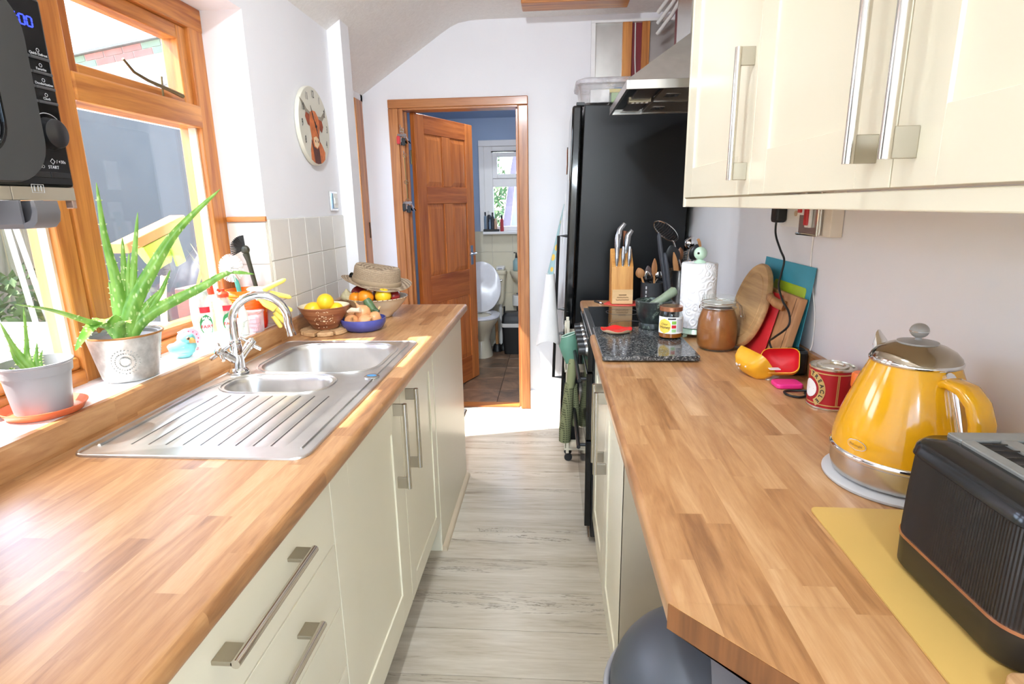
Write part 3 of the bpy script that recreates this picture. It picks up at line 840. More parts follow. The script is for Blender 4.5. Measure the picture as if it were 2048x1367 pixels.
B(-0.62, -0.60, 1.03, 2.05, 0, 0.118).obj('plinth', dark_void, su)  # shade under the doors painted as a dark board; no plinth is fitted
B(DX-0.0207, DX-0.0195, 1.031, 2.05, 0.135, 0.80).obj('gap_shade', dark_void, su)  # dark strip painted for the shade around the sink doors
d1 = shaker(su, 'door', DX, 1, 1.031, 1.577, DZ0, DZ1, rail=0.100); bar_handle(d1, DX, 1, 1.505, 0.715, 0.265)
d2 = shaker(su, 'door', DX, 1, 1.582, 2.050, DZ0, DZ1, rail=0.062); bar_handle(d2, DX, 1, 1.645, 0.715, 0.265)
ep = thing('end_panel_unit', 'plain cream panelled housing at the far end of the left worktop', 'cabinet', (-0.75, 2.4, 0))
B(-1.02, DX+0.002, 2.056, 2.735, 0.0, CB-0.001).obj('panel_box', cream, ep, bevel=0.002)
m = MB(); m.prism([(DX+0.002, 0.0), (DX+0.022, 0.0), (DX+0.0205, 0.009), (DX+0.014, 0.017), (DX+0.002, 0.021)], 2.06, 2.738, 'y')
m.obj('floor_bead', M('pale_wood_bead', (206, 188, 160), 0.5), ep, smooth=40, label='pale wood quadrant bead along the floor')

# ================================================================== RIGHT RUN
RF, RBK = 0.145, 0.743
rw = thing('kitchen_worktop', 'wood-block laminate worktop with a clipped corner, along the right wall', 'worktop', (0.45, 1.3, CT))
# near part is clipped by a 45 degree chamfer: loft profiles whose front follows the chamfer
pf = bull(RF, RBK, -1)
def prof_at(yb, yf):
    """profile in which the front points sit at y=yf"""
    return pf
m = MB(); m.prism(pf, 0.621, 2.118, 'y'); m.obj('top', staves, rw, smooth=30)
slope = (0.256-0.148)/(0.621-0.503)
poly = [(RF+0.0005, 0.621), (RBK, 0.621), (RBK, -0.2), (RF+0.75*0.8, -0.2)]
poly = [(RF+0.0005, 0.6212), (RBK, 0.6212), (RBK, -0.05), (RF+0.0005+0.621+0.02, -0.05)]
MB().prism(poly, CB, CT, 'z').obj('clipped_end', staves, rw)
pcut = [(RF+0.0005, 0.6212), (RF+0.6415, -0.05)]
m = MB(); dx_, dy_ = pcut[1][0]-pcut[0][0], pcut[1][1]-pcut[0][1]; L_ = math.hypot(dx_, dy_); nx, ny = dy_/L_, -dx_/L_
q = [(p[0]+nx*0.0012*s_, p[1]+ny*0.0012*s_) for s_ in (0, 1) for p in (pcut if s_ == 0 else pcut[::-1])]
MB().prism(q, CB+0.001, CT-0.0015, 'z').obj('edge_veneer', wood('cut_edge_veneer', (92, 54, 26), (138, 86, 46), 'z', knots=False), rw, label='darker veneer on the clipped corner edge')
m = MB(); m.prism(bull(RF, RBK, -1), 2.712, 2.905, 'y'); m.obj('far_strip', staves, rw, smooth=30)
m = MB(); m.prism([(0.744, CT), (0.724, CT), (0.724, 0.969), (0.730, 0.975), (0.744, 0.975)], -0.05, 2.905, 'y'); m.obj('worktop_upstand', staves, None, smooth=30, label='wood-block upstand strip along the right wall', cat='upstand', org=(0.734, 1.4, CT))

rc = thing('base_cabinet', 'cream two door base cabinet under the right worktop', 'cabinet', (0.45, 1.65, 0))
RX = 0.166
B(0.74, RX+0.021, 1.222, 2.112, 0.135, CB-0.001).obj('carcass', carcass, rc)
B(RX, 0.74, 1.205, 1.221, 0.0, CB-0.001).obj('end_panel', carcass, rc, label='beige board end panel facing the bin')
B(RX+0.018, RX+0.034, 1.222, 2.112, 0.0, 0.13).obj('plinth', cream, rc)
d1 = shaker(rc, 'door', RX, -1, 1.206, 1.655, DZ0, DZ1, rail=0.085); bar_handle(d1, RX, -1, 1.615, 0.715, 0.265)
d2 = shaker(rc, 'door', RX, -1, 1.659, 2.112, DZ0, DZ1, rail=0.085); bar_handle(d2, RX, -1, 1.700, 0.715, 0.265)

# ---- freestanding black cooker with glass hob
ck = thing('electric_cooker', 'black freestanding cooker with a glass hob, between worktop and fridge', 'cooker', (0.45, 2.415, 0))
CY0, CY1 = 2.121, 2.709
B(0.160, 0.735, CY0, CY1, 0.04, 0.893).obj('body', black_satin, ck, bevel=0.003)
B(0.150, 0.738, CY0, CY1, 0.894, 0.908).obj('hob_trim', steel, ck, bevel=0.004)
B(0.172, 0.735, CY0+0.004, CY1-0.004, 0.908, 0.914).obj('hob_glass', black_gloss, ck, bevel=0.002)
for (x, y_, r) in ((0.32, 2.27, 0.09), (0.32, 2.56, 0.075), (0.58, 2.27, 0.075), (0.58, 2.56, 0.09)):
    MB().lathe([(r, 0), (r, 0.0004), (r-0.003, 0.0004), (r-0.003, 0)], (x, y_, 0.9142), 32, False, False).obj('heating_zone', M('grey_print', (90, 90, 92), 0.3), ck)
fp = B(0.138, 0.160, CY0, CY1, 0.760, 0.893).obj('control_panel', black_gloss, ck, bevel=0.003)
for i in range(6):
    yy = CY0+0.075+i*0.088
    kb = MB().tube([(0.138, yy, 0.828), (0.124, yy, 0.828), (0.106, yy, 0.828)], [0.022, 0.019, 0.017], 16).obj('knob', black_plastic, fp, smooth=40)
    MB().tube([(0.1375, yy, 0.828), (0.1335, yy, 0.828)], 0.0235, 18).obj('knob_ring', steel, kb, smooth=40)
for (a, b) in ((0.475, 0.752), (0.09, 0.468)):
    od = B(0.134, 0.160, CY0+0.002, CY1-0.002, a, b).obj('oven_door', black_gloss, ck, bevel=0.003)
    zz = b-0.038
    MB().cyl((0.108, CY0+0.035, zz), (0.108, CY1-0.035, zz), 0.008, n=12).obj('door_rail', black_satin, od, smooth=40)
    for yy in (CY0+0.06, CY1-0.06):
        MB().cyl((0.134, yy, zz), (0.106, yy, zz), 0.007, n=10).obj('rail_bracket', black_satin, od, smooth=40)
for (x, y_) in ((0.2, CY0+0.05), (0.2, CY1-0.05), (0.70, CY0+0.05), (0.70, CY1-0.05)):
    MB().cyl((x, y_, 0.0), (x, y_, 0.045), 0.018, n=12).obj('foot', black_plastic, ck)
B(0.150, 0.154, CY0+0.001, CY1-0.001, 0.04, 0.088).obj('kick_plate', M('brown_trim', (96, 70, 50), 0.5), ck)

# ---- slim cream slide-out rack in the slot beside the fridge
cr_ = M('cream_rack_paint', (222, 214, 192), 0.35, var=0.03)
sr = thing('slide_out_rack', 'slim cream metal rack standing in the slot before the fridge', 'rack', (0.18, 2.97, 0))
for x in (0.085, 0.36):
    for yy in (2.925, 3.025):
        B(x-0.008, x+0.008, yy-0.008, yy+0.008, 0.05, 0.80).obj('post', cr_, sr, bevel=0.002)
B(0.068, 0.084, 2.945, 2.985, 0.58, 0.79).obj('pull_handle', cr_, sr, bevel=0.003)
for zz in (0.07, 0.30, 0.52, 0.72):
    B(0.07, 0.37, 2.915, 3.035, zz, zz+0.012).obj('shelf', cr_, sr, bevel=0.002)
    B(0.068, 0.072, 2.915, 3.035, zz, zz+0.045).obj('shelf_lip', cr_, sr)
for x in (0.09, 0.35):
    for yy in (2.935, 3.015):
        MB().tube([(x-0.0, yy-0.008, 0.022), (x, yy+0.008, 0.022)], 0.022, 12).obj('castor', black_plastic, sr, smooth=40)

# ---- wall cabinets with pelmet
UX = 0.420
uz0, uz1 = 1.409, 2.13
uc = thing('wall_cabinet', 'cream wall cabinet nearest the cooker hood', 'cabinet', (0.58, 1.58, uz0))
B(0.744, UX+0.0, 1.886, 1.905, 1.380, uz1+0.02).obj('end_panel', cream, uc, bevel=0.0015)
B(0.743, UX+0.021, 1.286, 1.885, uz0+0.006, uz1).obj('carcass', cream, uc)
d = shaker(uc, 'door', UX, -1, 1.2845, 1.884, uz0, uz1, rail=0.085); bar_handle(d, UX, -1, 1.310, 1.573, 0.265, r=0.0072)
uc2 = thing('wall_cabinet', 'cream double wall cabinet above the kettle and toaster', 'cabinet', (0.58, 0.75, uz0))
B(0.743, UX+0.021, 0.24, 1.2835, uz0+0.006, uz1).obj('carcass', cream, uc2)
d = shaker(uc2, 'door', UX, -1, 0.7635, 1.2815, uz0, uz1, rail=0.085); bar_handle(d, UX, -1, 0.802, 1.573, 0.265, r=0.0072)
d = shaker(uc2, 'door', UX, -1, 0.243, 0.7605, uz0, uz1, rail=0.085); bar_handle(d, UX, -1, 0.718, 1.573, 0.265, r=0.0072)
uc3 = thing('wall_cabinet', 'cream wall cabinet at the right edge of view', 'cabinet', (0.58, -0.05, uz0))
B(0.743, UX+0.021, -0.36, 0.238, uz0+0.006, uz1).obj('carcass', cream, uc3)
shaker(uc3, 'door', UX, -1, -0.358, 0.240, uz0, uz1, rail=0.085)
B(UX+0.004, UX+0.022, -0.36, 1.885, 1.3805, 1.4055).obj('cabinet_pelmet', cream, None, label='cream pelmet rail under the wall cabinets', cat='pelmet', bevel=0.002, org=(UX, 0.8, 1.38))

# ---- steel chimney hood
hd = thing('cooker_hood', 'stainless steel chimney cooker hood above the hob', 'hood', (0.5, 2.42, 1.77))
HY0, HY1, HX0, HX1 = 2.118, 2.712, 0.256, 0.743
m = MB()
b4 = [(HX0, HY0), (HX1, HY0), (HX1, HY1), (HX0, HY1)]
t4 = [(0.50, 2.29), (HX1, 2.29), (HX1, 2.54), (0.50, 2.54)]
m.rings([[(*p, 1.806) for p in b4], [(*p, 1.99) for p in t4]], False, False)
m.obj('canopy', steel, hd)
B(0.50, HX1, 2.29, 2.54, 1.99, 2.49).obj('chimney', steel, hd)
fr = MB()
fr.box(HX0, HX0+0.010, HY0, HY1, 1.776, 1.806); fr.box(HX1-0.01, HX1, HY0, HY1, 1.776, 1.806); fr.box(HX0+0.01, HX1-0.01, HY0, HY0+0.01, 1.776, 1.806); fr.box(HX0+0.01, HX1-0.01, HY1-0.01, HY1, 1.776, 1.806)
fr.obj('rim_band', steel, hd, bevel=0.001)
B(HX0+0.01, HX1-0.01, HY0+0.01, HY1-0.01, 1.787, 1.800).obj('underside', black_gloss, hd)
filt = M('mesh_filter', (120, 110, 96), 0.45, 0.9, var=0.15, scale=120)
for (a, b) in ((2.14, 2.40), (2.425, 2.69)):
    f_ = B(0.395, 0.70, a, b, 1.780, 1.787).obj('grease_filter', filt, hd, bevel=0.001)
    B(0.415, 0.465, (a+b)/2-0.03, (a+b)/2+0.03, 1.777, 1.780).obj('filter_catch', steel, f_)
    B(0.432, 0.448, (a+b)/2-0.018, (a+b)/2+0.018, 1.7755, 1.777).obj('catch_slot', black_plastic, f_)
    B(0.395, 0.70, b-0.006, b+0.008, 1.776, 1.787).obj('filter_rail', steel, f_)
    B(0.305, 0.375, a+0.04, b-0.03, 1.783, 1.787).obj('lamp_lens', M('smoked_lens', (70, 60, 54), 0.15), hd)
cp_ = B(0.300, 0.385, 2.395, 2.435, 1.778, 1.787).obj('control_panel', M('champagne_metal', (190, 178, 150), 0.3, 0.8), hd)
for i in range(4):
    B(0.312+i*0.018, 0.322+i*0.018, 2.407, 2.423, 1.776, 1.778).obj('button', white_plastic, cp_)
for i in range(4):
    B(0.47+i*0.014, 0.48+i*0.014, 2.1165, 2.118, 1.787, 1.796).obj('front_button', steel, hd)

# ---- tall black fridge freezer leaning back slightly on its feet
FB = 2.2
fg = local_thing('fridge_freezer', 'tall glossy black fridge freezer at the end of the right run', 'fridge', (0.040, 3.105, 0.021), rot=(0, math.radians(2.0), 0))
B(0.062, 0.622, 0.0, 0.55, 0.03, 1.868).obj('cabinet', M('fridge_black_side', (13, 14, 16), 0.33, var=0.08, Specular_IOR_Level=0.35), fg, bevel=0.004)
for (a, b) in ((0.05, 0.70), (0.712, 1.865)):
    dd = B(0.0, 0.052, 0.0, 0.55, a, b).obj('door', black_gloss, fg, bevel=0.012, seg=3)
    za, zb = (0.545, 0.66) if a < 0.1 else (0.76, 1.205)
    za, zb = (0.40, 0.66) if a < 0.1 else (0.80, 1.205)
    yy = 0.045
    MB().tube([(0.0, yy, za), (-0.046, yy, za), (-0.046, yy, zb), (0.0, yy, zb)], 0.0085, 8).obj('handle', black_satin, dd)
B(0.020, 0.062, 0.01, 0.05, 1.866, 1.882).obj('hinge_cover', black_plastic, fg, bevel=0.002)
for x, zf in ((0.1, -0.017), (0.58, 0.0)):
    for yy in (0.06, 0.49): MB().cyl((x, yy, zf), (x, yy, 0.035), 0.02, n=10).obj('foot', black_plastic, fg)
# ================================================================== THINGS ON THE LEFT
def leaf_mat():
    t = NT('aloe_skin')
    v = t.coords()
    a = t.noise(t.coords((1, 1, 0.5)), 40, 2)
    sp = t.n.new('ShaderNodeTexVoronoi'); sp.inputs['Scale'].default_value = 95; t.link(t.coords((1, 1, 0.45)), sp.inputs['Vector'])
    s = t.ramp(sp.outputs['Distance'], [(0.18, (1, 1, 1)), (0.3, (0, 0, 0))])
    col = t.ramp(a, [(0.35, srgb(96, 150, 50)), (0.65, srgb(140, 186, 84))])
    col = t.mix(t.math('MULTIPLY', s, 0.6), col, srgb(206, 224, 160))
    t.link(col, t.b.inputs['Base Color']); t.setp(Roughness=0.35, Subsurface_Weight=0.12, Subsurface_Radius=(0.01, 0.02, 0.005))
    return t.m
aloe = leaf_mat()
def leaf(parent, pts, w, th=0.32, side=None):
    """thick tapering channelled leaf along pts with a row of small teeth"""
    P = [Vector(p) for p in pts]
    # resample with Catmull-Rom
    Q = []
    for i in range(len(P)-1):
        p0 = P[max(i-1, 0)]; p1 = P[i]; p2 = P[i+1]; p3 = P[min(i+2, len(P)-1)]
        for k_ in range(5):
            t = k_/5
            Q.append(0.5*((2*p1)+(p2-p0)*t+(2*p0-5*p1+4*p2-p3)*t*t+(3*p1-p0-3*p2+p3)*t**3))
    Q.append(P[-1])
    sd = Vector(side) if side else Vector((0.77, 0.63, 0.0))
    rings = []; n = len(Q)
    teeth = MB()
    for i, q in enumerate(Q):
        t = (Q[min(i+1, n-1)]-Q[max(i-1, 0)]).normalized()
        s_ = (sd-t*sd.dot(t)); s_ = s_.normalized() if s_.length > 0.05 else t.orthogonal().normalized()
        nn = t.cross(s_)
        f = i/(n-1); ww = w*(1-f)**0.75*(1.0 if f > 0.12 else 0.85+f) + 0.0006
        h = ww*th*2
        rings.append([q-s_*ww, q-s_*ww*0.6-nn*h*0.7, q-nn*h, q+s_*ww*0.6-nn*h*0.7, q+s_*ww, q+s_*ww*0.5-nn*h*0.12, q-nn*h*0.22, q-s_*ww*0.5-nn*h*0.12])
        if 1 < i < n-2 and i % 2 == 0:
            for sg in (-1, 1):
                b_ = q+s_*ww*sg*0.97
                teeth.add([b_-t*0.002, b_+t*0.002, b_+s_*sg*0.004+t*0.001, b_-nn*0.001], [(0, 1, 2), (0, 2, 3), (1, 3, 2), (0, 3, 1)])
    mb = MB().rings(rings); o = mb.obj('leaf', aloe, parent, smooth=60)
    teeth.obj('leaf_teeth', M('pale_teeth', (214, 220, 160), 0.5), o)
    return o
zinc = M('zinc_pot', (190, 190, 186), 0.42, 0.55, var=0.18, scale=60, bump=0.3, bscale=90)
ap = thing('potted_aloe', 'large aloe plant in an embossed zinc pot on the sill', 'plant', (-1.10, 1.345, 0.976))
AX, AY, AZ = -1.098, 1.345, 0.976
MB().lathe([(0.055, 0.0), (0.060, 0.001), (0.063, 0.006), (0.083, 0.112), (0.0865, 0.115), (0.0865, 0.119), (0.082, 0.119), (0.079, 0.112), (0.062, 0.012), (0.001, 0.010)], (AX, AY, AZ), 40).obj('pot', zinc, ap, smooth=40)
MB().tube([(AX+0.0865*math.cos(2*PI*i/36), AY+0.0865*math.sin(2*PI*i/36), AZ+0.1175) for i in range(37)], 0.0028, 6).obj('pot_rim', M('copper_rim', (170, 120, 70), 0.4, 0.6), ap, smooth=60)
MB().lathe([(0.077, 0.0), (0.079, 0.010), (0.074, 0.010), (0.072, 0.002)], (AX, AY, AZ+0.104), 32).obj('inner_pot', M('grey_inner_pot', (150, 150, 152), 0.5), ap, smooth=40)
MB().lathe([(0.073, 0), (0.06, 0.003), (0.03, 0.007), (0.001, 0.008)], (AX, AY, AZ+0.09), 24).obj('soil', M('dark_soil', (60, 46, 34), 0.95, var=0.3, scale=80, bump=0.8, bscale=150), ap, smooth=60)
# embossed flower sprays on the zinc
for fx in range(3):
    emb = MB()
    base_a = -1.0 + (fx-1)*2.1
    for k_ in range(26):
        a = 2*PI*k_/26; 
        for rr in (0.012, 0.022, 0.031):
            u = rr*math.cos(a+rr*40); w_ = rr*math.sin(a+rr*40)
            zz = 0.055+w_; r = 0.0635+0.0195*(zz-0.006)/0.106
            ang = base_a+u/r
            emb.ell((AX+(r+0.0006)*math.cos(ang), AY+(r+0.0006)*math.sin(ang), AZ+zz), 0.0022, 0.0022, 0.0016, 6, 4)
    emb.obj('embossed_flower', zinc, ap, smooth=60)
leaves = [
 ([(-1.100, 1.345, 1.075), (-1.097, 1.348, 1.145), (-1.096, 1.348, 1.228), (-1.101, 1.344, 1.34), (-1.099, 1.346, 1.465)], 0.0150),
 ([(-1.092, 1.350, 1.08), (-1.080, 1.362, 1.155), (-1.066, 1.375, 1.25), (-1.042, 1.393, 1.393)], 0.0135),
 ([(-1.094, 1.348, 1.08), (-1.080, 1.358, 1.15), (-1.038, 1.396, 1.241), (-0.979, 1.444, 1.346), (-0.891, 1.517, 1.45)], 0.0200),
 ([(-1.090, 1.350, 1.08), (-1.074, 1.366, 1.112), (-1.031, 1.402, 1.148), (-0.954, 1.465, 1.191), (-0.898, 1.511, 1.225), (-0.846, 1.554, 1.217)], 0.0165),
 ([(-1.105, 1.350, 1.08), (-1.11, 1.33, 1.11), (-1.11, 1.259, 1.140), (-1.11, 1.16, 1.188), (-1.11, 1.083, 1.213)], 0.0135),
 ([(-1.100, 1.340, 1.085), (-1.105, 1.312, 1.137), (-1.110, 1.272, 1.132), (-1.110, 1.235, 1.110), (-1.112, 1.205, 1.082)], 0.0190),
 ([(-1.095, 1.352, 1.08), (-1.083, 1.359, 1.162), (-1.077, 1.364, 1.226), (-1.067, 1.372, 1.295)], 0.0085),
 ([(-1.060, 1.380, 1.13), (-1.029, 1.403, 1.181), (-1.015, 1.415, 1.212), (-1.003, 1.425, 1.244)], 0.0065),
 ([(-1.094, 1.35, 1.085), (-1.080, 1.360, 1.112), (-1.052, 1.385, 1.158), (-1.026, 1.406, 1.194)], 0.0150),
 ([(-1.105, 1.350, 1.08), (-1.106, 1.345, 1.152), (-1.108, 1.345, 1.197), (-1.112, 1.343, 1.225)], 0.0100),
 ([(-1.10, 1.36, 1.08), (-1.108, 1.385, 1.15), (-1.112, 1.40, 1.24), (-1.108, 1.41, 1.33)], 0.0130),
 ([(-1.10, 1.33, 1.08), (-1.08, 1.315, 1.12), (-1.05, 1.30, 1.135), (-1.03, 1.29, 1.13)], 0.0120),
]
for pts, w_ in leaves: leaf(ap, pts, w_*1.3)

sa = thing('plant_saucer', 'shallow terracotta plastic saucer under the small aloe', 'saucer', (-1.097, 1.085, 0.976))
MB().lathe([(0.066, 0.0), (0.068, 0.001), (0.077, 0.016), (0.0785, 0.016), (0.0785, 0.0175), (0.0755, 0.0175), (0.066, 0.004), (0.001, 0.004)], (-1.097, 1.085, 0.976), 40).obj('saucer', M('terracotta_plastic', (214, 108, 66), 0.4), sa, smooth=40)
sp_ = thing('potted_aloe', 'small young aloe in a plain grey plastic pot', 'plant', (-1.100, 1.090, 0.981))
SX_, SY_, SZ_ = -1.102, 1.088, 0.981
grey_pl = M('grey_plastic_pot', (158, 158, 160), 0.4, var=0.05)
MB().lathe([(0.049, 0.0), (0.051, 0.001), (0.060, 0.082), (0.0635, 0.083), (0.0655, 0.102), (0.0675, 0.104), (0.0675, 0.108), (0.0635, 0.108), (0.058, 0.085), (0.049, 0.004), (0.001, 0.004)], (SX_, SY_, SZ_), 40).obj('pot', grey_pl, sp_, smooth=35)
MB().lathe([(0.056, 0), (0.03, 0.004), (0.001, 0.005)], (SX_, SY_, SZ_+0.078), 24).obj('soil', MATS['dark_soil'], sp_, smooth=60)
for pts, w_ in (([(-1.105, 1.09, 1.06), (-1.119, 1.081, 1.095), (-1.127, 1.073, 1.128), (-1.135, 1.066, 1.178)], 0.0105),
                ([(-1.105, 1.09, 1.06), (-1.113, 1.086, 1.095), (-1.110, 1.090, 1.135), (-1.105, 1.095, 1.204)], 0.0075),
                ([(-1.10, 1.093, 1.06), (-1.104, 1.095, 1.09), (-1.102, 1.099, 1.106), (-1.100, 1.102, 1.126)], 0.0055),
                ([(-1.11, 1.085, 1.06), (-1.126, 1.074, 1.096), (-1.129, 1.072, 1.128), (-1.129, 1.072, 1.152)], 0.0060),
                ([(-1.097, 1.098, 1.06), (-1.100, 1.100, 1.08), (-1.098, 1.102, 1.096), (-1.093, 1.105, 1.110)], 0.0040),
                ([(-1.12, 1.075, 1.06), (-1.128, 1.066, 1.075), (-1.132, 1.06, 1.082)], 0.0040)):
    leaf(sp_, pts, w_)

# ---- teal bird and pink timer
bd_ = thing('ceramic_bird', 'small glossy turquoise ceramic bird on the window sill', 'ornament', (-1.085, 1.545, 0.976))
teal_gl = M('turquoise_glaze', (126, 204, 208), 0.12, var=0.12, scale=40)
bx, by, bz = -1.085, 1.545, 0.976
mb = MB()
mb.tube([(bx-0.026, by-0.026, bz+0.040), (bx-0.020, by-0.020, bz+0.030), (bx-0.008, by-0.008, bz+0.027), (bx+0.008, by+0.006, bz+0.028), (bx+0.022, by+0.016, bz+0.030), (bx+0.029, by+0.021, bz+0.030)], [0.006, 0.017, 0.026, 0.0275, 0.020, 0.006], 16)
mb.ell((bx+0.012, by+0.007, bz+0.052), 0.0215, 0.0215, 0.0195, 14, 10)
mb.lathe([(0.018, 0.0), (0.024, 0.006), (0.026, 0.014)], (bx, by, bz), 16)
mb.obj('body', teal_gl, bd_, smooth=80)
for sg in (1, -1):
    e_ = Vector((bx+0.014+0.018*(0.55 if sg > 0 else -0.2), by+0.007-0.018*(0.75 if sg > 0 else -0.8), bz+0.056))
    ey = MB().ell(e_, 0.0055).obj('eye', M('bird_eye_ring', (150, 120, 80), 0.3), bd_, smooth=80)
    MB().ell(e_+(e_-Vector((bx+0.012, by+0.007, bz+0.052))).normalized()*0.0036, 0.0032).obj('pupil', black_gloss, ey, smooth=80)
MB().tube([(bx+0.030, by-0.002, bz+0.050), (bx+0.038, by-0.004, bz+0.048), (bx+0.044, by-0.005, bz+0.044)], [0.009, 0.006, 0.001], 10).obj('beak', M('orange_glaze', (226, 150, 84), 0.2), bd_, smooth=80)
pk = thing('kitchen_timer', 'round pink dotted kitchen timer behind the ceramic bird', 'timer', (-1.120, 1.625, 0.976))
pinkp = M('soft_pink_plastic', (244, 172, 186), 0.4)
ctr = Vector((-1.120, 1.628, 1.010)); ax = Vector((0.62, -0.72, 0.12)).normalized()
MB().tube([ctr-ax*0.012, ctr-ax*0.010, ctr+ax*0.010, ctr+ax*0.012], [0.029, 0.033, 0.033, 0.030], 28).obj('dial', pinkp, pk, smooth=40)
u_ = ax.cross(Vector((0, 0, 1))).normalized(); v_ = ax.cross(u_)
dots = MB()
for i in range(12):
    a = 2*PI*i/12; dots.ell(ctr+ax*0.0125+(u_*math.cos(a)+v_*math.sin(a))*0.024, 0.0022, nu=6, nv=4)
dots.obj('dial_dots', M('deep_pink', (206, 70, 96), 0.4), pk)
B(-1.140, -1.100, 1.620, 1.642, 0.976, 0.981).obj('stand', pinkp, pk, bevel=0.001)

# ---- clear tray of washing-up things
clear_pl = glass('clear_plastic', (0.93, 0.96, 0.95), 0.9, haze=0.22)
tr_ = thing('plastic_tray', 'clear plastic tray holding bottles on the sill', 'tray', (-1.105, 1.76, 0.976))
mb = MB(); w_, d_ = 0.125, 0.235
o1 = lambda s_, z, r: [(-1.108+p[0], 1.755+p[1], z) for p in rrect(w_+s_, d_+s_, r, 4)]
mb.rings([o1(-0.02, 0.976, 0.02), o1(0.0, 1.024, 0.024), o1(0.006, 1.026, 0.026), o1(-0.004, 1.026, 0.022), o1(-0.024, 0.979, 0.018)])
mb.obj('tray', clear_pl, tr_, smooth=40)

lab_red = M('label_red', (206, 34, 48), 0.4); lab_green = M('label_green', (34, 128, 66), 0.4); lab_white = M('label_white', (244, 244, 240), 0.4)
soap_clear = glass('soap_bottle_plastic', (0.90, 0.95, 0.92), 0.9, haze=0.30)
def squeezy(name, label, loc, h, r, cap_mat, body_mat, liquid, inverted=False, words='FAIRY', badge=lab_green, facing=-0.75, max_=False):
    t = thing(name, label, 'bottle', loc)
    x, y_, z = loc
    if not inverted:
        prof = [(r*0.86, 0), (r*0.95, 0.004), (r, h*0.25), (r*0.96, h*0.5), (r*0.74, h*0.72), (r*0.46, h*0.80), (r*0.42, h*0.84)]
        MB().lathe(prof, (x, y_, z), 24, sy=0.72).obj('body', body_mat, t, smooth=50)
        c_ = MB().lathe([(r*0.52, h*0.83), (r*0.54, h*0.90), (r*0.42, h*0.93), (r*0.22, h*0.95), (r*0.20, h), (r*0.05, h)], (x, y_, z), 18).obj('cap', cap_mat, t, smooth=40)
        MB().tube([(x, y_, z+h*0.94), (x-0.012, y_-0.01, z+h*0.99)], 0.004, 8).obj('flip_lid', cap_mat, c_, smooth=50)
    else:
        prof = [(r*0.6, 0), (r*0.62, h*0.12), (r*0.85, h*0.18), (r, h*0.45), (r*0.98, h*0.75), (r*0.80, h*0.96), (r*0.75, h)]
        MB().lathe(prof, (x, y_, z), 24, sy=0.72).obj('body', body_mat, t, smooth=50)
        MB().lathe([(r*0.79, h*0.86), (r*0.80, h*1.0), (r*0.78, h*1.01), (r*0.1, h*1.01)], (x, y_, z), 24, sy=0.72).obj('cap', white_plastic, t, smooth=40)
    if liquid:
        MB().lathe([(r*0.82, 0.004), (r*0.92, h*0.1), (r*0.92, h*0.22), (0.002, h*0.22)], (x, y_, z), 20, sy=0.70).obj('liquid', liquid, t, smooth=40)
    # oval badge wrapped on the front with the brand wording
    def wrap(zc, off):
        def f(co):
            a = facing+co.x/(r*1.02); rr = r*1.02+off+co.z
            return Vector((x+rr*math.cos(a), y_+0.74*rr*math.sin(a), z+zc+co.y))
        return f
    def patch(nm, w2, h2, zc, mat, off, oval=True):
        f = wrap(zc, off); pts = []
        mb = MB(); nj = 9
        for j in range(nj):
            t_ = -1+2*j/(nj-1); ww = w2*(math.sqrt(max(0.0, 1-t_*t_))+0.02 if oval else 1.0)
            pts.append([f(Vector((-ww+2*ww*i/8, t_*h2, 0))) for i in range(9)])
        mb.grid(pts, 0.0005); return mb.obj(nm, mat, t)
    patch('badge', r*0.62, h*0.20, h*0.33, badge, 0.0012)
    patch('badge_inner', r*0.50, h*0.145, h*0.30, lab_white, 0.0022)
    patch('neck_label', r*0.48, h*0.055, h*0.62, lab_red, 0.0016, oval=False)
    if words: text(words, r*0.42, lab_red, t, None, depth=0.0002, warp=wrap(h*0.30, 0.0032), bold=0.0004)
    if max_: text('MAX', r*0.34, lab_white, t, None, depth=0.0002, warp=wrap(h*0.46, 0.0026), bold=0.0004)
    return t
orange_cap = M('orange_red_cap', (232, 74, 40), 0.35)
pale_green = M('pale_green_liquid', (196, 226, 204), 0.2)
squeezy('soap_bottle', 'upended white-topped washing-up bottle with green oval label', (-1.133, 1.728, 0.980), 0.170, 0.034, orange_cap, soap_clear, pale_green, inverted=True, max_=True, facing=-0.78)
squeezy('soap_bottle', 'clear washing-up bottle with orange flip cap, label reading FAIRY', (-1.092, 1.792, 0.980), 0.162, 0.034, orange_cap, soap_clear, None, facing=-0.85)
t_ = thing('soap_bottle', 'slim clear bottle with orange nozzle and yellow liquid, between the two', 'bottle', (-1.142, 1.805, 0.980))
MB().lathe([(0.018, 0), (0.02, 0.004), (0.02, 0.115), (0.012, 0.135), (0.010, 0.142)], (-1.142, 1.805, 0.980), 18).obj('body', soap_clear, t_, smooth=40)
MB().lathe([(0.017, 0.003), (0.0185, 0.07), (0.002, 0.07)], (-1.142, 1.805, 0.980), 18).obj('liquid', M('yellow_liquid', (240, 214, 60), 0.2), t_, smooth=40)
MB().tube([(-1.142, 1.805, 1.122), (-1.142, 1.805, 1.150), (-1.160, 1.79, 1.156)], [0.012, 0.011, 0.006], 12).obj('nozzle', orange_cap, t_, smooth=50)
t_ = thing('glue_bottle', 'small white tapered bottle with a green tip', 'bottle', (-1.058, 1.838, 0.977))
MB().lathe([(0.014, 0), (0.015, 0.003), (0.015, 0.075), (0.009, 0.09), (0.005, 0.125)], (-1.058, 1.838, 0.977), 16).obj('body', white_plastic, t_, smooth=40)
MB().lathe([(0.0058, 0.118), (0.0058, 0.128), (0.003, 0.134), (0.0005, 0.135)], (-1.058, 1.838, 0.977), 12).obj('tip', lab_green, t_, smooth=60)
t_ = thing('tablet_box', 'frosted plastic box of pink dishwasher tablets behind the tap', 'box', (-1.055, 1.845, 0.976))
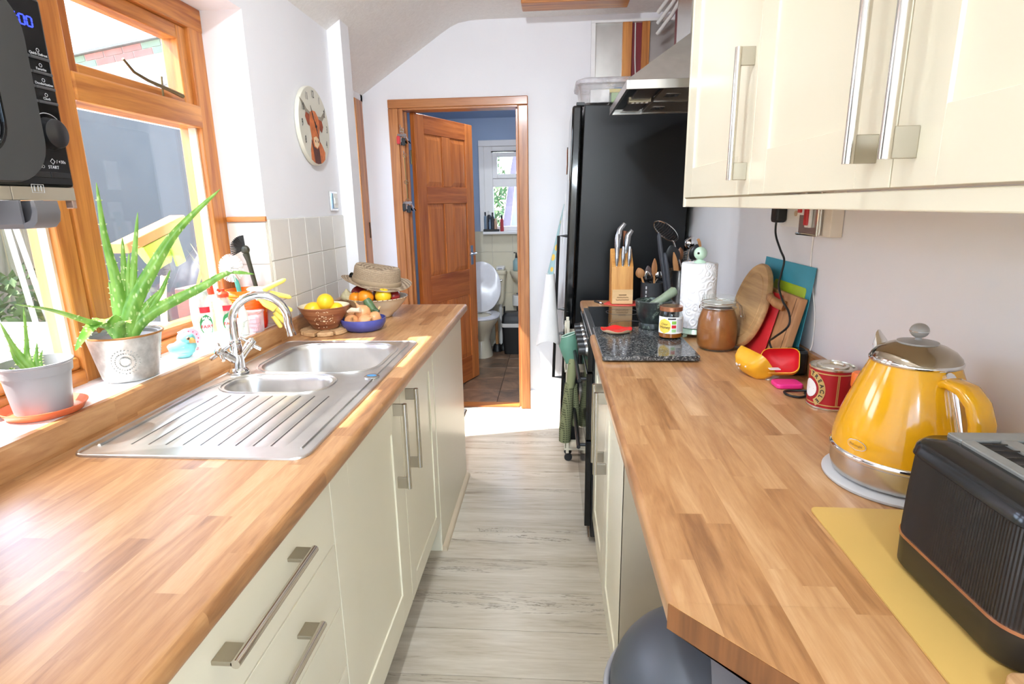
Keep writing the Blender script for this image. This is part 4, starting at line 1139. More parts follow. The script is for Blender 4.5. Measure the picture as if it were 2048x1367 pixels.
mb = MB(); bo = lambda s_, z, r: [(-1.046+p[0], 1.885+p[1], z) for p in rrect(0.055+s_, 0.05+s_, r, 3)]
mb.rings([bo(-0.006, 0.976, 0.008), bo(0, 1.044, 0.01), bo(0.004, 1.046, 0.01), bo(0.004, 1.052, 0.01)])
mb.obj('box', glass('frosted_plastic', (0.95, 0.93, 0.95), 0.8, haze=0.32), t_, smooth=40)
for k_ in range(4): B(-1.068+0.002*k_, -1.030, 1.868, 1.902, 0.979+k_*0.014, 0.991+k_*0.014).obj('tablet', pinkp, t_, bevel=0.002)

# ---- orange pot with brushes and gloves
def ombre():
    t = NT('orange_to_red_glaze'); tc = t.n.new('ShaderNodeTexCoord'); sp = t.n.new('ShaderNodeSeparateXYZ'); t.link(tc.outputs['Object'], sp.inputs[0])
    t.link(t.ramp(t.math('MULTIPLY', sp.outputs[2], 6.4), [(0.1, srgb(214, 26, 20)), (0.85, srgb(240, 118, 24))]), t.b.inputs['Base Color']); t.setp(Roughness=0.12); return t.m
op = thing('utensil_pot', 'orange to red glazed utensil pot in the window corner', 'pot', (-1.092, 1.945, 0.976))
ox, oy, oz = -1.092, 1.945, 0.976
prof = [(0.052, 0), (0.055, 0.003), (0.058, 0.02)]
for i in range(7): prof += [(0.0615+0.0012*i, 0.07+0.009*i), (0.0600+0.0012*i, 0.0745+0.009*i)]
prof += [(0.070, 0.138), (0.072, 0.143), (0.0685, 0.143), (0.064, 0.13), (0.054, 0.01), (0.001, 0.008)]
MB().lathe(prof, (ox, oy, oz), 36).obj('pot', ombre(), op, smooth=35)
db = thing('dish_brush', 'black fan-headed dish brush standing in the orange pot', 'brush', (-1.07, 1.95, 0.985))
oliv = M('olive_black_plastic', (58, 58, 44), 0.4)
MB().tube([(-1.085, 1.955, 0.99), (-1.062, 1.952, 1.13), (-1.075, 1.948, 1.22), (-1.080, 1.946, 1.245)], [0.006, 0.0075, 0.0085, 0.012], 10).obj('handle', oliv, db, smooth=60)
MB().ell((-1.080, 1.945, 1.258), 0.016, 0.012, 0.016).obj('head', oliv, db, smooth=80)
mb = MB()
for i in range(15):
    for j in (-1, 0, 1):
        a = math.radians(95+i*8); dv = Vector((math.cos(a)*0.85, math.cos(a)*0.5+0.10*j, math.sin(a)))
        p = Vector((-1.080, 1.945, 1.262)); mb.tube([p+dv*0.010, p+dv*0.046], [0.0022, 0.0016], 5)
mb.obj('bristles', black_plastic, db)
wb_ = thing('bottle_brush', 'white pom-pom bottle brush with a turquoise handle', 'brush', (-1.11, 1.94, 0.985))
MB().tube([(-1.110, 1.950, 0.99), (-1.118, 1.935, 1.13), (-1.120, 1.930, 1.155)], [0.005, 0.008, 0.007], 10).obj('handle', M('turquoise_plastic', (86, 196, 178), 0.4), wb_, smooth=60)
mb = MB(); rnd = random.Random(3)
for i in range(420):
    z_ = rnd.uniform(-1, 1); a = rnd.uniform(0, 2*PI); q = math.sqrt(1-z_*z_); dv = Vector((q*math.cos(a), q*math.sin(a), z_))
    c_ = Vector((-1.128, 1.924, 1.196)); mb.tube([c_+dv*0.006, c_+Vector((dv.x*0.040, dv.y*0.040, dv.z*0.050))], [0.0012, 0.0009], 3, cap=False)
mb.obj('bristles', M('white_bristle', (248, 248, 246), 0.6), wb_, kind='stuff')
MB().tube([(-1.120, 1.930, 1.15), (-1.128, 1.924, 1.196)], 0.004, 8).obj('core', MATS['turquoise_plastic'], wb_)
gv = thing('rubber_gloves', 'yellow rubber gloves draped over the rim of the orange pot', 'gloves', (-1.02, 1.96, 1.07))
yel = M('yellow_rubber', (238, 218, 104), 0.42, var=0.06, scale=30); cuff_m = M('pale_glove_lining', (246, 240, 196), 0.6)
g0 = Vector((-1.052, 1.925, 1.120))
MB().tube([g0+Vector((-0.014, 0.005, 0.002)), g0+Vector((0.012, -0.004, 0.0)), g0+Vector((0.035, -0.010, -0.030))], [0.024, 0.036, 0.034], 18, flat=0.35).obj('cuff', cuff_m, gv, smooth=60)
MB().tube([g0+Vector((0.030, -0.010, -0.022)), g0+Vector((0.052, -0.012, -0.045)), g0+Vector((0.075, -0.006, -0.066))], [0.034, 0.040, 0.034], 18, flat=0.32).obj('palm', yel, gv, smooth=60)
for (dx, dy, dz, l, k_) in ((0.66, 0.30, -0.42, 0.056, 0), (0.62, 0.22, -0.58, 0.062, 1), (0.54, 0.14, -0.68, 0.060, 2), (0.40, 0.06, -0.78, 0.050, 3)):
    b_ = g0+Vector((0.070+0.006*(1.5-k_), -0.008, -0.052-0.014*k_)); dv = Vector((dx, dy, dz)).normalized()
    MB().tube([b_, b_+dv*l*0.5, b_+dv*l*0.9, b_+dv*l], [0.0098, 0.0090, 0.0080, 0.0035], 10).obj('finger', yel, gv, smooth=70)
b_ = g0+Vector((0.03, 0.0, -0.002)); dv = Vector((0.80, 0.3, 0.36)).normalized()
MB().tube([b_, b_+dv*0.04, b_+dv*0.075, b_+dv*0.086], [0.011, 0.0090, 0.0080, 0.0035], 10).obj('thumb', yel, gv, smooth=70)
b_ = g0+Vector((0.045, 0.015, -0.016)); dv = Vector((0.85, 0.4, -0.28)).normalized()
MB().tube([b_, b_+dv*0.04, b_+dv*0.066, b_+dv*0.074], [0.010, 0.0088, 0.0078, 0.0035], 10).obj('finger', yel, gv, smooth=70)

# ---- trivet, bowls, fruit and hat
tv = thing('wooden_trivet', 'carved round wooden trivet under the brown bowl', 'trivet', (-0.912, 2.165, CT))
light_wood = wood('pale_beech', (176, 132, 86), (222, 184, 136), 'y', knots=False, coat=0.0, rough=0.55)
mb = MB()
for k_ in range(8):
    a0, a1 = 2*PI*k_/8+0.05, 2*PI*(k_+1)/8-0.05
    po = [(-0.912+0.094*math.cos(a0+(a1-a0)*i/6), 2.165+0.094*math.sin(a0+(a1-a0)*i/6)) for i in range(7)] + [(-0.912+0.032*math.cos(a1-(a1-a0)*i/3), 2.165+0.032*math.sin(a1-(a1-a0)*i/3)) for i in range(4)]
    MB().prism(po, CT+0.001, CT+0.017, 'z').obj('segment', light_wood, tv, bevel=0.003)
MB().lathe([(0.036, 0), (0.036, 0.015), (0.001, 0.015)], (-0.912, 2.165, CT+0.001), 20).obj('hub', light_wood, tv)
def stripe_glaze():
    t = NT('brown_stoneware'); tc = t.n.new('ShaderNodeTexCoord'); sp = t.n.new('ShaderNodeSeparateXYZ'); t.link(tc.outputs['Object'], sp.inputs[0])
    n = t.noise(t.coords((6, 6, 70)), 1.0, 3)
    t.link(t.ramp(n, [(0.3, srgb(104, 58, 38)), (0.5, srgb(148, 92, 62)), (0.7, srgb(186, 134, 96))]), t.b.inputs['Base Color']); t.setp(Roughness=0.3); return t.m
bb_ = thing('stoneware_bowl', 'brown striped stoneware bowl of lemons beside the sink', 'bowl', (-0.905, 2.18, CT+0.018))
qx, qy, qz = -0.908, 2.170, CT+0.018
MB().lathe([(0.044, 0), (0.050, 0.002), (0.062, 0.022), (0.083, 0.058), (0.0985, 0.086), (0.101, 0.090), (0.0975, 0.092)], (qx, qy, qz), 40, cap1=False).obj('outer', stripe_glaze(), bb_, smooth=50)
MB().lathe([(0.0985, 0.0915), (0.093, 0.086), (0.078, 0.056), (0.056, 0.022), (0.03, 0.010), (0.001, 0.009)], (qx, qy, qz), 40, cap0=False).obj('inner_glaze', M('cream_glaze', (240, 228, 196), 0.2), bb_, smooth=50)
mb = MB(); rnd = random.Random(5)
for k_ in range(34):   # sprig motif on the side
    u = rnd.gauss(0, 0.018); w2 = rnd.gauss(0.048, 0.018); w2 = min(max(w2, 0.012), 0.078)
    r = 0.0500+0.0510*(w2-0.002)/0.088; a = -1.28+u/r; l = rnd.uniform(0.004, 0.010); th = rnd.uniform(0, PI)
    def on(uu, zz):
        rr = 0.0535+0.0500*(zz-0.002)/0.088
        aa = -1.28+uu/rr; rr += 0.0018
        return (qx+rr*math.cos(aa), qy+rr*math.sin(aa), qz+zz)
    mb.tube([on(u, w2), on(u+l*math.cos(th), w2+l*math.sin(th)*0.8)], [0.0013, 0.0006], 5)
mb.obj('sprig_motif', M('cream_slip', (226, 206, 170), 0.4), bb_, label='cream slip sprig motif')
lemon_m = M('lemon_peel', (246, 200, 40), 0.35, var=0.05, scale=30, bump=0.15, bscale=300)
orange_m = M('orange_peel', (240, 146, 28), 0.35, var=0.05, scale=30, bump=0.2, bscale=300)
def fruit(name, label, cat, c, r, mat, stretch=1.0, group=None, rot=None, stem=True):
    t = thing(name, label, cat, (c[0], c[1], c[2]-r*0.98), group=group or name+'s in the bowls by the sink')
    MB().ell(c, r, r, r*stretch, 20, 14, rot).obj('peel', mat, t, smooth=80)
    if stem:
        ax_ = Vector((0.15, -0.3, 0.94)); 
        if rot: ax_ = rot.to_matrix() @ Vector((0, 0, 1))
        p = Vector(c)+ax_.normalized()*r*stretch*0.97
        MB().ell(p, 0.004, 0.004, 0.0025, 8, 5).obj('stem_end', M('green_brown_stem', (110, 100, 50), 0.6), t)
    return t
fruit('lemon', 'round yellow lemon perched on top in the brown bowl', 'lemon', (-0.893, 2.150, qz+0.108), 0.0330, lemon_m, 1.0, stem=False)
fruit('lemon', 'lemon at the left inside the brown bowl', 'lemon', (-0.940, 2.135, qz+0.079), 0.0310, lemon_m, 1.15, rot=Euler((0, 1.3, 0.6)))
fruit('lemon', 'lemon at the right inside the brown bowl', 'lemon', (-0.860, 2.165, qz+0.073), 0.0300, lemon_m, 1.1, rot=Euler((0.5, 1.2, 0)))
fruit('lemon', 'lemon at the back inside the brown bowl', 'lemon', (-0.915, 2.208, qz+0.075), 0.0300, lemon_m, 1.1, rot=Euler((1.0, 0.2, 0)))

blu = thing('blue_bowl', 'low blue glazed bowl of onions at the end of the sink', 'bowl', (-0.768, 2.215, CT))
MB().lathe([(0.060, 0), (0.064, 0.001), (0.078, 0.010), (0.089, 0.030), (0.0915, 0.046), (0.0915, 0.050), (0.0875, 0.050), (0.085, 0.032), (0.072, 0.012), (0.001, 0.008)], (-0.768, 2.215, CT), 44).obj('bowl', M('blue_stoneware', (76, 84, 158), 0.22, var=0.25, scale=14), blu, smooth=45)
onion_m = M('onion_skin', (226, 164, 110), 0.35, var=0.14, scale=20)
def onion(label, c, r, tilt):
    t = thing('onion', label, 'onion', (c[0], c[1], c[2]-r), group='onions in the blue bowl')
    R = Euler(tilt).to_matrix()
    prof = [(0.004, -1.0), (0.45, -0.92), (0.85, -0.5), (1.0, 0.0), (0.86, 0.5), (0.5, 0.88), (0.2, 1.1), (0.1, 1.45), (0.06, 1.6)]
    mb = MB().lathe([(p*r if p > 0.01 else 0.0006, z_*r*0.92) for p, z_ in prof], (0, 0, 0), 18)
    mb.v = [tuple(R @ Vector(v)+Vector(c)) for v in mb.v]
    mb.obj('bulb', onion_m, t, smooth=70)
    mb = MB(); tip = Vector(c)+R @ Vector((0, 0, r*1.38))
    for k_ in range(5): mb.tube([tip, tip+R @ Vector((0.004*math.cos(k_*1.3), 0.004*math.sin(k_*1.3), 0.014))], [0.002, 0.0006], 5)
    mb.obj('neck', M('dry_onion_neck', (220, 190, 130), 0.7), t)
onion('onion lying at the front left of the blue bowl', (-0.800, 2.170, CT+0.043), 0.030, (0.9, 0.6, 0))
onion('onion at the front right of the blue bowl', (-0.742, 2.165, CT+0.043), 0.031, (0.7, 0.9, 0.2))
onion('onion at the left rim of the blue bowl', (-0.818, 2.222, CT+0.050), 0.032, (0.3, -0.8, 0))
onion('large onion piled on top of the blue bowl', (-0.765, 2.205, CT+0.072), 0.034, (0.2, -0.5, 0.3))
onion('onion at the back right of the blue bowl', (-0.722, 2.215, CT+0.046), 0.030, (-0.4, 0.4, 0))
cg = thing('courgette', 'stubby green courgette end poking out of the onion bowl', 'courgette', (-0.745, 2.24, CT+0.07))
MB().tube([(-0.715, 2.235, CT+0.060), (-0.735, 2.235, CT+0.085), (-0.752, 2.235, CT+0.112), (-0.758, 2.235, CT+0.122)], [0.013, 0.016, 0.018, 0.013], 14).obj('flesh', M('courgette_skin', (84, 110, 70), 0.4, var=0.15, scale=60), cg, smooth=50)
MB().tube([(-0.735, 2.232, CT+0.080), (-0.722, 2.230, CT+0.078), (-0.706, 2.228, CT+0.070)], [0.012, 0.011, 0.009], 10).obj('stalk', M('dark_green_stalk', (52, 74, 40), 0.5), cg, smooth=60)
gi = thing('ginger_root', 'pale knob of ginger lying across the onions', 'ginger', (-0.80, 2.19, CT+0.075))
MB().tube([(-0.815, 2.172, CT+0.082), (-0.795, 2.168, CT+0.090), (-0.772, 2.160, CT+0.090), (-0.758, 2.158, CT+0.092)], [0.006, 0.010, 0.009, 0.0105], 12).obj('root', M('ginger_skin', (232, 208, 176), 0.6, var=0.1, scale=50, bump=0.3, bscale=120), gi, smooth=70)

cb_ = thing('cream_bowl', 'wide cream bowl with a patterned rim, full of fruit under the hat', 'bowl', (-0.80, 2.505, CT))
wx, wy = -0.795, 2.500
MB().lathe([(0.060, 0), (0.064, 0.002), (0.066, 0.008), (0.100, 0.040), (0.128, 0.074), (0.136, 0.088), (0.139, 0.090), (0.139, 0.093), (0.132, 0.092), (0.122, 0.076), (0.094, 0.044), (0.05, 0.014), (0.001, 0.012)], (wx, wy, CT), 48).obj('bowl', M('cream_ceramic', (224, 206, 176), 0.22, var=0.03), cb_, smooth=45)
mb = MB()
for k_ in range(40):
    a = 2*PI*k_/40; mb.ell((wx+0.1375*math.cos(a), wy+0.1375*math.sin(a), CT+0.0915), 0.0042, 0.0042, 0.0022, 6, 4)
mb.obj('rim_pattern', M('plum_rim_print', (150, 112, 96), 0.4), cb_)
apple_m = M('red_apple_skin', (150, 42, 40), 0.25, var=0.35, scale=16)
fr_ = [('orange', 'orange at the front of the cream bowl', (-0.820, 2.418, 1.010), 0.036, orange_m), ('orange', 'small orange at the left of the cream bowl', (-0.870, 2.432, 1.004), 0.030, orange_m),
       ('orange', 'yellow orange at the right of the cream bowl', (-0.745, 2.432, 1.014), 0.036, lemon_m), ('apple', 'dark red apple under the hat on the left', (-0.868, 2.480, 1.018), 0.038, apple_m),
       ('apple', 'red apple at the right of the cream bowl', (-0.712, 2.478, 1.006), 0.030, apple_m), ('apple', 'red apple hidden at the back of the cream bowl', (-0.80, 2.565, 1.000), 0.036, apple_m)]
for nm, lb, c, r, mt in fr_: fruit(nm, lb, nm, c, r, mt, 0.94)
gb = thing('garlic_bulb', 'papery purple and green bulb at the left of the fruit bowl', 'garlic', (-0.925, 2.45, 0.985))
MB().lathe([(0.008, -0.022), (0.026, -0.014), (0.030, 0.0), (0.020, 0.016), (0.008, 0.026), (0.004, 0.034)], (-0.912, 2.440, 1.012), 12).obj('bulb', M('papery_garlic', (190, 178, 140), 0.6, var=0.25, scale=40), gb, smooth=50)
# straw trilby resting on the fruit
def straw():
    t = NT('woven_straw'); v = t.coords((1, 1, 1)); w2 = t.n.new('ShaderNodeTexWave'); w2.wave_type = 'BANDS'; w2.bands_direction = 'Z'
    w2.inputs['Scale'].default_value = 75; w2.inputs['Distortion'].default_value = 2.0; w2.inputs['Detail'].default_value = 2; t.link(v, w2.inputs['Vector'])
    n = t.noise(v, 160, 3); f = t.math('ADD', t.math('MULTIPLY', w2.outputs['Fac'], 0.5), t.math('MULTIPLY', n, 0.5))
    t.link(t.ramp(f, [(0.25, srgb(126, 104, 82)), (0.75, srgb(186, 164, 136))]), t.b.inputs['Base Color']); t.setp(Roughness=0.85); t.bump(f, 0.6, 0.002); return t.m
straw_m = straw()
ht = local_thing('straw_hat', 'beige woven straw hat resting on the fruit bowl', 'hat', (-0.800, 2.525, 1.058), rot=(math.radians(3), math.radians(9), 0))
n = 48; rings = []
def wave(k_, r): return 0.010*math.sin(2*(2*PI*k_/n)+0.5)*(r-0.10)/0.05 if r > 0.10 else 0
for r, z_ in ((0.098, -0.002), (0.122, 0.0), (0.150, 0.004), (0.156, 0.008), (0.154, 0.010), (0.148, 0.007), (0.120, 0.003), (0.100, 0.004)):
    rings.append([(r*1.02*math.cos(2*PI*k_/n), r*0.92*math.sin(2*PI*k_/n), z_+wave(k_, r)) for k_ in range(n)])
MB().rings(rings, False, False).obj('brim', straw_m, ht, smooth=60)
rings = []
for r, z_ in ((0.100, 0.0), (0.101, 0.02), (0.098, 0.045), (0.096, 0.066), (0.090, 0.077), (0.075, 0.079), (0.05, 0.070), (0.02, 0.064), (0.002, 0.063)):
    rings.append([(r*(1.08)*math.cos(2*PI*k_/n), r*0.88*math.sin(2*PI*k_/n), z_+(0.004*math.cos(2*(2*PI*k_/n)) if z_ > 0.05 else 0)) for k_ in range(n)])
MB().rings(rings, False, True).obj('crown', straw_m, ht, smooth=60)
rings = []
for r, z_ in ((0.1025, 0.002), (0.1040, 0.004), (0.1035, 0.022), (0.1010, 0.024)):
    rings.append([(r*1.08*math.cos(2*PI*k_/n), r*0.88*math.sin(2*PI*k_/n), z_) for k_ in range(n)])
MB().rings(rings, False, False).obj('hat_band', M('straw_band', (158, 136, 108), 0.8, bump=0.5, bscale=200), ht, smooth=60)
sg = thing('sunglasses', 'dark sunglasses tucked behind the hat against the tiles', 'sunglasses', (-0.95, 2.56, 1.05))
mb = MB()
for dy in (0.0, 0.052):
    MB().lathe([(0.020, -0.0015), (0.021, 0), (0.020, 0.0015)], (0, 0, 0), 16).xf(frame((-0.925, 2.555+dy, 1.085), (0.3, 1, 0), (0, 0.1, 1))).obj('lens', black_gloss, sg)
MB().tube([(-0.925, 2.575, 1.09), (-0.922, 2.587, 1.093)], 0.0025, 6).obj('bridge', black_plastic, sg)
MB().tube([(-0.930, 2.535, 1.088), (-0.90, 2.53, 1.10), (-0.86, 2.53, 1.09)], 0.0025, 6).obj('temple', black_plastic, sg)

# ---- wall clock with a printed highland cow
ckc = thing('wall_clock', 'round cream wall clock printed with a ginger long-horned cow', 'clock', (XW, 2.508, 1.736))
cx0 = XW+0.002
yc, zc = 2.508, 1.736
fm = lambda x: frame((x, yc, zc), (0, 1, 0), (0, 0, 1))   # right = +y, up = z, faces +x
MB().lathe([(0.155, 0), (0.160, 0.003), (0.160, 0.015), (0.157, 0.019), (0.001, 0.019)], (0, 0, 0), 64).xf(fm(cx0)).obj('disc', M('clock_face_cream', (214, 210, 194), 0.4, var=0.02), ckc, smooth=40)
F_ = cx0+0.0192
def flat(pts, z_, name, mat):
    mb = MB().prism(pts, 0, 0.0004, 'z').xf(fm(F_+z_)); return mb.obj(name, mat, ckc)
ginger = M('ginger_hair_print', (208, 116, 62), 0.6, var=0.25, scale=40); ging_d = M('dark_ginger_print', (150, 70, 40), 0.6, var=0.3, scale=30); brown_d = M('dark_brown_print', (92, 50, 40), 0.6, var=0.3, scale=30)
horn = M('horn_print', (150, 140, 124), 0.6, var=0.2, scale=30); muzz = M('muzzle_print', (232, 200, 160), 0.6); inkm = M('clock_ink', (40, 38, 40), 0.5)
def circ_clip(pts): return [(p[0], p[1]) if math.hypot(*p) < 0.154 else (p[0]*0.154/math.hypot(*p), p[1]*0.154/math.hypot(*p)) for p in pts]
flat(circ_clip([(-0.075, -0.16), (-0.065, -0.10), (-0.045, -0.055), (0.02, -0.045), (0.06, -0.07), (0.09, -0.10), (0.10, -0.16), (0.05, -0.16), (0.0, -0.17), (-0.04, -0.16)]), 0.0, 'cow_neck_print', ginger)
flat(circ_clip([(-0.03, -0.155), (-0.05, -0.06), (0.02, -0.055), (0.035, -0.16), (0.0, -0.17)]), 0.0006, 'cow_chest_print', brown_d)
flat([(-0.045, 0.052), (-0.02, 0.062), (0.012, 0.062), (0.040, 0.04), (0.048, 0.0), (0.034, -0.035), (0.030, -0.075), (0.004, -0.092), (-0.028, -0.085), (-0.046, -0.05), (-0.056, 0.0)], 0.0012, 'cow_face_print', ginger)
flat([(-0.05, 0.042), (-0.085, 0.048), (-0.095, 0.030), (-0.075, 0.0), (-0.058, -0.005)], 0.0010, 'cow_ear_print', ging_d)
flat([(0.042, 0.035), (0.078, 0.030), (0.088, 0.008), (0.070, -0.018), (0.05, -0.01)], 0.0010, 'cow_ear_print', ging_d)
flat([(-0.042, 0.052), (-0.075, 0.062), (-0.105, 0.085), (-0.138, 0.055+0.042), (-0.112, 0.072), (-0.085, 0.048), (-0.052, 0.038)], 0.0008, 'cow_horn_print', horn)
flat([(0.034, 0.045), (0.075, 0.048), (0.108, 0.072), (0.125, 0.092), (0.118, 0.060), (0.085, 0.032), (0.045, 0.026)], 0.0008, 'cow_horn_print', horn)
flat([(-0.03, -0.048), (0.0, -0.040), (0.024, -0.05), (0.026, -0.072), (0.002, -0.088), (-0.024, -0.08)], 0.0018, 'cow_muzzle_print', muzz)
for sx in (-1, 1): flat([(sx*0.013-0.002, -0.065), (sx*0.013+0.005, -0.066), (sx*0.013+0.003, -0.056), (sx*0.013-0.003, -0.056)], 0.0024, 'cow_nostril_print', brown_d)
for i in range(1, 13):
    if i in (5, 6, 7): continue
    a = PI/2-2*PI*i/12
    text(str(i), 0.042, inkm, ckc, fm(F_+0.0022) @ Matrix.Translation((0.128*math.cos(a), 0.128*math.sin(a), 0)), name='numeral', depth=0.0002, sx=0.62)
def hand(a_deg, l, w2, z_):
    a = math.radians(a_deg); d_ = (math.cos(a), math.sin(a)); n_ = (-d_[1], d_[0])
    pts = [(d_[0]*t-n_[0]*q, d_[1]*t-n_[1]*q) for t, q in ((-0.02, w2), (l*0.55, w2*1.6), (l*0.6, w2*2.2), (l, 0.0003))] + [(d_[0]*t+n_[0]*q, d_[1]*t+n_[1]*q) for t, q in ((l, 0.0003), (l*0.6, w2*2.2), (l*0.55, w2*1.6), (-0.02, w2))]
    MB().prism(pts, 0, 0.001, 'z').xf(fm(F_+z_)).obj('clock_hand', inkm, ckc)
hand(117, 0.088, 0.0016, 0.004); hand(-68, 0.075, 0.0012, 0.0055)
MB().lathe([(0.006, 0), (0.006, 0.004), (0.001, 0.005)], (0, 0, 0), 12).xf(fm(F_+0.004)).obj('hand_boss', inkm, ckc)

# ---- chrome-edged light switch
sw = thing('light_switch', 'chrome light switch plate above the wall tiles', 'switch', (XW, 2.690, 1.427))
B(XW+0.001, XW+0.009, 2.645, 2.733, 1.383, 1.471).obj('plate', chrome, sw, bevel=0.002)
B(XW+0.009, XW+0.0115, 2.656, 2.722, 1.392, 1.462).obj('insert', M('blue_grey_insert', (120, 146, 168), 0.15, 0.6), sw)
rk = B(XW+0.0115, XW+0.0175, 2.676, 2.715, 1.414, 1.442).obj('rocker', white_plastic, sw, bevel=0.002)
B(XW+0.0115, XW+0.014, 2.672, 2.719, 1.395, 1.462).obj('rocker_surround', white_plastic, sw, bevel=0.001)

# ---- microwave on a wall bracket
mw = thing('microwave_oven', 'black microwave oven with a silver base trim, at top left', 'microwave', (-0.93, 0.65, 1.414))
MX = -0.752; MY1 = 0.876; MY0 = 0.39; MZ0, MZ1 = 1.414, 1.700
B(-1.020, MX-0.012, MY0, MY1-0.004, MZ0+0.006, MZ1).obj('body', black_satin, mw, bevel=0.004)
B(MX-0.012, MX, MY0, MY1, MZ0+0.020, MZ1).obj('front_panel', black_gloss, mw, bevel=0.004)
B(MX-0.014, MX-0.002, MY0, 0.7665, MZ0, MZ0+0.0195).obj('base_trim', M('champagne_silver', (196, 186, 168), 0.3, 0.7), mw, bevel=0.001)
B(MX-0.014, MX-0.002, 0.768, MY1, MZ0, MZ0+0.0195).obj('base_trim', MATS['champagne_silver'], mw, bevel=0.001)
B(MX-0.016, MX-0.004, MY1-0.006, MY1+0.002, MZ0-0.012, MZ1-0.004).obj('side_trim', M('rose_silver', (206, 176, 160), 0.25, 0.8), mw, bevel=0.001)
# door with its moulded grey frame, rounded corners
dmat = M('graphite_plastic', (58, 58, 58), 0.38, var=0.06)
dr = MB()
outer = [(0.611+p[0], 1.567+p[1]) for p in rrect(0.424, 0.258, 0.060, 8)]
inner = [(0.590+p[0], 1.567+p[1]) for p in rrect(0.345, 0.190, 0.045, 8)]
dr.rings([[(MX, *p) for p in outer], [(MX+0.010, *p) for p in outer], [(MX+0.016, *[q*0.985+c*0.015 for q, c in zip(p, (0.6, 1.567))]) for p in outer], [(MX+0.016, *p) for p in inner], [(MX+0.004, *p) for p in inner]], False, False)
dd = dr.obj('door', dmat, mw, smooth=40)
MB().prism(inner, MX+0.001, MX+0.005, 'x').obj('door_glass', black_gloss, dd)
MB().tube([(MX+0.013, *p) for p in inner]+[(MX+0.013, *inner[0])], 0.0035, 6).obj('window_seal', black_gloss, dd, smooth=60)
FW = frame((MX+0.0006, 0, 0), (0, 1, 0), (0, 0, 1))
led = M('blue_led', (40, 60, 230), 0.4); led.node_tree.nodes['Principled BSDF'].inputs['Emission Color'].default_value = (0.05, 0.08, 1.0, 1); led.node_tree.nodes['Principled BSDF'].inputs['Emission Strength'].default_value = 0.6
grey_ink = M('grey_ink', (196, 196, 198), 0.5)
def mt(s, y_, z_, size, mat=grey_ink, par=mw, sx=1.0): return text(s, size, mat, par, FW @ Matrix.Translation((y_, z_, 0)), depth=0.0002, sx=sx)
# seven segment clock
def seg7(ch, y0, z0, w2=0.0042, h2=0.0064):
    on = {'0': 'abcdef', '5': 'acdfg', '1': 'bc'}[ch]; t2 = 0.0009; mb = MB()
    S_ = {'a': (0, h2, 1), 'g': (0, 0, 1), 'd': (0, -h2, 1), 'f': (-w2, h2/2, 0), 'b': (w2, h2/2, 0), 'e': (-w2, -h2/2, 0), 'c': (w2, -h2/2, 0)}
    for k_ in on:
        a, b, hz = S_[k_]
        if hz: mb.box(MX, MX+0.0012, y0+a-w2*0.8, y0+a+w2*0.8, z0+b-t2, z0+b+t2)
        else: mb.box(MX, MX+0.0012, y0+a-t2, y0+a+t2, z0+b-h2*0.42, z0+b+h2*0.42)
    mb.obj('display_digit', led, mw)
seg7('5', 0.8255, 1.664); seg7('0', 0.8385, 1.664); seg7('0', 0.8505, 1.664)
B(MX, MX+0.0012, 0.8312, 0.8324, 1.6662, 1.6674).obj('display_colon', led, mw); B(MX, MX+0.0012, 0.8312, 0.8324, 1.6606, 1.6618).obj('display_colon', led, mw)
btn = M('grey_bar_button', (72, 72, 74), 0.35)
for k_, wd in enumerate(('Quick Defrost', 'Favorite', 'Deodorization', 'Clock')):
    z_ = 1.6185-0.0204*k_
    b_ = B(MX, MX+0.003, 0.8385, 0.8715, z_-0.004, z_).obj('button', btn, mw, bevel=0.0008)
    B(MX, MX+0.003, 0.825, 0.8370, z_-0.004, z_).obj('button', btn, mw, bevel=0.0008)
    mt(wd, 0.855, z_+0.0036, 0.0052)
    MB().tube([(MX+0.0006, 0.855+0.0024*math.cos(a), z_+0.0090+0.0024*math.sin(a)) for a in [2*PI*i/8 for i in range(9)]], 0.00035, 4).obj('button_icon', grey_ink, mw)
kc = (MX, 0.8480, 1.511)
kk = MB().tube([kc, (MX+0.004, kc[1], kc[2]), (MX+0.013, kc[1], kc[2]), (MX+0.0145, kc[1], kc[2])], [0.0235, 0.0215, 0.0205, 0.0185], 32).obj('dial_knob', M('dark_metal_knob', (70, 70, 72), 0.3, 0.8), mw, smooth=40)
MB().tube([(MX+0.0006, kc[1]+0.029*math.cos(a), kc[2]+0.029*math.sin(a)) for a in [0.9+2.0*i/12 for i in range(13)]], 0.0006, 4).obj('dial_scale', grey_ink, mw)
mt('ECO', 0.821, 1.4625, 0.0065); mt('START', 0.843, 1.4625, 0.0065); mt('/ +30s', 0.858, 1.4710, 0.0065)
MB().tube([(MX+0.0006, 0.843+0.004*math.cos(a), 1.4710+0.004*math.sin(a)) for a in [PI/2*i for i in range(5)]], 0.0004, 4).obj('button_icon', grey_ink, mw)
for (a, b) in ((0.800, 0.8335), (0.8345, 0.868)):
    B(MX, MX+0.0025, a, b, 1.447, 1.4555).obj('button', M('dark_button', (36, 36, 38), 0.25), mw, bevel=0.0008)
MB().tube([(MX+0.0006, 0.798, 1.4365), (MX+0.0006, 0.818, 1.4365), (MX+0.0006, 0.818, 1.4445-0.0195), (MX+0.0006, 0.798, 1.4445-0.0195), (MX+0.0006, 0.798, 1.4365)], 0.0005, 4).obj('printed_logo', grey_ink, mw)
for q in (0.802, 0.808, 0.813): B(MX, MX+0.0008, q, q+0.0015, 1.427, 1.435).obj('printed_logo', grey_ink, mw)
for x in (-0.99, -0.80):
    for yy in (MY0+0.05, MY1-0.10): MB().lathe([(0.012, 0), (0.014, 0.006)], (x, yy, MZ0), 12).obj('foot', black_plastic, mw)
bk = thing('microwave_bracket', 'grey metal wall bracket carrying the microwave', 'bracket', (-0.95, 0.65, 1.38))
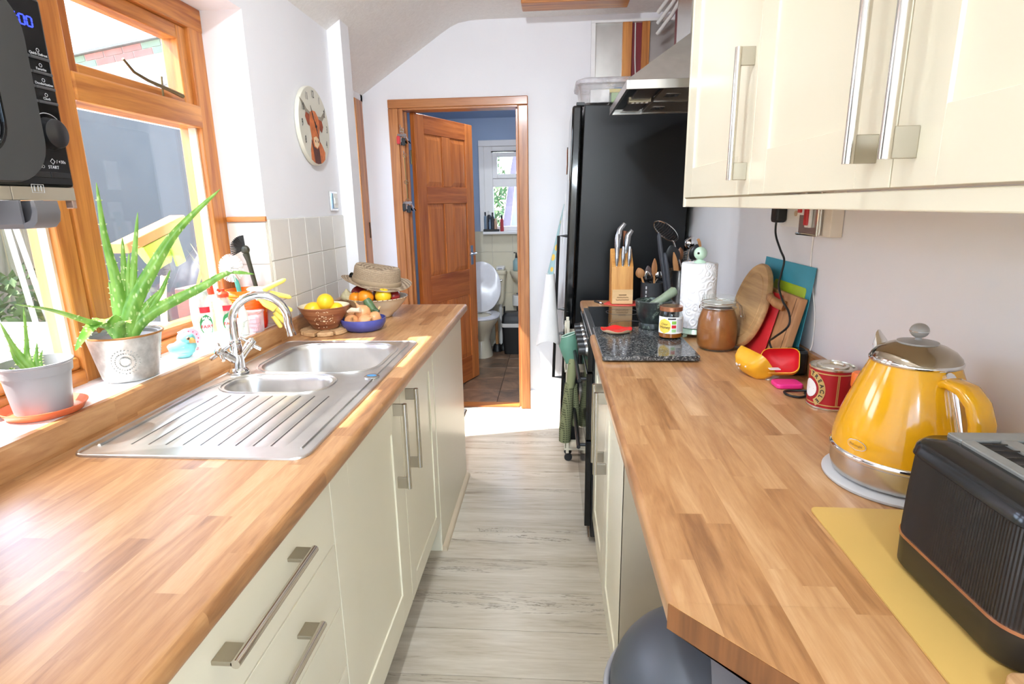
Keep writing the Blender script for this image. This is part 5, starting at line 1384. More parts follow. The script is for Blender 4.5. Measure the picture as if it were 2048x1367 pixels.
gm = M('grey_bracket_metal', (128, 126, 130), 0.35, 0.5)
for yy in (0.775, 0.475):
    sec = [(yy-0.020, 1.4135), (yy-0.0165, 1.4135), (yy-0.0165, 1.3835), (yy-0.012, 1.379), (yy+0.012, 1.379), (yy+0.0165, 1.3835), (yy+0.0165, 1.4135), (yy+0.020, 1.4135), (yy+0.020, 1.381), (yy+0.013, 1.3745), (yy-0.013, 1.3745), (yy-0.020, 1.381)]
    MB().prism(sec, -1.026, -0.735, 'x').obj('arm', gm, bk, smooth=30)
    MB().prism([(-0.7352, 1.3745), (-0.722, 1.376), (-0.714, 1.384), (-0.711, 1.397), (-0.713, 1.4125), (-0.719, 1.4125), (-0.719, 1.398), (-0.724, 1.386), (-0.7352, 1.382)], yy-0.019, yy+0.019, 'y').obj('arm_end', gm, bk, smooth=50)
    B(-1.034, -1.026, yy-0.03, yy+0.03, 1.33, 1.45).obj('wall_plate', gm, bk, bevel=0.001)

# ---- keys on a lanyard by the door
def bunch(label, x, z0, drop, fob):
    t = thing('key_bunch', label, 'keys', (x, 3.74, z0))
    MB().tube([(x, 3.762, z0), (x, 3.735, z0), (x, 3.733, z0+0.012)], 0.003, 6).obj('hook', chrome, t)
    MB().tube([(x+0.004, 3.735, z0-0.01), (x+0.006, 3.735, z0-drop*0.5), (x+0.010, 3.735, z0-drop)], 0.0045, 6, flat=0.4).obj('cord', M('olive_cord', (128, 134, 84), 0.8), t)
    for z_ in (z0-0.01, z0-drop*0.6, z0-drop):
        MB().tube([(x+0.008+0.012*math.cos(a), 3.733, z_-0.006+0.012*math.sin(a)) for a in [2*PI*i/12 for i in range(13)]], 0.0018, 5).obj('split_ring', chrome, t, smooth=60)
    zb = z0-drop-0.02
    for k_, (dx, l, a) in enumerate(((-0.012, 0.055, -0.15), (0.004, 0.060, 0.0), (0.02, 0.055, 0.35), (0.03, 0.06, 0.55))):
        mb = MB(); mb.lathe([(0.010, -0.001), (0.010, 0.001)], (0, 0, 0), 10); mb.box(-0.0035, 0.0035, -l, -0.006, -0.001, 0.001); mb.box(-0.0055, 0.0035, -l, -l+0.02, -0.001, 0.001)
        mb.xf(frame((x+dx, 3.732-0.002*k_, zb), (math.cos(a), 0, math.sin(a)), (-math.sin(a), 0, math.cos(a)))).obj('key', chrome, t)
    MB().prism([(x-0.012+p[0]*1.0, zb-0.028+p[1]) for p in rrect(0.022, 0.05, 0.009, 4)], 3.716, 3.726, 'y').obj('fob', fob, t, bevel=0.002)
    MB().prism([(x+0.020+p[0], zb-0.040+p[1]) for p in rrect(0.024, 0.048, 0.010, 4)], 3.714, 3.724, 'y').obj('fob', black_plastic, t, bevel=0.002)
    return t
bunch('key bunch with a red tag at the top of the door frame', -0.958, 1.885, 0.03, M('red_tag', (200, 40, 44), 0.4))
bunch('long corded key bunch with a car key fob by the door', -0.946, 1.73, 0.29, black_plastic)
mt_ = thing('door_mat', 'dark grey door mat peeping out past the end panel', 'mat', (-0.80, 3.4, 0))
B(-1.12, -0.600, 3.02, 3.72, 0.001, 0.010).obj('mat', M('charcoal_mat', (84, 82, 80), 0.9, var=0.2, scale=60, bump=0.5, bscale=120), mt_, bevel=0.003)
B(-1.09, -0.63, 3.05, 3.69, 0.010, 0.0125).obj('pile', M('charcoal_pile', (104, 100, 96), 0.95, var=0.25, scale=90, bump=0.6, bscale=160), mt_)
# ================================================================== THINGS ON THE RIGHT
# ---- granite board and what stands on it
def granite():
    t = NT('speckled_granite'); v = t.coords()
    vo = t.n.new('ShaderNodeTexVoronoi'); vo.inputs['Scale'].default_value = 260; t.link(v, vo.inputs['Vector'])
    sp = t.n.new('ShaderNodeSeparateColor'); t.link(vo.outputs['Color'], sp.inputs[0])
    n = t.noise(v, 150, 3)
    f = t.math('ADD', t.math('MULTIPLY', sp.outputs[0], 0.6), t.math('MULTIPLY', n, 0.4))
    t.link(t.ramp(f, [(0.25, srgb(30, 32, 34)), (0.5, srgb(62, 64, 66)), (0.72, srgb(104, 104, 102)), (0.82, srgb(146, 144, 138))]), t.b.inputs['Base Color'])
    t.setp(Roughness=0.12); return t.m
GZ = 0.931
gb_ = thing('granite_board', 'speckled dark granite board lying across worktop and hob', 'board', (0.31, 1.93, CT))
MB().prism([(0.309+p[0], 1.945+p[1]) for p in rrect(0.302, 0.440, 0.008, 3)], 0.9155, GZ, 'z').obj('slab', granite(), gb_, bevel=0.002)
for (x, yy) in ((0.18, 1.75), (0.44, 1.75), (0.18, 2.10), (0.44, 2.10)):
    MB().lathe([(0.006, 0), (0.006, 0.0055)], (x, yy, 0.910), 8).obj('foot', black_plastic, gb_)

marble = NT('dark_green_marble')
_v = marble.coords(); _n = marble.noise(_v, 9, 6, 0.65, 3.0)
marble.link(marble.ramp(_n, [(0.35, srgb(20, 24, 24)), (0.52, srgb(38, 45, 43)), (0.60, srgb(58, 68, 63)), (0.635, srgb(130, 142, 128)), (0.66, srgb(40, 52, 46))]), marble.b.inputs['Base Color']); marble.setp(Roughness=0.34)
mo = thing('mortar', 'dark green marble mortar on the granite board', 'mortar', (0.385, 2.150, GZ))
MB().lathe([(0.050, 0), (0.053, 0.003), (0.053, 0.014), (0.050, 0.022), (0.060, 0.04), (0.067, 0.085), (0.069, 0.104), (0.067, 0.107), (0.058, 0.106), (0.052, 0.08), (0.035, 0.05), (0.001, 0.045)], (0.385, 2.150, GZ), 40).obj('bowl', marble.m, mo, smooth=35)
ps = thing('pestle', 'grey-green stone pestle resting in the mortar', 'pestle', (0.40, 2.15, GZ+0.05))
MB().tube([(0.355, 2.150, GZ+0.066), (0.37, 2.152, GZ+0.075), (0.42, 2.160, GZ+0.108), (0.462, 2.167, GZ+0.136), (0.470, 2.168, GZ+0.140)], [0.012, 0.018, 0.0165, 0.019, 0.012], 16).obj('shaft', M('sage_stone', (128, 140, 116), 0.45, var=0.18, scale=25), ps, smooth=50)

hj = thing('honey_jar', 'near-empty honey jar with a copper lid on the granite board', 'jar', (0.417, 1.985, GZ))
hx, hy = 0.417, 1.985
MB().lathe([(0.036, 0.0), (0.040, 0.003), (0.0415, 0.012), (0.0415, 0.078), (0.037, 0.092), (0.035, 0.100)], (hx, hy, GZ), 36, cap1=False).obj('glass', clear_glass, hj, smooth=45)
MB().lathe([(0.035, 0.003), (0.0395, 0.006), (0.040, 0.021), (0.001, 0.021)], (hx, hy, GZ), 30).obj('honey', M('amber_honey', (150, 84, 24), 0.15, Coat_Weight=0.3), hj, smooth=45)
MB().lathe([(0.0385, 0.097), (0.040, 0.098), (0.040, 0.111), (0.038, 0.113), (0.001, 0.113)], (hx, hy, GZ), 40).obj('lid', M('copper_lid', (196, 140, 110), 0.25, 0.85), hj, smooth=35)
def wrapf(x, y_, z_, r, face, off):
    def f(co):
        a = face+co.x/r; rr = r+off+co.z
        return Vector((x+rr*math.cos(a), y_+rr*math.sin(a), z_+co.y))
    return f
def band(parent, name, mat, x, y_, z_, r, face, w2, h2, off, oval=False, n=16):
    f = wrapf(x, y_, z_, r, face, off); pts = []
    for j in range(9 if oval else 2):
        t = -1+2*j/(8 if oval else 1); ww = w2*(math.sqrt(max(0, 1-t*t))+0.02) if oval else w2
        pts.append([f(Vector((-ww+2*ww*i/n, t*h2, 0))) for i in range(n+1)])
    return MB().grid(pts, 0.0004).obj(name, mat, parent, smooth=60)
fa = math.atan2(-1.985, -0.417)          # towards the viewer
band(hj, 'label', lab_white, hx, hy, GZ+0.050, 0.0415, fa+0.15, 0.055, 0.029, 0.0010)
band(hj, 'label_roundel', M('honey_yellow_print', (248, 206, 84), 0.5), hx, hy, GZ+0.047, 0.0415, fa-0.50, 0.022, 0.026, 0.0018, True)
text('Clear', 0.011, inkm, hj, None, depth=0.0001, warp=wrapf(hx, hy, GZ+0.054, 0.0415, fa-0.48, 0.0026))
text('Honey', 0.013, inkm, hj, None, depth=0.0001, warp=wrapf(hx, hy, GZ+0.043, 0.0415, fa-0.46, 0.0026), bold=0.0002)
for k_, mm in enumerate((M('label_lime', (140, 190, 80), 0.5), lab_red, M('label_leaf', (160, 200, 140), 0.5))):
    band(hj, 'label_panel', mm, hx, hy, GZ+0.060-0.014*k_, 0.0415, fa+0.28, 0.0075, 0.0055, 0.0018)
band(hj, 'label_print', grey_ink, hx, hy, GZ+0.050, 0.0415, fa+0.80, 0.012, 0.022, 0.0018)
band(hj, 'label_print', inkm, hx, hy, GZ+0.073, 0.0415, fa+0.10, 0.013, 0.0025, 0.0018)

sr_ = thing('spoon_rest', 'shallow red glazed dish on the granite board', 'dish', (0.238, 2.065, GZ))
n = 32; rings = []
for r, z_ in ((0.036, 0.0), (0.050, 0.004), (0.056, 0.010), (0.0575, 0.014), (0.055, 0.0145), (0.047, 0.010), (0.03, 0.007), (0.002, 0.006)):
    rings.append([(0.238+r*math.cos(2*PI*i/n)*(1+0.04*math.sin(3*2*PI*i/n)), 2.065+r*0.9*math.sin(2*PI*i/n), GZ+z_+(0.003*math.sin(5*2*PI*i/n) if z_ > 0.008 and r > 0.045 else 0)) for i in range(n)])
MB().rings(rings[:4], True, False).obj('underside', M('sandy_clay', (206, 176, 140), 0.6), sr_, smooth=60)
MB().rings(rings[3:], False, True).obj('glaze', M('scarlet_glaze', (222, 44, 40), 0.18), sr_, smooth=60)

# ---- clip-top jar
cj = thing('clip_top_jar', 'large clip-top glass jar of brown chutney beside the kitchen roll', 'jar', (0.556, 1.908, CT))
jx, jy = 0.556, 1.908
MB().lathe([(0.050, 0.001), (0.058, 0.004), (0.064, 0.02), (0.066, 0.06), (0.063, 0.10), (0.054, 0.130), (0.0505, 0.140), (0.0505, 0.152)], (jx, jy, CT), 40, cap1=False).obj('glass', clear_glass, cj, smooth=50)
MB().lathe([(0.050, 0.005), (0.0575, 0.008), (0.0625, 0.02), (0.0645, 0.06), (0.0615, 0.10), (0.053, 0.128), (0.0485, 0.138), (0.001, 0.139)], (jx, jy, CT), 36).obj('chutney', M('brown_chutney', (150, 92, 46), 0.3, var=0.12, scale=30), cj, smooth=50)
MB().lathe([(0.0525, 0.153), (0.055, 0.156), (0.055, 0.172), (0.050, 0.180), (0.001, 0.182)], (jx, jy, CT), 40).obj('lid', glass('lid_glass', (0.93, 0.95, 0.93), 0.9, haze=0.08), cj, smooth=45)
MB().lathe([(0.0515, 0.1525), (0.0545, 0.1525), (0.0545, 0.1555), (0.0515, 0.1555)], (jx, jy, CT), 36).obj('rubber_seal', M('grey_rubber', (190, 184, 172), 0.6), cj)
wire = M('wire', (206, 204, 198), 0.2, 1.0)
for zz in (0.143, 0.160):
    MB().tube([(jx+0.0565*math.cos(2*PI*i/32), jy+0.0565*math.sin(2*PI*i/32), CT+zz) for i in range(33)], 0.0016, 6).obj('wire_hoop', wire, cj, smooth=60)
MB().tube([(jx+0.052, jy-0.022, CT+0.165), (jx+0.066, jy-0.030, CT+0.150), (jx+0.074, jy-0.034, CT+0.115), (jx+0.071, jy-0.018, CT+0.112), (jx+0.066, jy-0.008, CT+0.148), (jx+0.056, jy, CT+0.162)], 0.0018, 6).obj('clasp', wire, cj, smooth=60)
MB().tube([(jx+0.040, jy-0.042, CT+0.172), (jx+0.060, jy-0.034, CT+0.150), (jx+0.063, jy-0.032, CT+0.12)], 0.0018, 6).obj('clasp', wire, cj, smooth=60)
MB().tube([(jx-0.056, jy-0.01, CT+0.160), (jx-0.064, jy-0.008, CT+0.150), (jx-0.062, jy, CT+0.140), (jx-0.060, jy+0.012, CT+0.160)], 0.0016, 6).obj('hinge_wire', wire, cj, smooth=60)

# ---- kitchen roll on a mint holder
HZ = 0.914
kr = thing('kitchen_roll', 'quilted white kitchen roll on a holder beside the jar', 'kitchen roll', (0.535, 2.100, HZ))
rx, ry = 0.537, 2.108
def quilt():
    t = NT('quilted_paper'); v = t.coords(); vo = t.n.new('ShaderNodeTexVoronoi'); vo.feature = 'SMOOTH_F1'; vo.inputs['Scale'].default_value = 32; t.link(v, vo.inputs['Vector'])
    w2 = t.math('SINE', t.math('MULTIPLY', vo.outputs['Distance'], 34.0))
    t.b.inputs['Base Color'].default_value = (*srgb(244, 243, 243), 1); t.setp(Roughness=0.85); t.bump(w2, 0.45, 0.0025); return t.m
MB().lathe([(0.019, 0.032), (0.0615, 0.032), (0.063, 0.036), (0.0635, 0.262), (0.0615, 0.266), (0.022, 0.266), (0.019, 0.264)], (rx, ry, HZ), 48).obj('paper', quilt(), kr, smooth=40)
kh = thing('roll_holder', 'mint green kitchen roll holder with a bird-head knob', 'holder', (rx, ry, HZ))
mint = M('mint_enamel', (190, 216, 192), 0.25, var=0.04)
MB().lathe([(0.066, 0.010), (0.070, 0.013), (0.062, 0.028), (0.02, 0.030)], (rx, ry, HZ), 40).obj('base', mint, kh, smooth=40)
for k_ in range(4):
    a = 0.6+PI/2*k_; q = Vector((rx+0.056*math.cos(a), ry+0.056*math.sin(a), HZ))
    MB().tube([q+Vector((0, 0, 0.016)), q, q+Vector((0.008*math.cos(a), 0.008*math.sin(a), 0.0))], [0.010, 0.008, 0.005], 10).obj('foot', mint, kh, smooth=60)
MB().cyl((rx, ry, HZ+0.03), (rx, ry, HZ+0.275), 0.008, n=12).obj('post', mint, kh, smooth=40)
MB().lathe([(0.021, 0.266), (0.021, 0.270), (0.010, 0.277), (0.009, 0.285)], (rx, ry, HZ), 20).obj('collar', mint, kh, smooth=40)
MB().ell((rx, ry, HZ+0.300), 0.0235, nu=18, nv=12).obj('knob', mint, kh, smooth=80)
MB().ell((rx-0.012, ry-0.0195, HZ+0.302), 0.0042).obj('eye', black_plastic, kh, smooth=80)

# ---- knife block on its red mat
km = thing('silicone_mat', 'small red silicone mat under the knife block', 'mat', (0.345, 2.80, CT))
MB().prism([(0.352+0.100*math.cos(2*PI*i/8+0.2)*(1.0 if i % 2 == 0 else 0.88), 2.795+0.078*math.sin(2*PI*i/8+0.2)) for i in range(8)], CT+0.001, CT+0.006, 'z').obj('mat', M('coral_red_silicone', (226, 84, 74), 0.5, var=0.08, scale=60), km, bevel=0.002)
KZ = CT+0.007
kb_ = thing('knife_block', 'beech knife block with steel handled knives on the red mat', 'knife block', (0.345, 2.80, KZ))
beech = wood('beech_block', (184, 122, 56), (216, 158, 86), 'z', knots=False, rough=0.45, coat=0.05)
kx0, kx1 = 0.288, 0.392
sidep = [(2.750, 0.0), (2.858, 0.0), (2.868, 0.255), (2.848, 0.262), (2.762, 0.178)]
MB().prism([(p[0], KZ+p[1]) for p in sidep], kx0, kx1, 'x').obj('block', beech, kb_, bevel=0.003)
lp = B(kx0+0.004, kx1-0.002, 2.742, 2.750, KZ+0.002, KZ+0.072).obj('front_plate', wood('pale_plate', (206, 164, 112), (228, 190, 140), 'x', knots=False), kb_, bevel=0.001)
burnt = M('burnt_lettering', (120, 76, 36), 0.7)
# burnt script on the plate, only strokes can be made out
for zz, w2, off in ((0.046, 0.030, 0.0), (0.034, 0.046, 0.004), (0.022, 0.052, 0.002)):
    pts = [(0.340-w2*0.6+w2*1.2*i/40+0.001, 2.7415, KZ+zz+0.0030*math.sin(i*1.9+off*900)*(1 if i % 5 else 1.7)) for i in range(41)]
    MB().tube(pts, 0.00075, 4).obj('burnt_script', burnt, lp)
kst = M('knife_steel', (178, 178, 180), 0.25, 1.0)
def knife(x, yb, zb, l, w2, tilt, bend=0.3):
    d = Vector((tilt, 0.14, 1.0)).normalized(); p = Vector((x, yb, zb))
    pts = [p-d*0.02, p, p+d*l*0.4, p+d*l*0.75+Vector((tilt*0.10*l, 0.0, 0)), p+d*l+Vector((tilt*bend*l*1.6, 0, 0))]
    o = MB().tube(pts, [w2*0.55, w2*0.6, w2*0.95, w2*0.9, w2*0.6], 12, flat=0.95).obj('knife_handle', kst, kb_, smooth=60)
    MB().tube([pts[1]+Vector((0, -w2*0.66, 0)), pts[2]+Vector((0, -w2*0.85, 0)), pts[3]+Vector((0, -w2*0.8, 0))], 0.0012, 5).obj('handle_groove', black_plastic, o)
knife(0.320, 2.845, KZ+0.258, 0.125, 0.018, 0.12, 0.9); knife(0.318, 2.822, KZ+0.238, 0.095, 0.017, 0.02, 0.2)
knife(0.362, 2.835, KZ+0.250, 0.100, 0.018, 0.12, 0.9)
knife(0.312, 2.772, KZ+0.185, 0.088, 0.0105, 0.02, 0.1); knife(0.341, 2.772, KZ+0.185, 0.090, 0.0105, 0.03, 0.1); knife(0.370, 2.772, KZ+0.187, 0.088, 0.0105, 0.05, 0.1)
MB().tube([(0.358, 2.86, KZ+0.25), (0.358, 2.862, KZ+0.33), (0.360, 2.862, KZ+0.345)], [0.006, 0.008, 0.010], 10).obj('wooden_handle', wood('dark_handle_wood', (110, 60, 36), (140, 84, 52), 'z', knots=False), kb_, smooth=50)
pn = thing('pen', 'dark and silver pen lying beside the red mat', 'pen', (0.235, 2.80, CT))
MB().tube([(0.215, 2.845, CT+0.006), (0.243, 2.795, CT+0.006), (0.250, 2.783, CT+0.006)], [0.005, 0.005, 0.002], 10).obj('barrel', black_plastic, pn, smooth=50)
MB().tube([(0.240, 2.800, CT+0.006), (0.248, 2.786, CT+0.006)], [0.0056, 0.004], 10).obj('tip', chrome, pn, smooth=50)

# ---- utensil pots
def pot(name, label, x, y_, r, h, mat, z_=CT):
    t = thing(name, label, 'utensil pot', (x, y_, z_))
    MB().lathe([(r*0.96, 0), (r, 0.003), (r, h-0.002), (r+0.0015, h), (r-0.002, h), (r-0.003, 0.006), (0.001, 0.006)], (x, y_, z_), 36).obj('pot', mat, t, smooth=40)
    return t
p1_ = pot('utensil_pot', 'small dark grey utensil pot beside the knife block', 0.489, 2.800, 0.054, 0.108, M('slate_enamel', (72, 74, 76), 0.4))
for dz in (0.085, 0.064, 0.043, 0.022):
    B(0.452, 0.4595, 2.756, 2.7585, CT+dz-0.007, CT+dz+0.007).obj('printed_mark', M('pale_grey_print', (190, 190, 188), 0.5), p1_)
p2_ = pot('utensil_pot', 'tall brushed steel utensil pot behind the kitchen roll', 0.626, 2.805, 0.068, 0.168, steel)
spoon_w = wood('spoon_wood', (150, 96, 52), (200, 146, 92), 'z', knots=False, rough=0.6, coat=0)
def spoon(label, base, tip, bw_, bl, mat, cat='spoon', hw=0.0055, thick=0.25, name='wooden_spoon', normal=(0, -1, 0)):
    t = thing(name, label, cat, base, group='cooking utensils in the pots by the fridge')
    b_ = Vector(base); e_ = Vector(tip); d = (e_-b_).normalized(); n_ = Vector(normal); s_ = d.cross(n_).normalized(); n2 = s_.cross(d)
    MB().tube([b_, e_-d*bl*0.95], [hw, hw*0.9], 10).obj('handle', mat, t, smooth=50)
    rings = []
    for j in range(9):
        f = j/8; c_ = e_-d*bl*(1-f); w2 = bw_*math.sin(PI*(0.12+0.86*f))**0.7
        rings.append([c_+s_*w2*math.cos(2*PI*k_/12)+n2*(w2*thick*math.sin(2*PI*k_/12)+0.3*bw_*thick*math.sin(PI*f)) for k_ in range(12)])
    MB().rings(rings).obj('bowl', mat, t, smooth=60)
    return t
spoon('round wooden spoon leaning left in the small grey pot', (0.480, 2.79, CT+0.02), (0.418, 2.79, CT+0.178), 0.022, 0.05, spoon_w)
spoon('upright wooden spoon in the small grey pot', (0.500, 2.80, CT+0.02), (0.497, 2.80, CT+0.222), 0.014, 0.09, spoon_w)
spoon('steel serving spoon lying in the small grey pot', (0.510, 2.80, CT+0.03), (0.455, 2.77, CT+0.165), 0.020, 0.06, chrome, name='serving_spoon')
spoon('steel ladle in the small grey pot', (0.480, 2.81, CT+0.02), (0.525, 2.79, CT+0.160), 0.018, 0.04, chrome, name='ladle', cat='ladle')
spoon('dark spatula in the small grey pot', (0.490, 2.82, CT+0.02), (0.470, 2.82, CT+0.185), 0.020, 0.07, M('brown_silicone', (80, 60, 56), 0.4), name='spatula', cat='spatula', thick=0.12)
dk = M('charcoal_silicone', (62, 64, 70), 0.55)
t_ = thing('tongs', 'pair of long charcoal silicone tongs leaning between the utensil pots', 'tongs', (0.535, 2.74, CT))
MB().tube([(0.550, 2.730, CT+0.008), (0.538, 2.735, CT+0.12), (0.513, 2.742, CT+0.26), (0.503, 2.745, CT+0.33), (0.501, 2.746, CT+0.345)], [0.013, 0.020, 0.022, 0.018, 0.009], 14, flat=0.5).obj('arm', dk, t_, smooth=60)
MB().tube([(0.560, 2.715, CT+0.008), (0.552, 2.718, CT+0.10), (0.538, 2.722, CT+0.20), (0.530, 2.724, CT+0.245), (0.528, 2.725, CT+0.255)], [0.014, 0.022, 0.022, 0.017, 0.009], 14, flat=0.5).obj('arm', dk, t_, smooth=60)
# big slotted skimmer
sk_ = thing('slotted_skimmer', 'large slotted steel skimmer standing tall in the steel pot', 'skimmer', (0.642, 2.80, CT+0.01))
h0 = Vector((0.654, 2.800, CT+0.012)); h1 = Vector((0.582, 2.795, CT+0.300)); MB().tube([h0, (0.627, 2.80, CT+0.17), h1], [0.005, 0.005, 0.004], 8).obj('handle', chrome, sk_, smooth=60)
c0 = Vector((0.542, 2.79, CT+0.352)); ud = Vector((-0.62, 0, 0.52)).normalized(); vd = Vector((0.35, -0.75, 0.42)).normalized()
MB().tube([c0+ud*0.068*math.cos(a)+vd*0.045*math.sin(a) for a in [2*PI*i/32 for i in range(33)]], 0.003, 6).obj('rim', chrome, sk_, smooth=60)
for k_ in range(-5, 6):
    f = k_/6.0; hh = 0.045*math.sqrt(1-f*f); MB().tube([c0+ud*0.068*f-vd*hh, c0+ud*0.068*f-vd*hh*0.5-Vector((0, 0, 0.010)), c0+ud*0.068*f+vd*hh*0.5-Vector((0, 0, 0.010)), c0+ud*0.068*f+vd*hh], 0.0024, 5).obj('slat', M('dark_steel', (110, 106, 102), 0.35, 1.0), sk_)
MB().tube([h1, c0-ud*0.066], 0.004, 8).obj('neck', chrome, sk_)
blk = M('black_nylon', (22, 22, 24), 0.4)
spoon('black nylon turner leaning left in the steel pot', (0.637, 2.79, CT+0.02), (0.567, 2.78, CT+0.285), 0.034, 0.085, blk, cat='turner', name='nylon_turner', thick=0.10)
spoon('black nylon spoon leaning right in the steel pot', (0.622, 2.78, CT+0.02), (0.688, 2.77, CT+0.290), 0.026, 0.075, blk, cat='spoon', name='nylon_spoon', thick=0.3)
spoon('wooden spatula at the left of the steel pot', (0.622, 2.76, CT+0.02), (0.577, 2.755, CT+0.255), 0.013, 0.12, spoon_w, cat='spatula', name='wooden_spatula', thick=0.3)
spoon('dark wooden spoon in the middle of the steel pot', (0.632, 2.82, CT+0.02), (0.622, 2.825, CT+0.272), 0.016, 0.06, wood('dark_spoon_wood', (96, 54, 28), (140, 88, 52), 'z', knots=False), name='wooden_spoon')
spoon('pale wooden spoon at the right of the steel pot', (0.632, 2.76, CT+0.02), (0.654, 2.752, CT+0.215), 0.014, 0.07, spoon_w, name='wooden_spoon')
spoon('pale slotted wooden turner at the back of the steel pot', (0.642, 2.84, CT+0.02), (0.710, 2.835, CT+0.312), 0.026, 0.10, spoon_w, cat='turner', name='wooden_turner', thick=0.12)
t_ = spoon('shiny steel ladle with a round bowl in the steel pot', (0.637, 2.83, CT+0.02), (0.672, 2.815, CT+0.325), 0.034, 0.062, chrome, cat='ladle', name='ladle', thick=0.7)
wk = thing('whisk', 'steel spring whisk in the steel pot', 'whisk', (0.642, 2.79, CT+0.02))
MB().tube([(0.647, 2.79, CT+0.02), (0.637, 2.785, CT+0.18)], 0.005, 8).obj('handle', chrome, wk)
MB().tube([(0.637+0.010*math.cos(i*0.9), 2.785+0.010*math.sin(i*0.9), CT+0.18+0.0016*i) for i in range(50)], 0.0014, 5).obj('coil', chrome, wk, smooth=60)

# ---- boards leaning on the wall
def lean(name, label, cat, mat, xb, xt, y0, y1, h, th, r=0.012, flex=0.0, zb=CT+0.0012):
    t = thing(name, label, cat, ((xb+xt)/2, (y0+y1)/2, zb), group='boards leaning on the right wall')
    poly = [(p[0]+(y1-y0)/2, p[1]+h/2) for p in rrect(y1-y0, h, r, 5)]
    d = Vector((xt-xb, 0, math.sqrt(max(h*h-(xt-xb)**2, 1e-6))))/h; n_ = Vector((-d.z, 0, d.x))
    def pt(p, o): 
        f = p[1]/h
        return Vector((xb, y0+p[0], zb))+d*p[1]+n_*(o+flex*math.sin(PI*f))
    if flex:
        g0 = [[pt((u*(y1-y0), w2*h), 0) for u in (0.02, 0.25, 0.5, 0.75, 0.98)] for w2 in [i/12 for i in range(13)]]
        mb = MB().grid(g0, th)
    else:
        mb = MB().rings([[pt(p, 0) for p in poly], [pt(p, th) for p in poly]])
    o = mb.obj('sheet' if th < 0.006 else 'board', mat, t, bevel=0 if flex else min(0.003, th*0.3), smooth=50)
    return t, d, n_
lean('cutting_mat', 'large turquoise flexible cutting mat against the wall', 'cutting mat', M('turquoise_mat', (62, 156, 176), 0.45, var=0.03), 0.704, 0.741, 1.635, 2.03, 0.300, 0.002, flex=-0.002)
lean('cutting_mat', 'lime green cutting mat half hidden behind the wooden board', 'cutting mat', M('lime_mat', (166, 192, 34), 0.4), 0.691, 0.735, 1.672, 1.91, 0.240, 0.003)
t_, d_, n_ = lean('chopping_board', 'thick rectangular wooden chopping board with a strap handle', 'chopping board', wood('maple_board', (168, 116, 72), (204, 152, 104), 'z', knots=False, rough=0.55, coat=0), 0.680, 0.726, 1.640, 1.880, 0.214, 0.022, r=0.006)
q0 = Vector((0.680, 0, CT+0.0012))+d_*0.185+n_*0.022
MB().tube([(q0.x, 1.835, q0.z), (q0.x+n_.x*0.016, 1.815, q0.z+n_.z*0.016+0.006), (q0.x+n_.x*0.026, 1.77, q0.z+n_.z*0.026), (q0.x+n_.x*0.026, 1.735, q0.z+n_.z*0.026-0.006), (q0.x+n_.x*0.006, 1.715, q0.z+n_.z*0.006-0.010)], [0.014, 0.013, 0.012, 0.014, 0.016], 12).obj('strap_handle', spoon_w, t_, smooth=60)
g0_ = [Vector((0.680, y_, CT+0.0012))+d_*w2+n_*0.0222 for (y_, w2) in ((1.662, 0.004), (1.662, 0.210))]
MB().tube(g0_, 0.0012, 5).obj('joint_line', M('dark_joint', (96, 62, 36), 0.7), t_)
lean('cutting_mat', 'red cutting mat sandwiched behind the round board', 'cutting mat', M('red_mat', (206, 40, 48), 0.4), 0.6505, 0.700, 1.745, 1.955, 0.210, 0.0025)
rb_ = thing('round_board', 'round worn wooden bread board propped on the other boards', 'bread board', (0.608, 1.915, CT))
d = Vector((0.265, 0.02, 0.96)).normalized(); e_ = Vector((0.02, 1, 0)); e_ = (e_-d*e_.dot(d)).normalized(); n_ = d.cross(e_).normalized()
if n_.x > 0: n_ = -n_
Rr = 0.143; c_ = Vector((0.634, 1.922, CT+0.0045))+d*Rr
def disc(r, o): return [c_+d*r*math.cos(2*PI*i/56)+e_*r*math.sin(2*PI*i/56)+n_*o for i in range(56)]
MB().rings([disc(Rr-0.004, 0), disc(Rr, 0.004), disc(Rr, 0.012), disc(Rr-0.004, 0.018), disc(Rr-0.030, 0.0185), disc(Rr-0.032, 0.0165), disc(Rr-0.035, 0.0165), disc(Rr-0.037, 0.0185), disc(0.01, 0.0185)]).obj('board', wood('worn_bread_board', (150, 112, 68), (196, 156, 106), 'y', knots=False, rough=0.6, coat=0), rb_, smooth=35)

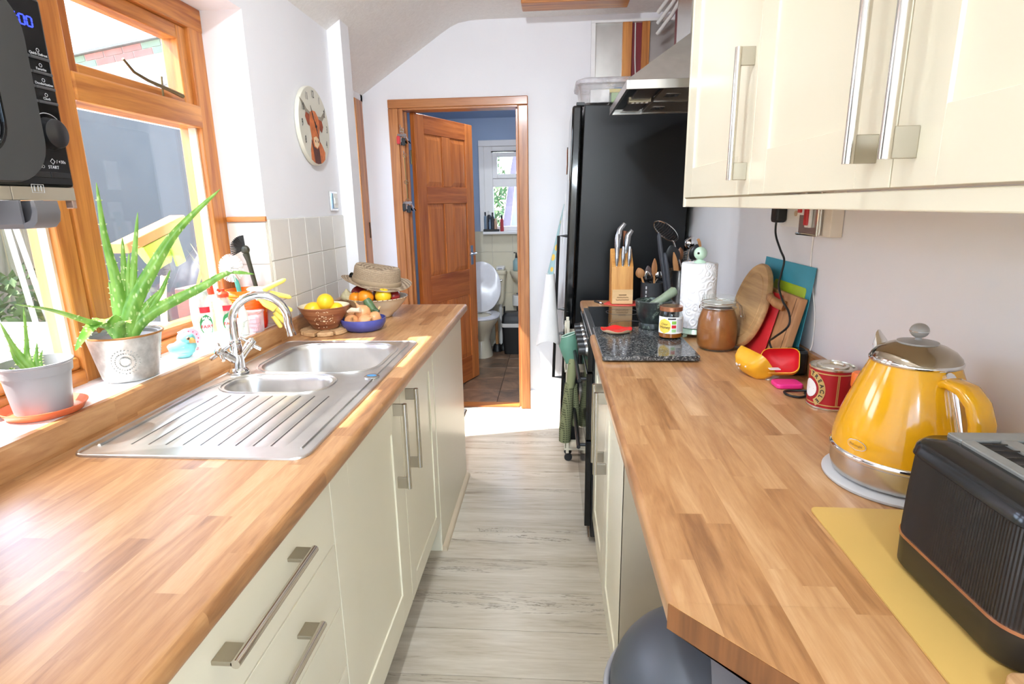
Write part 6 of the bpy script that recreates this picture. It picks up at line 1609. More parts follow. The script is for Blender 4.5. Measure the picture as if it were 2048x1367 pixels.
# ---- yellow hinged case with a red lining
ycase = M('mango_yellow_plastic', (236, 172, 40), 0.32, var=0.08, scale=25); redl = M('red_lining', (214, 22, 34), 0.5)
yc_ = thing('snack_case', 'yellow hinged case lying open with a bright red lining', 'case', (0.635, 1.66, CT))
def shell(c, nrm, up, wu, wv, dep, lining):
    n_ = Vector(nrm).normalized(); v_ = Vector(up); v_ = (v_-n_*v_.dot(n_)).normalized(); u_ = v_.cross(n_)
    c = Vector(c)
    ring = lambda s_, o: [c+u_*p[0]*s_+v_*p[1]*s_+n_*o for p in rrect(wu, wv, min(wu, wv)*0.28, 6)]
    MB().rings([ring(0.30, -dep), ring(0.62, -dep*0.90), ring(0.86, -dep*0.62), ring(0.97, -dep*0.28), ring(1.0, 0.0), ring(0.95, 0.001)], True, False).obj('shell', ycase, yc_, smooth=70)
    MB().rings([ring(0.95, 0.0005), ring(0.92, -dep*0.26), ring(0.82, -dep*0.58), ring(0.58, -dep*0.86), ring(0.05, -dep*0.92)], False, True).obj('lining', redl if lining else ycase, yc_, smooth=70)
    mb = MB(); rnd = random.Random(int(c.y*1000))
    if c.x > 0.6: return c, u_, v_, n_
    for k_ in range(9):   # little printed flowers on the outside
        a = rnd.uniform(0, 2*PI); f = rnd.uniform(0.55, 0.9); o = -dep*(0.98-0.72*((f-0.5)/0.45)**1.5)
        p = c+u_*wu/2*f*math.cos(a)*1.0+v_*wv/2*f*math.sin(a)+n_*(o-0.0032); mb.ell(p, 0.0032, 0.0032, 0.0028, 8, 5)
    mb.obj('flower_print', M('white_flower_print', (226, 214, 206), 0.5), yc_)
    return c, u_, v_, n_
shell((0.628, 1.552, 0.966), (-0.42, -0.60, 0.68), (0, 0.3, 1), 0.100, 0.080, 0.036, True)
shell((0.583, 1.592, 0.958), (0.74, 0.20, 0.64), (-0.2, 1, 0.2), 0.080, 0.118, 0.050, True)
B(0.592, 0.620, 1.520, 1.538, 0.948, 0.950).xf(Matrix.Identity(4)).obj('paper_slip', lab_white, yc_)
pp = thing('pink_case', 'flat hot pink case lying in front of the open yellow case', 'case', (0.625, 1.515, CT))
MB().prism([(0.628+p[0], 1.492+p[1]) for p in rrect(0.070, 0.055, 0.012, 4)], CT+0.001, CT+0.014, 'z').obj('lid', M('hot_pink', (240, 52, 138), 0.35), pp, bevel=0.004)
pc_ = thing('note_card', 'white card lying under the yellow case', 'card', (0.60, 1.58, CT))
MB().prism([(0.563, 1.600), (0.600, 1.545), (0.640, 1.575), (0.600, 1.63)], CT+0.0008, CT+0.002, 'z').obj('card', lab_white, pc_)
sp2 = thing('black_box', 'small glossy black box tucked in the corner by the upstand', 'box', (0.685, 1.60, CT))
MB().prism([(0.694+p[0], 1.610+p[1]) for p in rrect(0.054, 0.050, 0.012, 4)], CT+0.001, CT+0.074, 'z').obj('body', black_satin, sp2, bevel=0.008)
MB().prism([(0.694+p[0], 1.610+p[1]) for p in rrect(0.040, 0.036, 0.008, 4)], CT+0.074, CT+0.0755, 'z').obj('top_panel', black_gloss, sp2)

# ---- cables
bc = M('black_cable', (22, 22, 22), 0.5); wc = M('white_cable', (236, 232, 226), 0.45)
MB().tube(curve([(0.71, 1.845, 1.378), (0.700, 1.852, 1.355), (0.700, 1.857, 1.297), (0.697, 1.80, 1.25), (0.695, 1.757, 1.221), (0.690, 1.757, 1.18), (0.685, 1.755, 1.145), (0.675, 1.69, 1.11), (0.670, 1.625, 1.085), (0.665, 1.610, 1.05), (0.648, 1.66, 1.005), (0.652, 1.70, 0.985), (0.66, 1.695, 0.96)]), 0.0032, 8).obj('power_cable', bc, None, label='black plug cable hanging down the wall over the boards', cat='cable', smooth=60, org=(0.68, 1.75, 0.96))
MB().tube(curve([(0.7425, 1.690, 1.31), (0.7425, 1.688, 1.22), (0.7425, 1.66, 1.15), (0.7425, 1.628, 1.08), (0.742, 1.622, 1.0), (0.735, 1.618, 0.9775)]), 0.0022, 7).obj('thin_cable', wc, None, label='thin white cable running from the cooker switch to the corner', cat='cable', smooth=60, org=(0.73, 1.65, 0.98))
MB().tube(curve([(0.70, 1.43, CT+0.004), (0.675, 1.45, CT+0.004), (0.655, 1.440, CT+0.004), (0.640, 1.405, CT+0.004), (0.620, 1.395, CT+0.004), (0.600, 1.410, CT+0.004), (0.602, 1.440, CT+0.004), (0.63, 1.445, CT+0.004), (0.66, 1.425, CT+0.010), (0.70, 1.41, CT+0.004)]), 0.003, 8).obj('power_cable', bc, None, label='loop of black cable on the worktop by the treacle tin', cat='cable', smooth=60, org=(0.65, 1.42, CT))

# ---- sockets under the wall cabinets
ws = thing('wall_socket', 'white plug socket under the wall cabinets', 'socket', (0.744, 1.77, 1.33))
B(0.708, 0.744, 1.705, 1.850, 1.318, 1.405).obj('box', white_plastic, ws, bevel=0.003)
MB().tube([(0.708, 1.735, 1.358), (0.705, 1.735, 1.358)], 0.008, 14).obj('blank_button', M('tan_button', (196, 172, 140), 0.5), ws)
pl = thing('mains_plug', 'black mains plug pushed into the wall socket', 'plug', (0.70, 1.81, 1.34))
mb = MB().prism([(1.822+p[0], 1.356+p[1]) for p in rrect(0.050, 0.052, 0.012, 4)], 0.676, 0.7075, 'x'); mb.obj('body', black_plastic, pl, bevel=0.006)
MB().tube([(0.690, 1.822, 1.380), (0.690, 1.830, 1.392)], 0.006, 8).obj('cord_grip', black_plastic, pl)
cs = thing('cooker_switch', 'metal-clad cooker switch with two red rockers', 'switch', (0.744, 1.60, 1.33))
B(0.712, 0.744, 1.530, 1.702, 1.300, 1.420).obj('back_box', M('cream_board', (222, 212, 196), 0.6), cs, bevel=0.002)
B(0.702, 0.711, 1.572, 1.700, 1.303, 1.415).obj('face_plate', steel, cs, bevel=0.003)
MB().tube([(0.700, 1.702, 1.303), (0.700, 1.572, 1.303), (0.700, 1.572, 1.415)], 0.004, 6).obj('plate_edge', chrome, cs)
for yy, z_ in ((1.672, 1.385), (1.628, 1.352)):
    r_ = B(0.694, 0.702, yy-0.016, yy+0.016, z_-0.030, z_+0.030).obj('rocker_surround', white_plastic, cs, bevel=0.002)
    B(0.688, 0.694, yy-0.010, yy+0.010, z_-0.024, z_+0.022).obj('red_rocker', M('red_switch', (196, 36, 40), 0.35), r_, bevel=0.002)

# ---- treacle tin and jar behind the kettle
tt = thing('treacle_tin', 'red and gold treacle tin behind the kettle', 'tin', (0.698, 1.352, CT))
tx, ty, rt = 0.672, 1.352, 0.049
tinred = M('tin_red', (176, 30, 40), 0.3, 0.2); gold = M('tin_gold', (214, 184, 116), 0.35, 0.4); tinsil = M('tin_silver', (214, 208, 192), 0.22, 0.9)
MB().lathe([(rt, 0.004), (rt, 0.096)], (tx, ty, CT), 40, False, False).obj('body', tinred, tt, smooth=60)
MB().lathe([(rt-0.002, 0.0), (rt+0.0012, 0.001), (rt+0.0012, 0.004), (rt, 0.005)], (tx, ty, CT), 40, True, False).obj('base_rim', tinsil, tt, smooth=40)
MB().lathe([(rt, 0.095), (rt+0.0015, 0.096), (rt+0.0015, 0.100), (rt-0.003, 0.101), (rt-0.004, 0.097), (rt-0.014, 0.097), (rt-0.015, 0.102), (rt-0.022, 0.102), (rt-0.024, 0.098), (0.001, 0.098)], (tx, ty, CT), 40, False, True).obj('lid', tinsil, tt, smooth=35)
fT = math.atan2(-ty, -tx)
band(tt, 'border_line', gold, tx, ty, CT+0.088, rt, fT, rt*1.6, 0.0012, 0.0004, n=30)
band(tt, 'border_line', gold, tx, ty, CT+0.012, rt, fT, rt*1.6, 0.0012, 0.0004, n=30)
for fo in (0.30, 0.36): band(tt, 'border_line', gold, tx, ty, CT+0.050, rt, fT+fo, 0.0008, 0.038, 0.0005, n=2)
# gold arc carrying the word, centred left of the visible face
fA = fT-1.05; wA = wrapf(tx, ty, CT+0.046, rt, fA, 0.0008)
arc = MB(); pts = []
for rr_ in (0.030, 0.046):
    pts.append([wA(Vector((rr_*math.cos(a)*0.92, rr_*math.sin(a), 0))) for a in [-1.0+2.6*i/24 for i in range(25)]])
arc.grid(pts, 0.0004).obj('gold_arc', gold, tt)
pts = [[wA(Vector((rr_*math.cos(a), rr_*math.sin(a), 0))) for a in [2*PI*i/20 for i in range(21)]] for rr_ in (0.001, 0.022)]
MB().grid(pts, 0.0003).obj('white_roundel', lab_white, tt)
for i, ch in enumerate('TREACLE'):
    a = 1.35-0.345*i
    def wch(co, a=a):
        u_ = Vector((math.cos(a), math.sin(a))); r_ = Vector((math.sin(a), -math.cos(a)))
        q = u_*(0.038+co.y)+r_*co.x
        f = wrapf(tx, ty, CT+0.046, rt, fA, 0.0016); return f(Vector((q.x*0.92, q.y, co.z)))
    text(ch, 0.0135, inkm, tt, None, depth=0.0002, warp=wch, bold=0.0003)
oj = thing('spice_jar', 'small glass jar with an orange cap between tin and kettle', 'jar', (0.675, 1.235, CT))
MB().lathe([(0.020, 0), (0.022, 0.003), (0.022, 0.075), (0.018, 0.085)], (0.680, 1.235, CT), 24).obj('glass', M('amber_contents', (214, 168, 72), 0.25), oj, smooth=45)
MB().lathe([(0.021, 0.084), (0.022, 0.086), (0.022, 0.112), (0.019, 0.116), (0.001, 0.116)], (0.680, 1.235, CT), 24).obj('cap', M('orange_cap', (240, 118, 40), 0.4), oj, smooth=40)
band(oj, 'label', lab_white, 0.680, 1.235, CT+0.042, 0.022, math.atan2(-1.235, -0.68)-0.3, 0.02, 0.022, 0.0006)

# ---- yellow kettle on its base
kx, ky = 0.612, 0.965
kp = thing('kettle_base', 'round grey power base under the yellow kettle', 'kettle base', (kx, ky, CT))
MB().lathe([(0.117, 0.001), (0.1185, 0.003), (0.1185, 0.006), (0.115, 0.009), (0.085, 0.011), (0.001, 0.011)], (kx, ky, CT), 56).obj('disc', M('pale_grey_plastic', (190, 188, 186), 0.45), kp, smooth=40)
MB().lathe([(0.112, 0.0), (0.112, 0.0015)], (kx, ky, CT), 40).obj('rubber_foot', black_plastic, kp)
kt = thing('electric_kettle', 'mustard yellow retro kettle with a chrome lid and ball knob', 'kettle', (kx, ky, CT+0.012))
kyel = M('mustard_enamel', (226, 164, 24), 0.14, var=0.02, Coat_Weight=0.5, Coat_Roughness=0.05)
kz = CT
MB().lathe([(0.098, 0.013), (0.104, 0.015), (0.108, 0.030), (0.1085, 0.052)], (kx, ky, kz), 64, True, False).obj('steel_base', steel, kt, smooth=40)
MB().lathe([(0.1085, 0.052), (0.112, 0.055), (0.112, 0.061), (0.1085, 0.064)], (kx, ky, kz), 64, False, False).obj('chrome_band', chrome, kt, smooth=60)
MB().lathe([(0.1085, 0.063), (0.1082, 0.075), (0.1060, 0.092), (0.1015, 0.112), (0.0945, 0.135), (0.0860, 0.160), (0.0770, 0.185), (0.0690, 0.205), (0.0645, 0.217)], (kx, ky, kz), 64, False, False).obj('body', kyel, kt, smooth=80)
MB().lathe([(0.0645, 0.2165), (0.0672, 0.2185), (0.0675, 0.2225), (0.0655, 0.2245)], (kx, ky, kz), 64, False, False).obj('rim_band', chrome, kt, smooth=60)
ld = MB().lathe([(0.0655, 0.2240), (0.0640, 0.2290), (0.0560, 0.2380), (0.0440, 0.2450), (0.0320, 0.2490), (0.0300, 0.2505)], (kx, ky, kz), 56, False, True).obj('lid', M('smoked_chrome', (170, 158, 140), 0.12, 1.0), kt, smooth=60)
MB().lathe([(0.0305, 0.2495), (0.0300, 0.2525), (0.020, 0.2545), (0.0055, 0.2555), (0.0045, 0.2600)], (kx, ky, kz), 32).obj('lid_cap', M('warm_grey_plastic', (150, 146, 140), 0.3), ld, smooth=50)
MB().ell((kx, ky, kz+0.2710), 0.0140, 0.0140, 0.0125, 24, 14).obj('ball_knob', MATS['warm_grey_plastic'], ld, smooth=80)
MB().tube([(kx+0.0142*math.cos(2*PI*i/28), ky+0.0142*math.sin(2*PI*i/28), kz+0.2705) for i in range(29)], 0.0007, 5).obj('knob_ring', chrome, ld)
hdv = Vector((0.17, -0.985, 0)); sdv = Vector((0.985, 0.17, 0))
# spout on the far side
spt = MB(); rings = []
for (o, z_, w2) in ((0.045, 0.200, 0.020), (0.070, 0.207, 0.020), (0.082, 0.228, 0.015), (0.090, 0.240, 0.006)):
    c2 = Vector((kx, ky, kz+z_))-hdv*o; rings.append([c2+sdv*w2*math.cos(2*PI*i/10)+Vector((0, 0, 1))*0.014*math.sin(2*PI*i/10) for i in range(10)])
spt.rings(rings).obj('spout', chrome, kt, smooth=60)
# gauge and handle towards the viewer
gp = [Vector((kx, ky, kz+z_))+hdv*r_ for z_, r_ in ((0.085, 0.109), (0.112, 0.1035), (0.135, 0.0965), (0.160, 0.088), (0.185, 0.079), (0.198, 0.0735))]
MB().tube(gp, 0.0145, 10, flat=0.35).obj('water_gauge', chrome, kt, smooth=60)
MB().tube([p+hdv*0.0035 for p in gp], 0.0085, 8, flat=0.4).obj('gauge_window', M('gauge_clear', (178, 172, 162), 0.12), kt, smooth=60)
hpts = [Vector((kx, ky, kz+z_))+hdv*r_ for z_, r_ in ((0.196, 0.060), (0.2035, 0.080), (0.200, 0.106), (0.184, 0.126), (0.158, 0.138), (0.125, 0.142), (0.095, 0.138), (0.078, 0.126), (0.072, 0.108))]
rings = []
for i, p in enumerate(hpts):
    t = (hpts[min(i+1, len(hpts)-1)]-hpts[max(i-1, 0)]).normalized(); nn_ = t.cross(sdv)
    w2 = (0.017, 0.018, 0.018, 0.018, 0.018, 0.017, 0.016, 0.015, 0.014)[i]; h2 = (0.006, 0.009, 0.0105, 0.0115, 0.012, 0.012, 0.011, 0.010, 0.009)[i]
    rings.append([p+sdv*w2*q[0]+nn_*h2*q[1] for q in rrect(2, 2, 0.7, 3)])
MB().rings(rings).obj('handle', kyel, kt, smooth=60)
MB().tube([p-(p-Vector((kx, ky, p.z))).normalized()*0.0115+Vector((0, 0, -0.0035 if p.z > kz+0.19 else 0)) for p in hpts[1:-1]], 0.0035, 6).obj('handle_trim', chrome, kt, smooth=60)
MB().tube([Vector((kx, ky, kz+z_))+hdv*r_ for z_, r_ in ((0.206, 0.066), (0.2115, 0.074))], [0.010, 0.008], 10).obj('lid_button', chrome, kt)
# small pill-shaped maker's plate low on the body
fB = math.atan2(0.5, -1.3)+0.95
fB = math.atan2(-0.75, -0.66)-0.45
band(kt, 'badge_rim', chrome, kx, ky, kz+0.083, 0.1082, fB, 0.0175, 0.0095, 0.0004, True)
band(kt, 'badge', kyel, kx, ky, kz+0.083, 0.1082, fB, 0.0160, 0.0080, 0.0012, True)
text('DeLonghi', 0.0060, M('dull_gold_ink', (170, 126, 40), 0.4), kt, None, depth=0.0001, warp=wrapf(kx, ky, kz+0.083, 0.1082, fB, 0.0020))

# ---- yellow worktop mat, toaster and board end
ym = thing('worktop_saver', 'thin mustard yellow worktop mat under the toaster', 'mat', (0.56, 0.6, CT))
mb = MB().prism([(0.565+p[0], 0.607+p[1]) for p in rrect(0.300, 0.500, 0.012, 4)], CT+0.0008, CT+0.0035, 'z')
mb.xf(Matrix.Translation((0.415, 0.857, 0)) @ Matrix.Rotation(math.radians(-1.5), 4, 'Z') @ Matrix.Translation((-0.415, -0.857, 0)))
mb.obj('mat', M('mustard_mat', (206, 168, 92), 0.5, var=0.02), ym)
TZ = CT+0.004
to = thing('toaster', 'black ribbed two slot toaster with a copper trim line', 'toaster', (0.56, 0.61, TZ))
tx0, tx1, ty0, ty1 = 0.462, 0.652, 0.508, 0.738
tcx, tcy = (tx0+tx1)/2, (ty0+ty1)/2
rr = lambda s_, z_, r=0.042: [(tcx+p[0], tcy+p[1], TZ+z_) for p in rrect(tx1-tx0-s_, ty1-ty0-s_, r-s_/2 if r > s_/2+0.004 else 0.004, 8)]
MB().rings([rr(0.012, 0.004), rr(0.006, 0.008), rr(0.004, 0.046)]).obj('base', M('toaster_base_black', (30, 28, 26), 0.4), to, smooth=40)
MB().rings([rr(0.0035, 0.046), rr(0.0005, 0.0465), rr(0.0005, 0.0505), rr(0.0035, 0.051)]).obj('trim_line', M('copper_trim', (196, 150, 124), 0.25, 0.9), to, smooth=40)
# ribbed wall
rib = MB(); nrib = 190; base = rrect(tx1-tx0-0.004, ty1-ty0-0.004, 0.040, 12)
L = [0]; 
for i in range(len(base)): a = base[i]; b = base[(i+1) % len(base)]; L.append(L[-1]+math.hypot(b[0]-a[0], b[1]-a[1]))
ring = []
for k_ in range(nrib*2):
    s_ = L[-1]*k_/(nrib*2); j = max(i for i in range(len(base)) if L[i] <= s_+1e-9); a = base[j]; b = base[(j+1) % len(base)]; f = (s_-L[j])/max(L[j+1]-L[j], 1e-9)
    p = (a[0]+(b[0]-a[0])*f, a[1]+(b[1]-a[1])*f); l = math.hypot(*p); sh = 0.0006 if k_ % 2 else -0.0006
    ring.append((p[0]+sh*p[0]/l, p[1]+sh*p[1]/l))
def rb2(z_, s_): return [(tcx+p[0]*s_, tcy+p[1]*s_, TZ+z_) for p in ring]
rib.rings([rb2(0.051, 1.0), rb2(0.110, 0.992), rb2(0.160, 0.975)], False, False)
rib.obj('ribbed_wall', M('ribbed_black', (24, 21, 20), 0.42), to)
MB().rings([rr(0.0070, 0.160), rr(0.004, 0.162, 0.04), rr(0.010, 0.174, 0.04), rr(0.024, 0.180, 0.04), rr(0.080, 0.182, 0.04)]).obj('shoulder', M('gloss_black_top', (24, 26, 28), 0.16), to, smooth=40)
greyt = M('grey_top_plate', (148, 148, 142), 0.35, 0.3, var=0.08, scale=40)
tp0 = lambda s_, z_: [(tcx+0.010+p[0], tcy+p[1], TZ+z_) for p in rrect(0.112-s_, 0.232-s_, 0.016, 5)]
# top plate with two slots: frame pieces around the openings
zt = 0.187
pl_ = MB()
xs = [tcx+0.010-0.056, tcx+0.010-0.040, tcx+0.010-0.010, tcx+0.010+0.010, tcx+0.010+0.040, tcx+0.010+0.056]
ya, yb2 = tcy-0.090, tcy+0.098
for (a, b) in ((0, 1), (2, 3), (4, 5)): pl_.box(xs[a], xs[b], ya+0.026, yb2-0.026, TZ+0.176, TZ+zt)
pl_.box(xs[0], xs[5], ya, ya+0.026, TZ+0.176, TZ+zt); pl_.box(xs[0], xs[5], yb2-0.026, yb2, TZ+0.176, TZ+zt)
pl_.obj('top_plate', greyt, to, bevel=0.002)
for (a, b) in ((1, 2), (3, 4)):
    s_ = B(xs[a], xs[b], ya+0.026, yb2-0.026, TZ+0.1825, TZ+0.1832).obj('slot_floor', black_plastic, to)
    for yy in [ya+0.036+0.019*i for i in range(7)]:
        MB().tube([(xs[a], yy, TZ+0.186), ((xs[a]+xs[b])/2, yy+0.004, TZ+0.1845), (xs[b], yy, TZ+0.186)], 0.001, 5).obj('slot_wire', M('dull_wire', (96, 90, 84), 0.4, 0.9), s_)
wb2 = thing('wooden_board', 'corner of a pale wooden board at the bottom right edge', 'board', (0.53, 0.44, CT))
MB().prism([(0.530+p[0], 0.448+p[1]) for p in rrect(0.168, 0.110, 0.014, 5)], CT+0.004, CT+0.026, 'z').obj('board', light_wood, wb2, bevel=0.003)

# ---- dome-lidded bin under the worktop end
bn = thing('pedal_bin', 'grey dome topped bin under the clipped worktop corner', 'bin', (0.30, 0.845, 0))
bnx, bny, brd = 0.268, 0.850, 0.168
binm = M('silver_grey_bin', (150, 150, 154), 0.4, 0.3); domem = M('charcoal_dome', (70, 74, 80), 0.42, var=0.06)
MB().lathe([(brd-0.03, 0), (brd-0.02, 0.004), (brd, 0.50), (brd+0.006, 0.505), (brd+0.006, 0.535), (brd, 0.54)], (bnx, bny, 0), 48).obj('body', binm, bn, smooth=40)
dm = [(brd-0.004, 0.540)]
for i in range(1, 11): a = PI/2*i/10; dm.append(((brd-0.004)*math.cos(a)+0.001, 0.540+0.145*math.sin(a)))
MB().lathe(dm, (bnx, bny, 0), 48).obj('dome', domem, bn, smooth=60)
MB().tube([(bnx+(brd+0.002)*math.cos(a), bny+(brd+0.002)*math.sin(a), 0.541) for a in [2*PI*i/48 for i in range(49)]], 0.006, 8).obj('rim', M('pale_rim', (176, 176, 180), 0.35, 0.4), bn, smooth=60)
fl_ = MB(); pts = []
for j in range(9):
    a = PI/2*j/8; pts.append([(bnx+(brd+0.001)*math.cos(a)*math.cos(th), bny+(brd+0.001)*math.cos(a)*math.sin(th), 0.541+0.147*math.sin(a)) for th in [-1.75+3.3*i/16 for i in range(17)]])
fl_.grid(pts, 0.003).obj('swing_flap', M('grey_flap', (132, 132, 136), 0.4, 0.2), bn, smooth=60)
B(bnx-brd-0.012, bnx-brd+0.012, bny-0.06, bny-0.02, 0.53, 0.56).obj('hinge_lug', black_plastic, bn, bevel=0.003)

# ---- storage box on the fridge
sb_ = thing('storage_box', 'clear plastic storage box on top of the fridge', 'storage box', (0.32, 3.28, 1.915))
SBZ = 1.903
clr = glass('box_plastic', (0.94, 0.93, 0.93), 0.9, haze=0.16)
bx_ = lambda s_, z_: [(0.345+p[0], 3.300+p[1], SBZ+z_) for p in rrect(0.43+s_, 0.32+s_, 0.05, 6)]
MB().rings([bx_(-0.05, 0.0), bx_(-0.02, 0.085), bx_(0.0, 0.088), bx_(0.0, 0.094), bx_(-0.03, 0.092), bx_(-0.06, 0.004)]).obj('tub', clr, sb_, smooth=40)
MB().rings([bx_(0.012, 0.092), bx_(0.016, 0.104), bx_(0.006, 0.112), bx_(-0.04, 0.122), bx_(-0.20, 0.130)]).obj('lid', glass('lid_plastic', (0.90, 0.88, 0.90), 0.9, haze=0.30), sb_, smooth=40)
for k_, (x0, x1, z0_, z1_, mm) in enumerate(((0.20, 0.30, 0.006, 0.070, lab_white), (0.31, 0.40, 0.006, 0.055, MATS['label_lime']), (0.27, 0.37, 0.057, 0.075, MATS['yellow_liquid']), (0.41, 0.50, 0.006, 0.075, MATS['soft_pink_plastic']), (0.33, 0.44, 0.074, 0.086, MATS['blue_print']))):
    it = B(x0, x1, 3.20+0.01*k_, 3.32, SBZ+z0_, SBZ+z1_).obj('sachet_pack', mm, sb_, bevel=0.004)

# ---- towels, papers on the fridge and gloves on the cooker rail
def drape(name, label, cat, pts_fn, ni, nj, mat, th=0.003, org=(0, 0, 0)):
    t = thing(name, label, cat, org)
    g = [[pts_fn(i/(ni-1), j/(nj-1)) for i in range(ni)] for j in range(nj)]
    MB().grid(g, th).obj('cloth', mat, t, smooth=70); return t
towel_w = M('white_terry', (232, 230, 228), 0.95, var=0.03, bump=0.5, bscale=220)
def f1(u, v):
    a = u*2*PI*1.0; w2 = 0.030+0.035*v
    return Vector((-0.010-0.012*v+w2*math.cos(a)*(0.7+0.3*v), 3.150+0.052*math.sin(a)*(0.6+0.6*v), 1.020-0.39*v-0.02*math.cos(a*2)*v))
drape('hand_towel', 'white hand towel hanging from the fridge handle', 'towel', f1, 25, 14, towel_w, 0.004, (0.0, 3.15, 0.63))
def tea():
    t = NT('lemon_print_linen'); v = t.coords(); vo = t.n.new('ShaderNodeTexVoronoi'); vo.inputs['Scale'].default_value = 17; t.link(v, vo.inputs['Vector'])
    l = t.ramp(vo.outputs['Distance'], [(0.30, (1, 1, 1)), (0.36, (0, 0, 0))])
    col = t.mix(l, srgb(156, 186, 186), srgb(230, 190, 84)); t.link(col, t.b.inputs['Base Color']); t.setp(Roughness=0.9); return t.m
def f2(u, v):
    return Vector((0.066-0.085*v**0.9+0.016*math.sin(u*9+v*2)*v, 3.175+0.030+0.16*(u-0.5)*(0.35+0.65*v), 1.395-0.455*v+0.03*u*v))
drape('tea_towel', 'teal tea towel with lemon print beside the fridge handle', 'towel', f2, 16, 14, tea(), 0.002, (0.03, 3.2, 0.95))
pf = thing('fridge_calendar', 'white papers held on the fridge door, seen edge-on', 'paper', (0.05, 3.2, 1.2))
for (x, z0_, z1_, y0_, y1_) in ((0.072, 1.36, 1.45, 3.16, 3.26), (0.060, 1.18, 1.34, 3.16, 3.30), (0.088, 1.52, 1.68, 3.2, 3.3)):
    B(x, x+0.002, y0_, y1_, z0_, z1_).obj('sheet', lab_white, pf)
MB().tube([(0.083, 3.2, 1.69), (0.083, 3.2, 1.60), (0.080, 3.2, 1.55)], 0.004, 6).obj('magnet_clip', chrome, pf)

sage = M('sage_rubber', (98, 142, 120), 0.5, var=0.05); 
def waffle():
    t = NT('olive_waffle_cloth'); tc = t.n.new('ShaderNodeTexCoord'); sp = t.n.new('ShaderNodeSeparateXYZ'); t.link(tc.outputs['Object'], sp.inputs[0])
    a = t.math('SINE', t.math('MULTIPLY', sp.outputs[2], 560.0)); b = t.math('SINE', t.math('MULTIPLY', t.math('ADD', sp.outputs[0], sp.outputs[1]), 520.0))
    f = t.math('MULTIPLY', t.math('GREATER_THAN', a, -0.2), t.math('GREATER_THAN', b, -0.2))
    t.link(t.mix(f, srgb(128, 130, 92), srgb(84, 86, 58)), t.b.inputs['Base Color']); t.setp(Roughness=0.9); t.bump(f, 0.6, 0.003); return t.m
wf_ = waffle()
og = thing('oven_gloves', 'sage rubber and olive waffle oven gloves hanging by the cooker', 'oven gloves', (0.08, 2.62, 0.3))
rings = []
for (z_, x, w2, d_) in ((0.820, 0.088, 0.010, 0.010), (0.790, 0.080, 0.034, 0.026), (0.750, 0.078, 0.045, 0.034), (0.700, 0.085, 0.040, 0.032), (0.650, 0.095, 0.030, 0.026)):
    rings.append([(x+w2*math.cos(2*PI*i/20), 2.64+d_*math.sin(2*PI*i/20), z_+0.35*(w2*math.cos(2*PI*i/20)) if z_ > 0.74 else z_) for i in range(20)])
MB().rings(rings[1:], False, True).obj('rubber_palm', sage, og, smooth=60)
MB().tube([(p[0], p[1], p[2]) for p in rings[1]]+[rings[1][0]], 0.003, 6).obj('rolled_edge', M('pale_sage_edge', (170, 196, 176), 0.5), og, smooth=60)
MB().tube([(0.098, 2.63, 0.672), (0.094, 2.61, 0.60), (0.088, 2.60, 0.54)], [0.032, 0.038, 0.034], 16, flat=0.6).obj('knit_cuff', M('olive_knit', (138, 140, 100), 0.9, bump=0.5, bscale=150), og, smooth=60)
MB().tube([(0.084, 2.60, 0.56), (0.074, 2.59, 0.44), (0.064, 2.585, 0.33), (0.062, 2.585, 0.272)], [0.028, 0.034, 0.038, 0.036], 18, flat=0.8).obj('waffle_glove', wf_, og, smooth=60)
MB().tube([(0.104, 2.61, 0.55), (0.112, 2.62, 0.45), (0.116, 2.625, 0.36), (0.116, 2.625, 0.335)], [0.022, 0.026, 0.026, 0.022], 18, flat=0.8).obj('waffle_glove', wf_, og, smooth=60)
MB().ell((0.092, 2.605, 0.655), 0.011, nu=10, nv=8).obj('hanging_toggle', black_plastic, og, smooth=60)
# ================================================================== BATHROOM THINGS
ivory = M('ivory_sanitaryware', (226, 216, 188), 0.15, var=0.02); lidw = M('white_seat_plastic', (230, 228, 230), 0.22)
wc_ = thing('toilet', 'ivory toilet with its white lid raised', 'toilet', (-0.665, 5.15, 0))
tx_, ty_ = -0.668, 5.12
def egg(w2, l, cx, cy, z_, n=36): return [(cx+w2*math.cos(a)*(1-0.12*math.sin(a) if math.sin(a) < 0 else 1), cy+l*math.sin(a), z_) for a in [2*PI*i/n for i in range(n)]]
MB().rings([egg(0.105, 0.16, tx_, ty_+0.10, 0.0), egg(0.100, 0.155, tx_, ty_+0.10, 0.03), egg(0.075, 0.13, tx_, ty_+0.11, 0.16), egg(0.110, 0.17, tx_, ty_+0.06, 0.27), egg(0.165, 0.225, tx_, ty_, 0.36), egg(0.180, 0.240, tx_, ty_, 0.395)]).obj('bowl', ivory, wc_, smooth=50)
MB().rings([egg(0.183, 0.240, tx_, ty_, 0.397), egg(0.188, 0.245, tx_, ty_, 0.405), egg(0.186, 0.243, tx_, ty_, 0.415), egg(0.115, 0.165, tx_, ty_, 0.418), egg(0.110, 0.160, tx_, ty_, 0.398)], False, False).obj('seat', lidw, wc_, smooth=40)
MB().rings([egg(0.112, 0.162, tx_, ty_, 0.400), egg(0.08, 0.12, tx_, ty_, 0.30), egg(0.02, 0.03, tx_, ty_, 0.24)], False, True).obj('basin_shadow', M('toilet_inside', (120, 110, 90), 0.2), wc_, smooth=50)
lid = MB(); n = 36
def lp_(s_, o): return [(tx_+0.188*s_*math.cos(a), ty_+0.135+o+0.05*((0.245+0.245*s_*math.sin(a))/0.49), 0.41+0.235+0.238*s_*math.sin(a)) for a in [2*PI*i/n for i in range(n)]]
lid.rings([lp_(0.98, 0), lp_(1.0, 0.006), lp_(0.98, 0.016), lp_(0.6, 0.020)]).obj('lid', lidw, wc_, smooth=50)
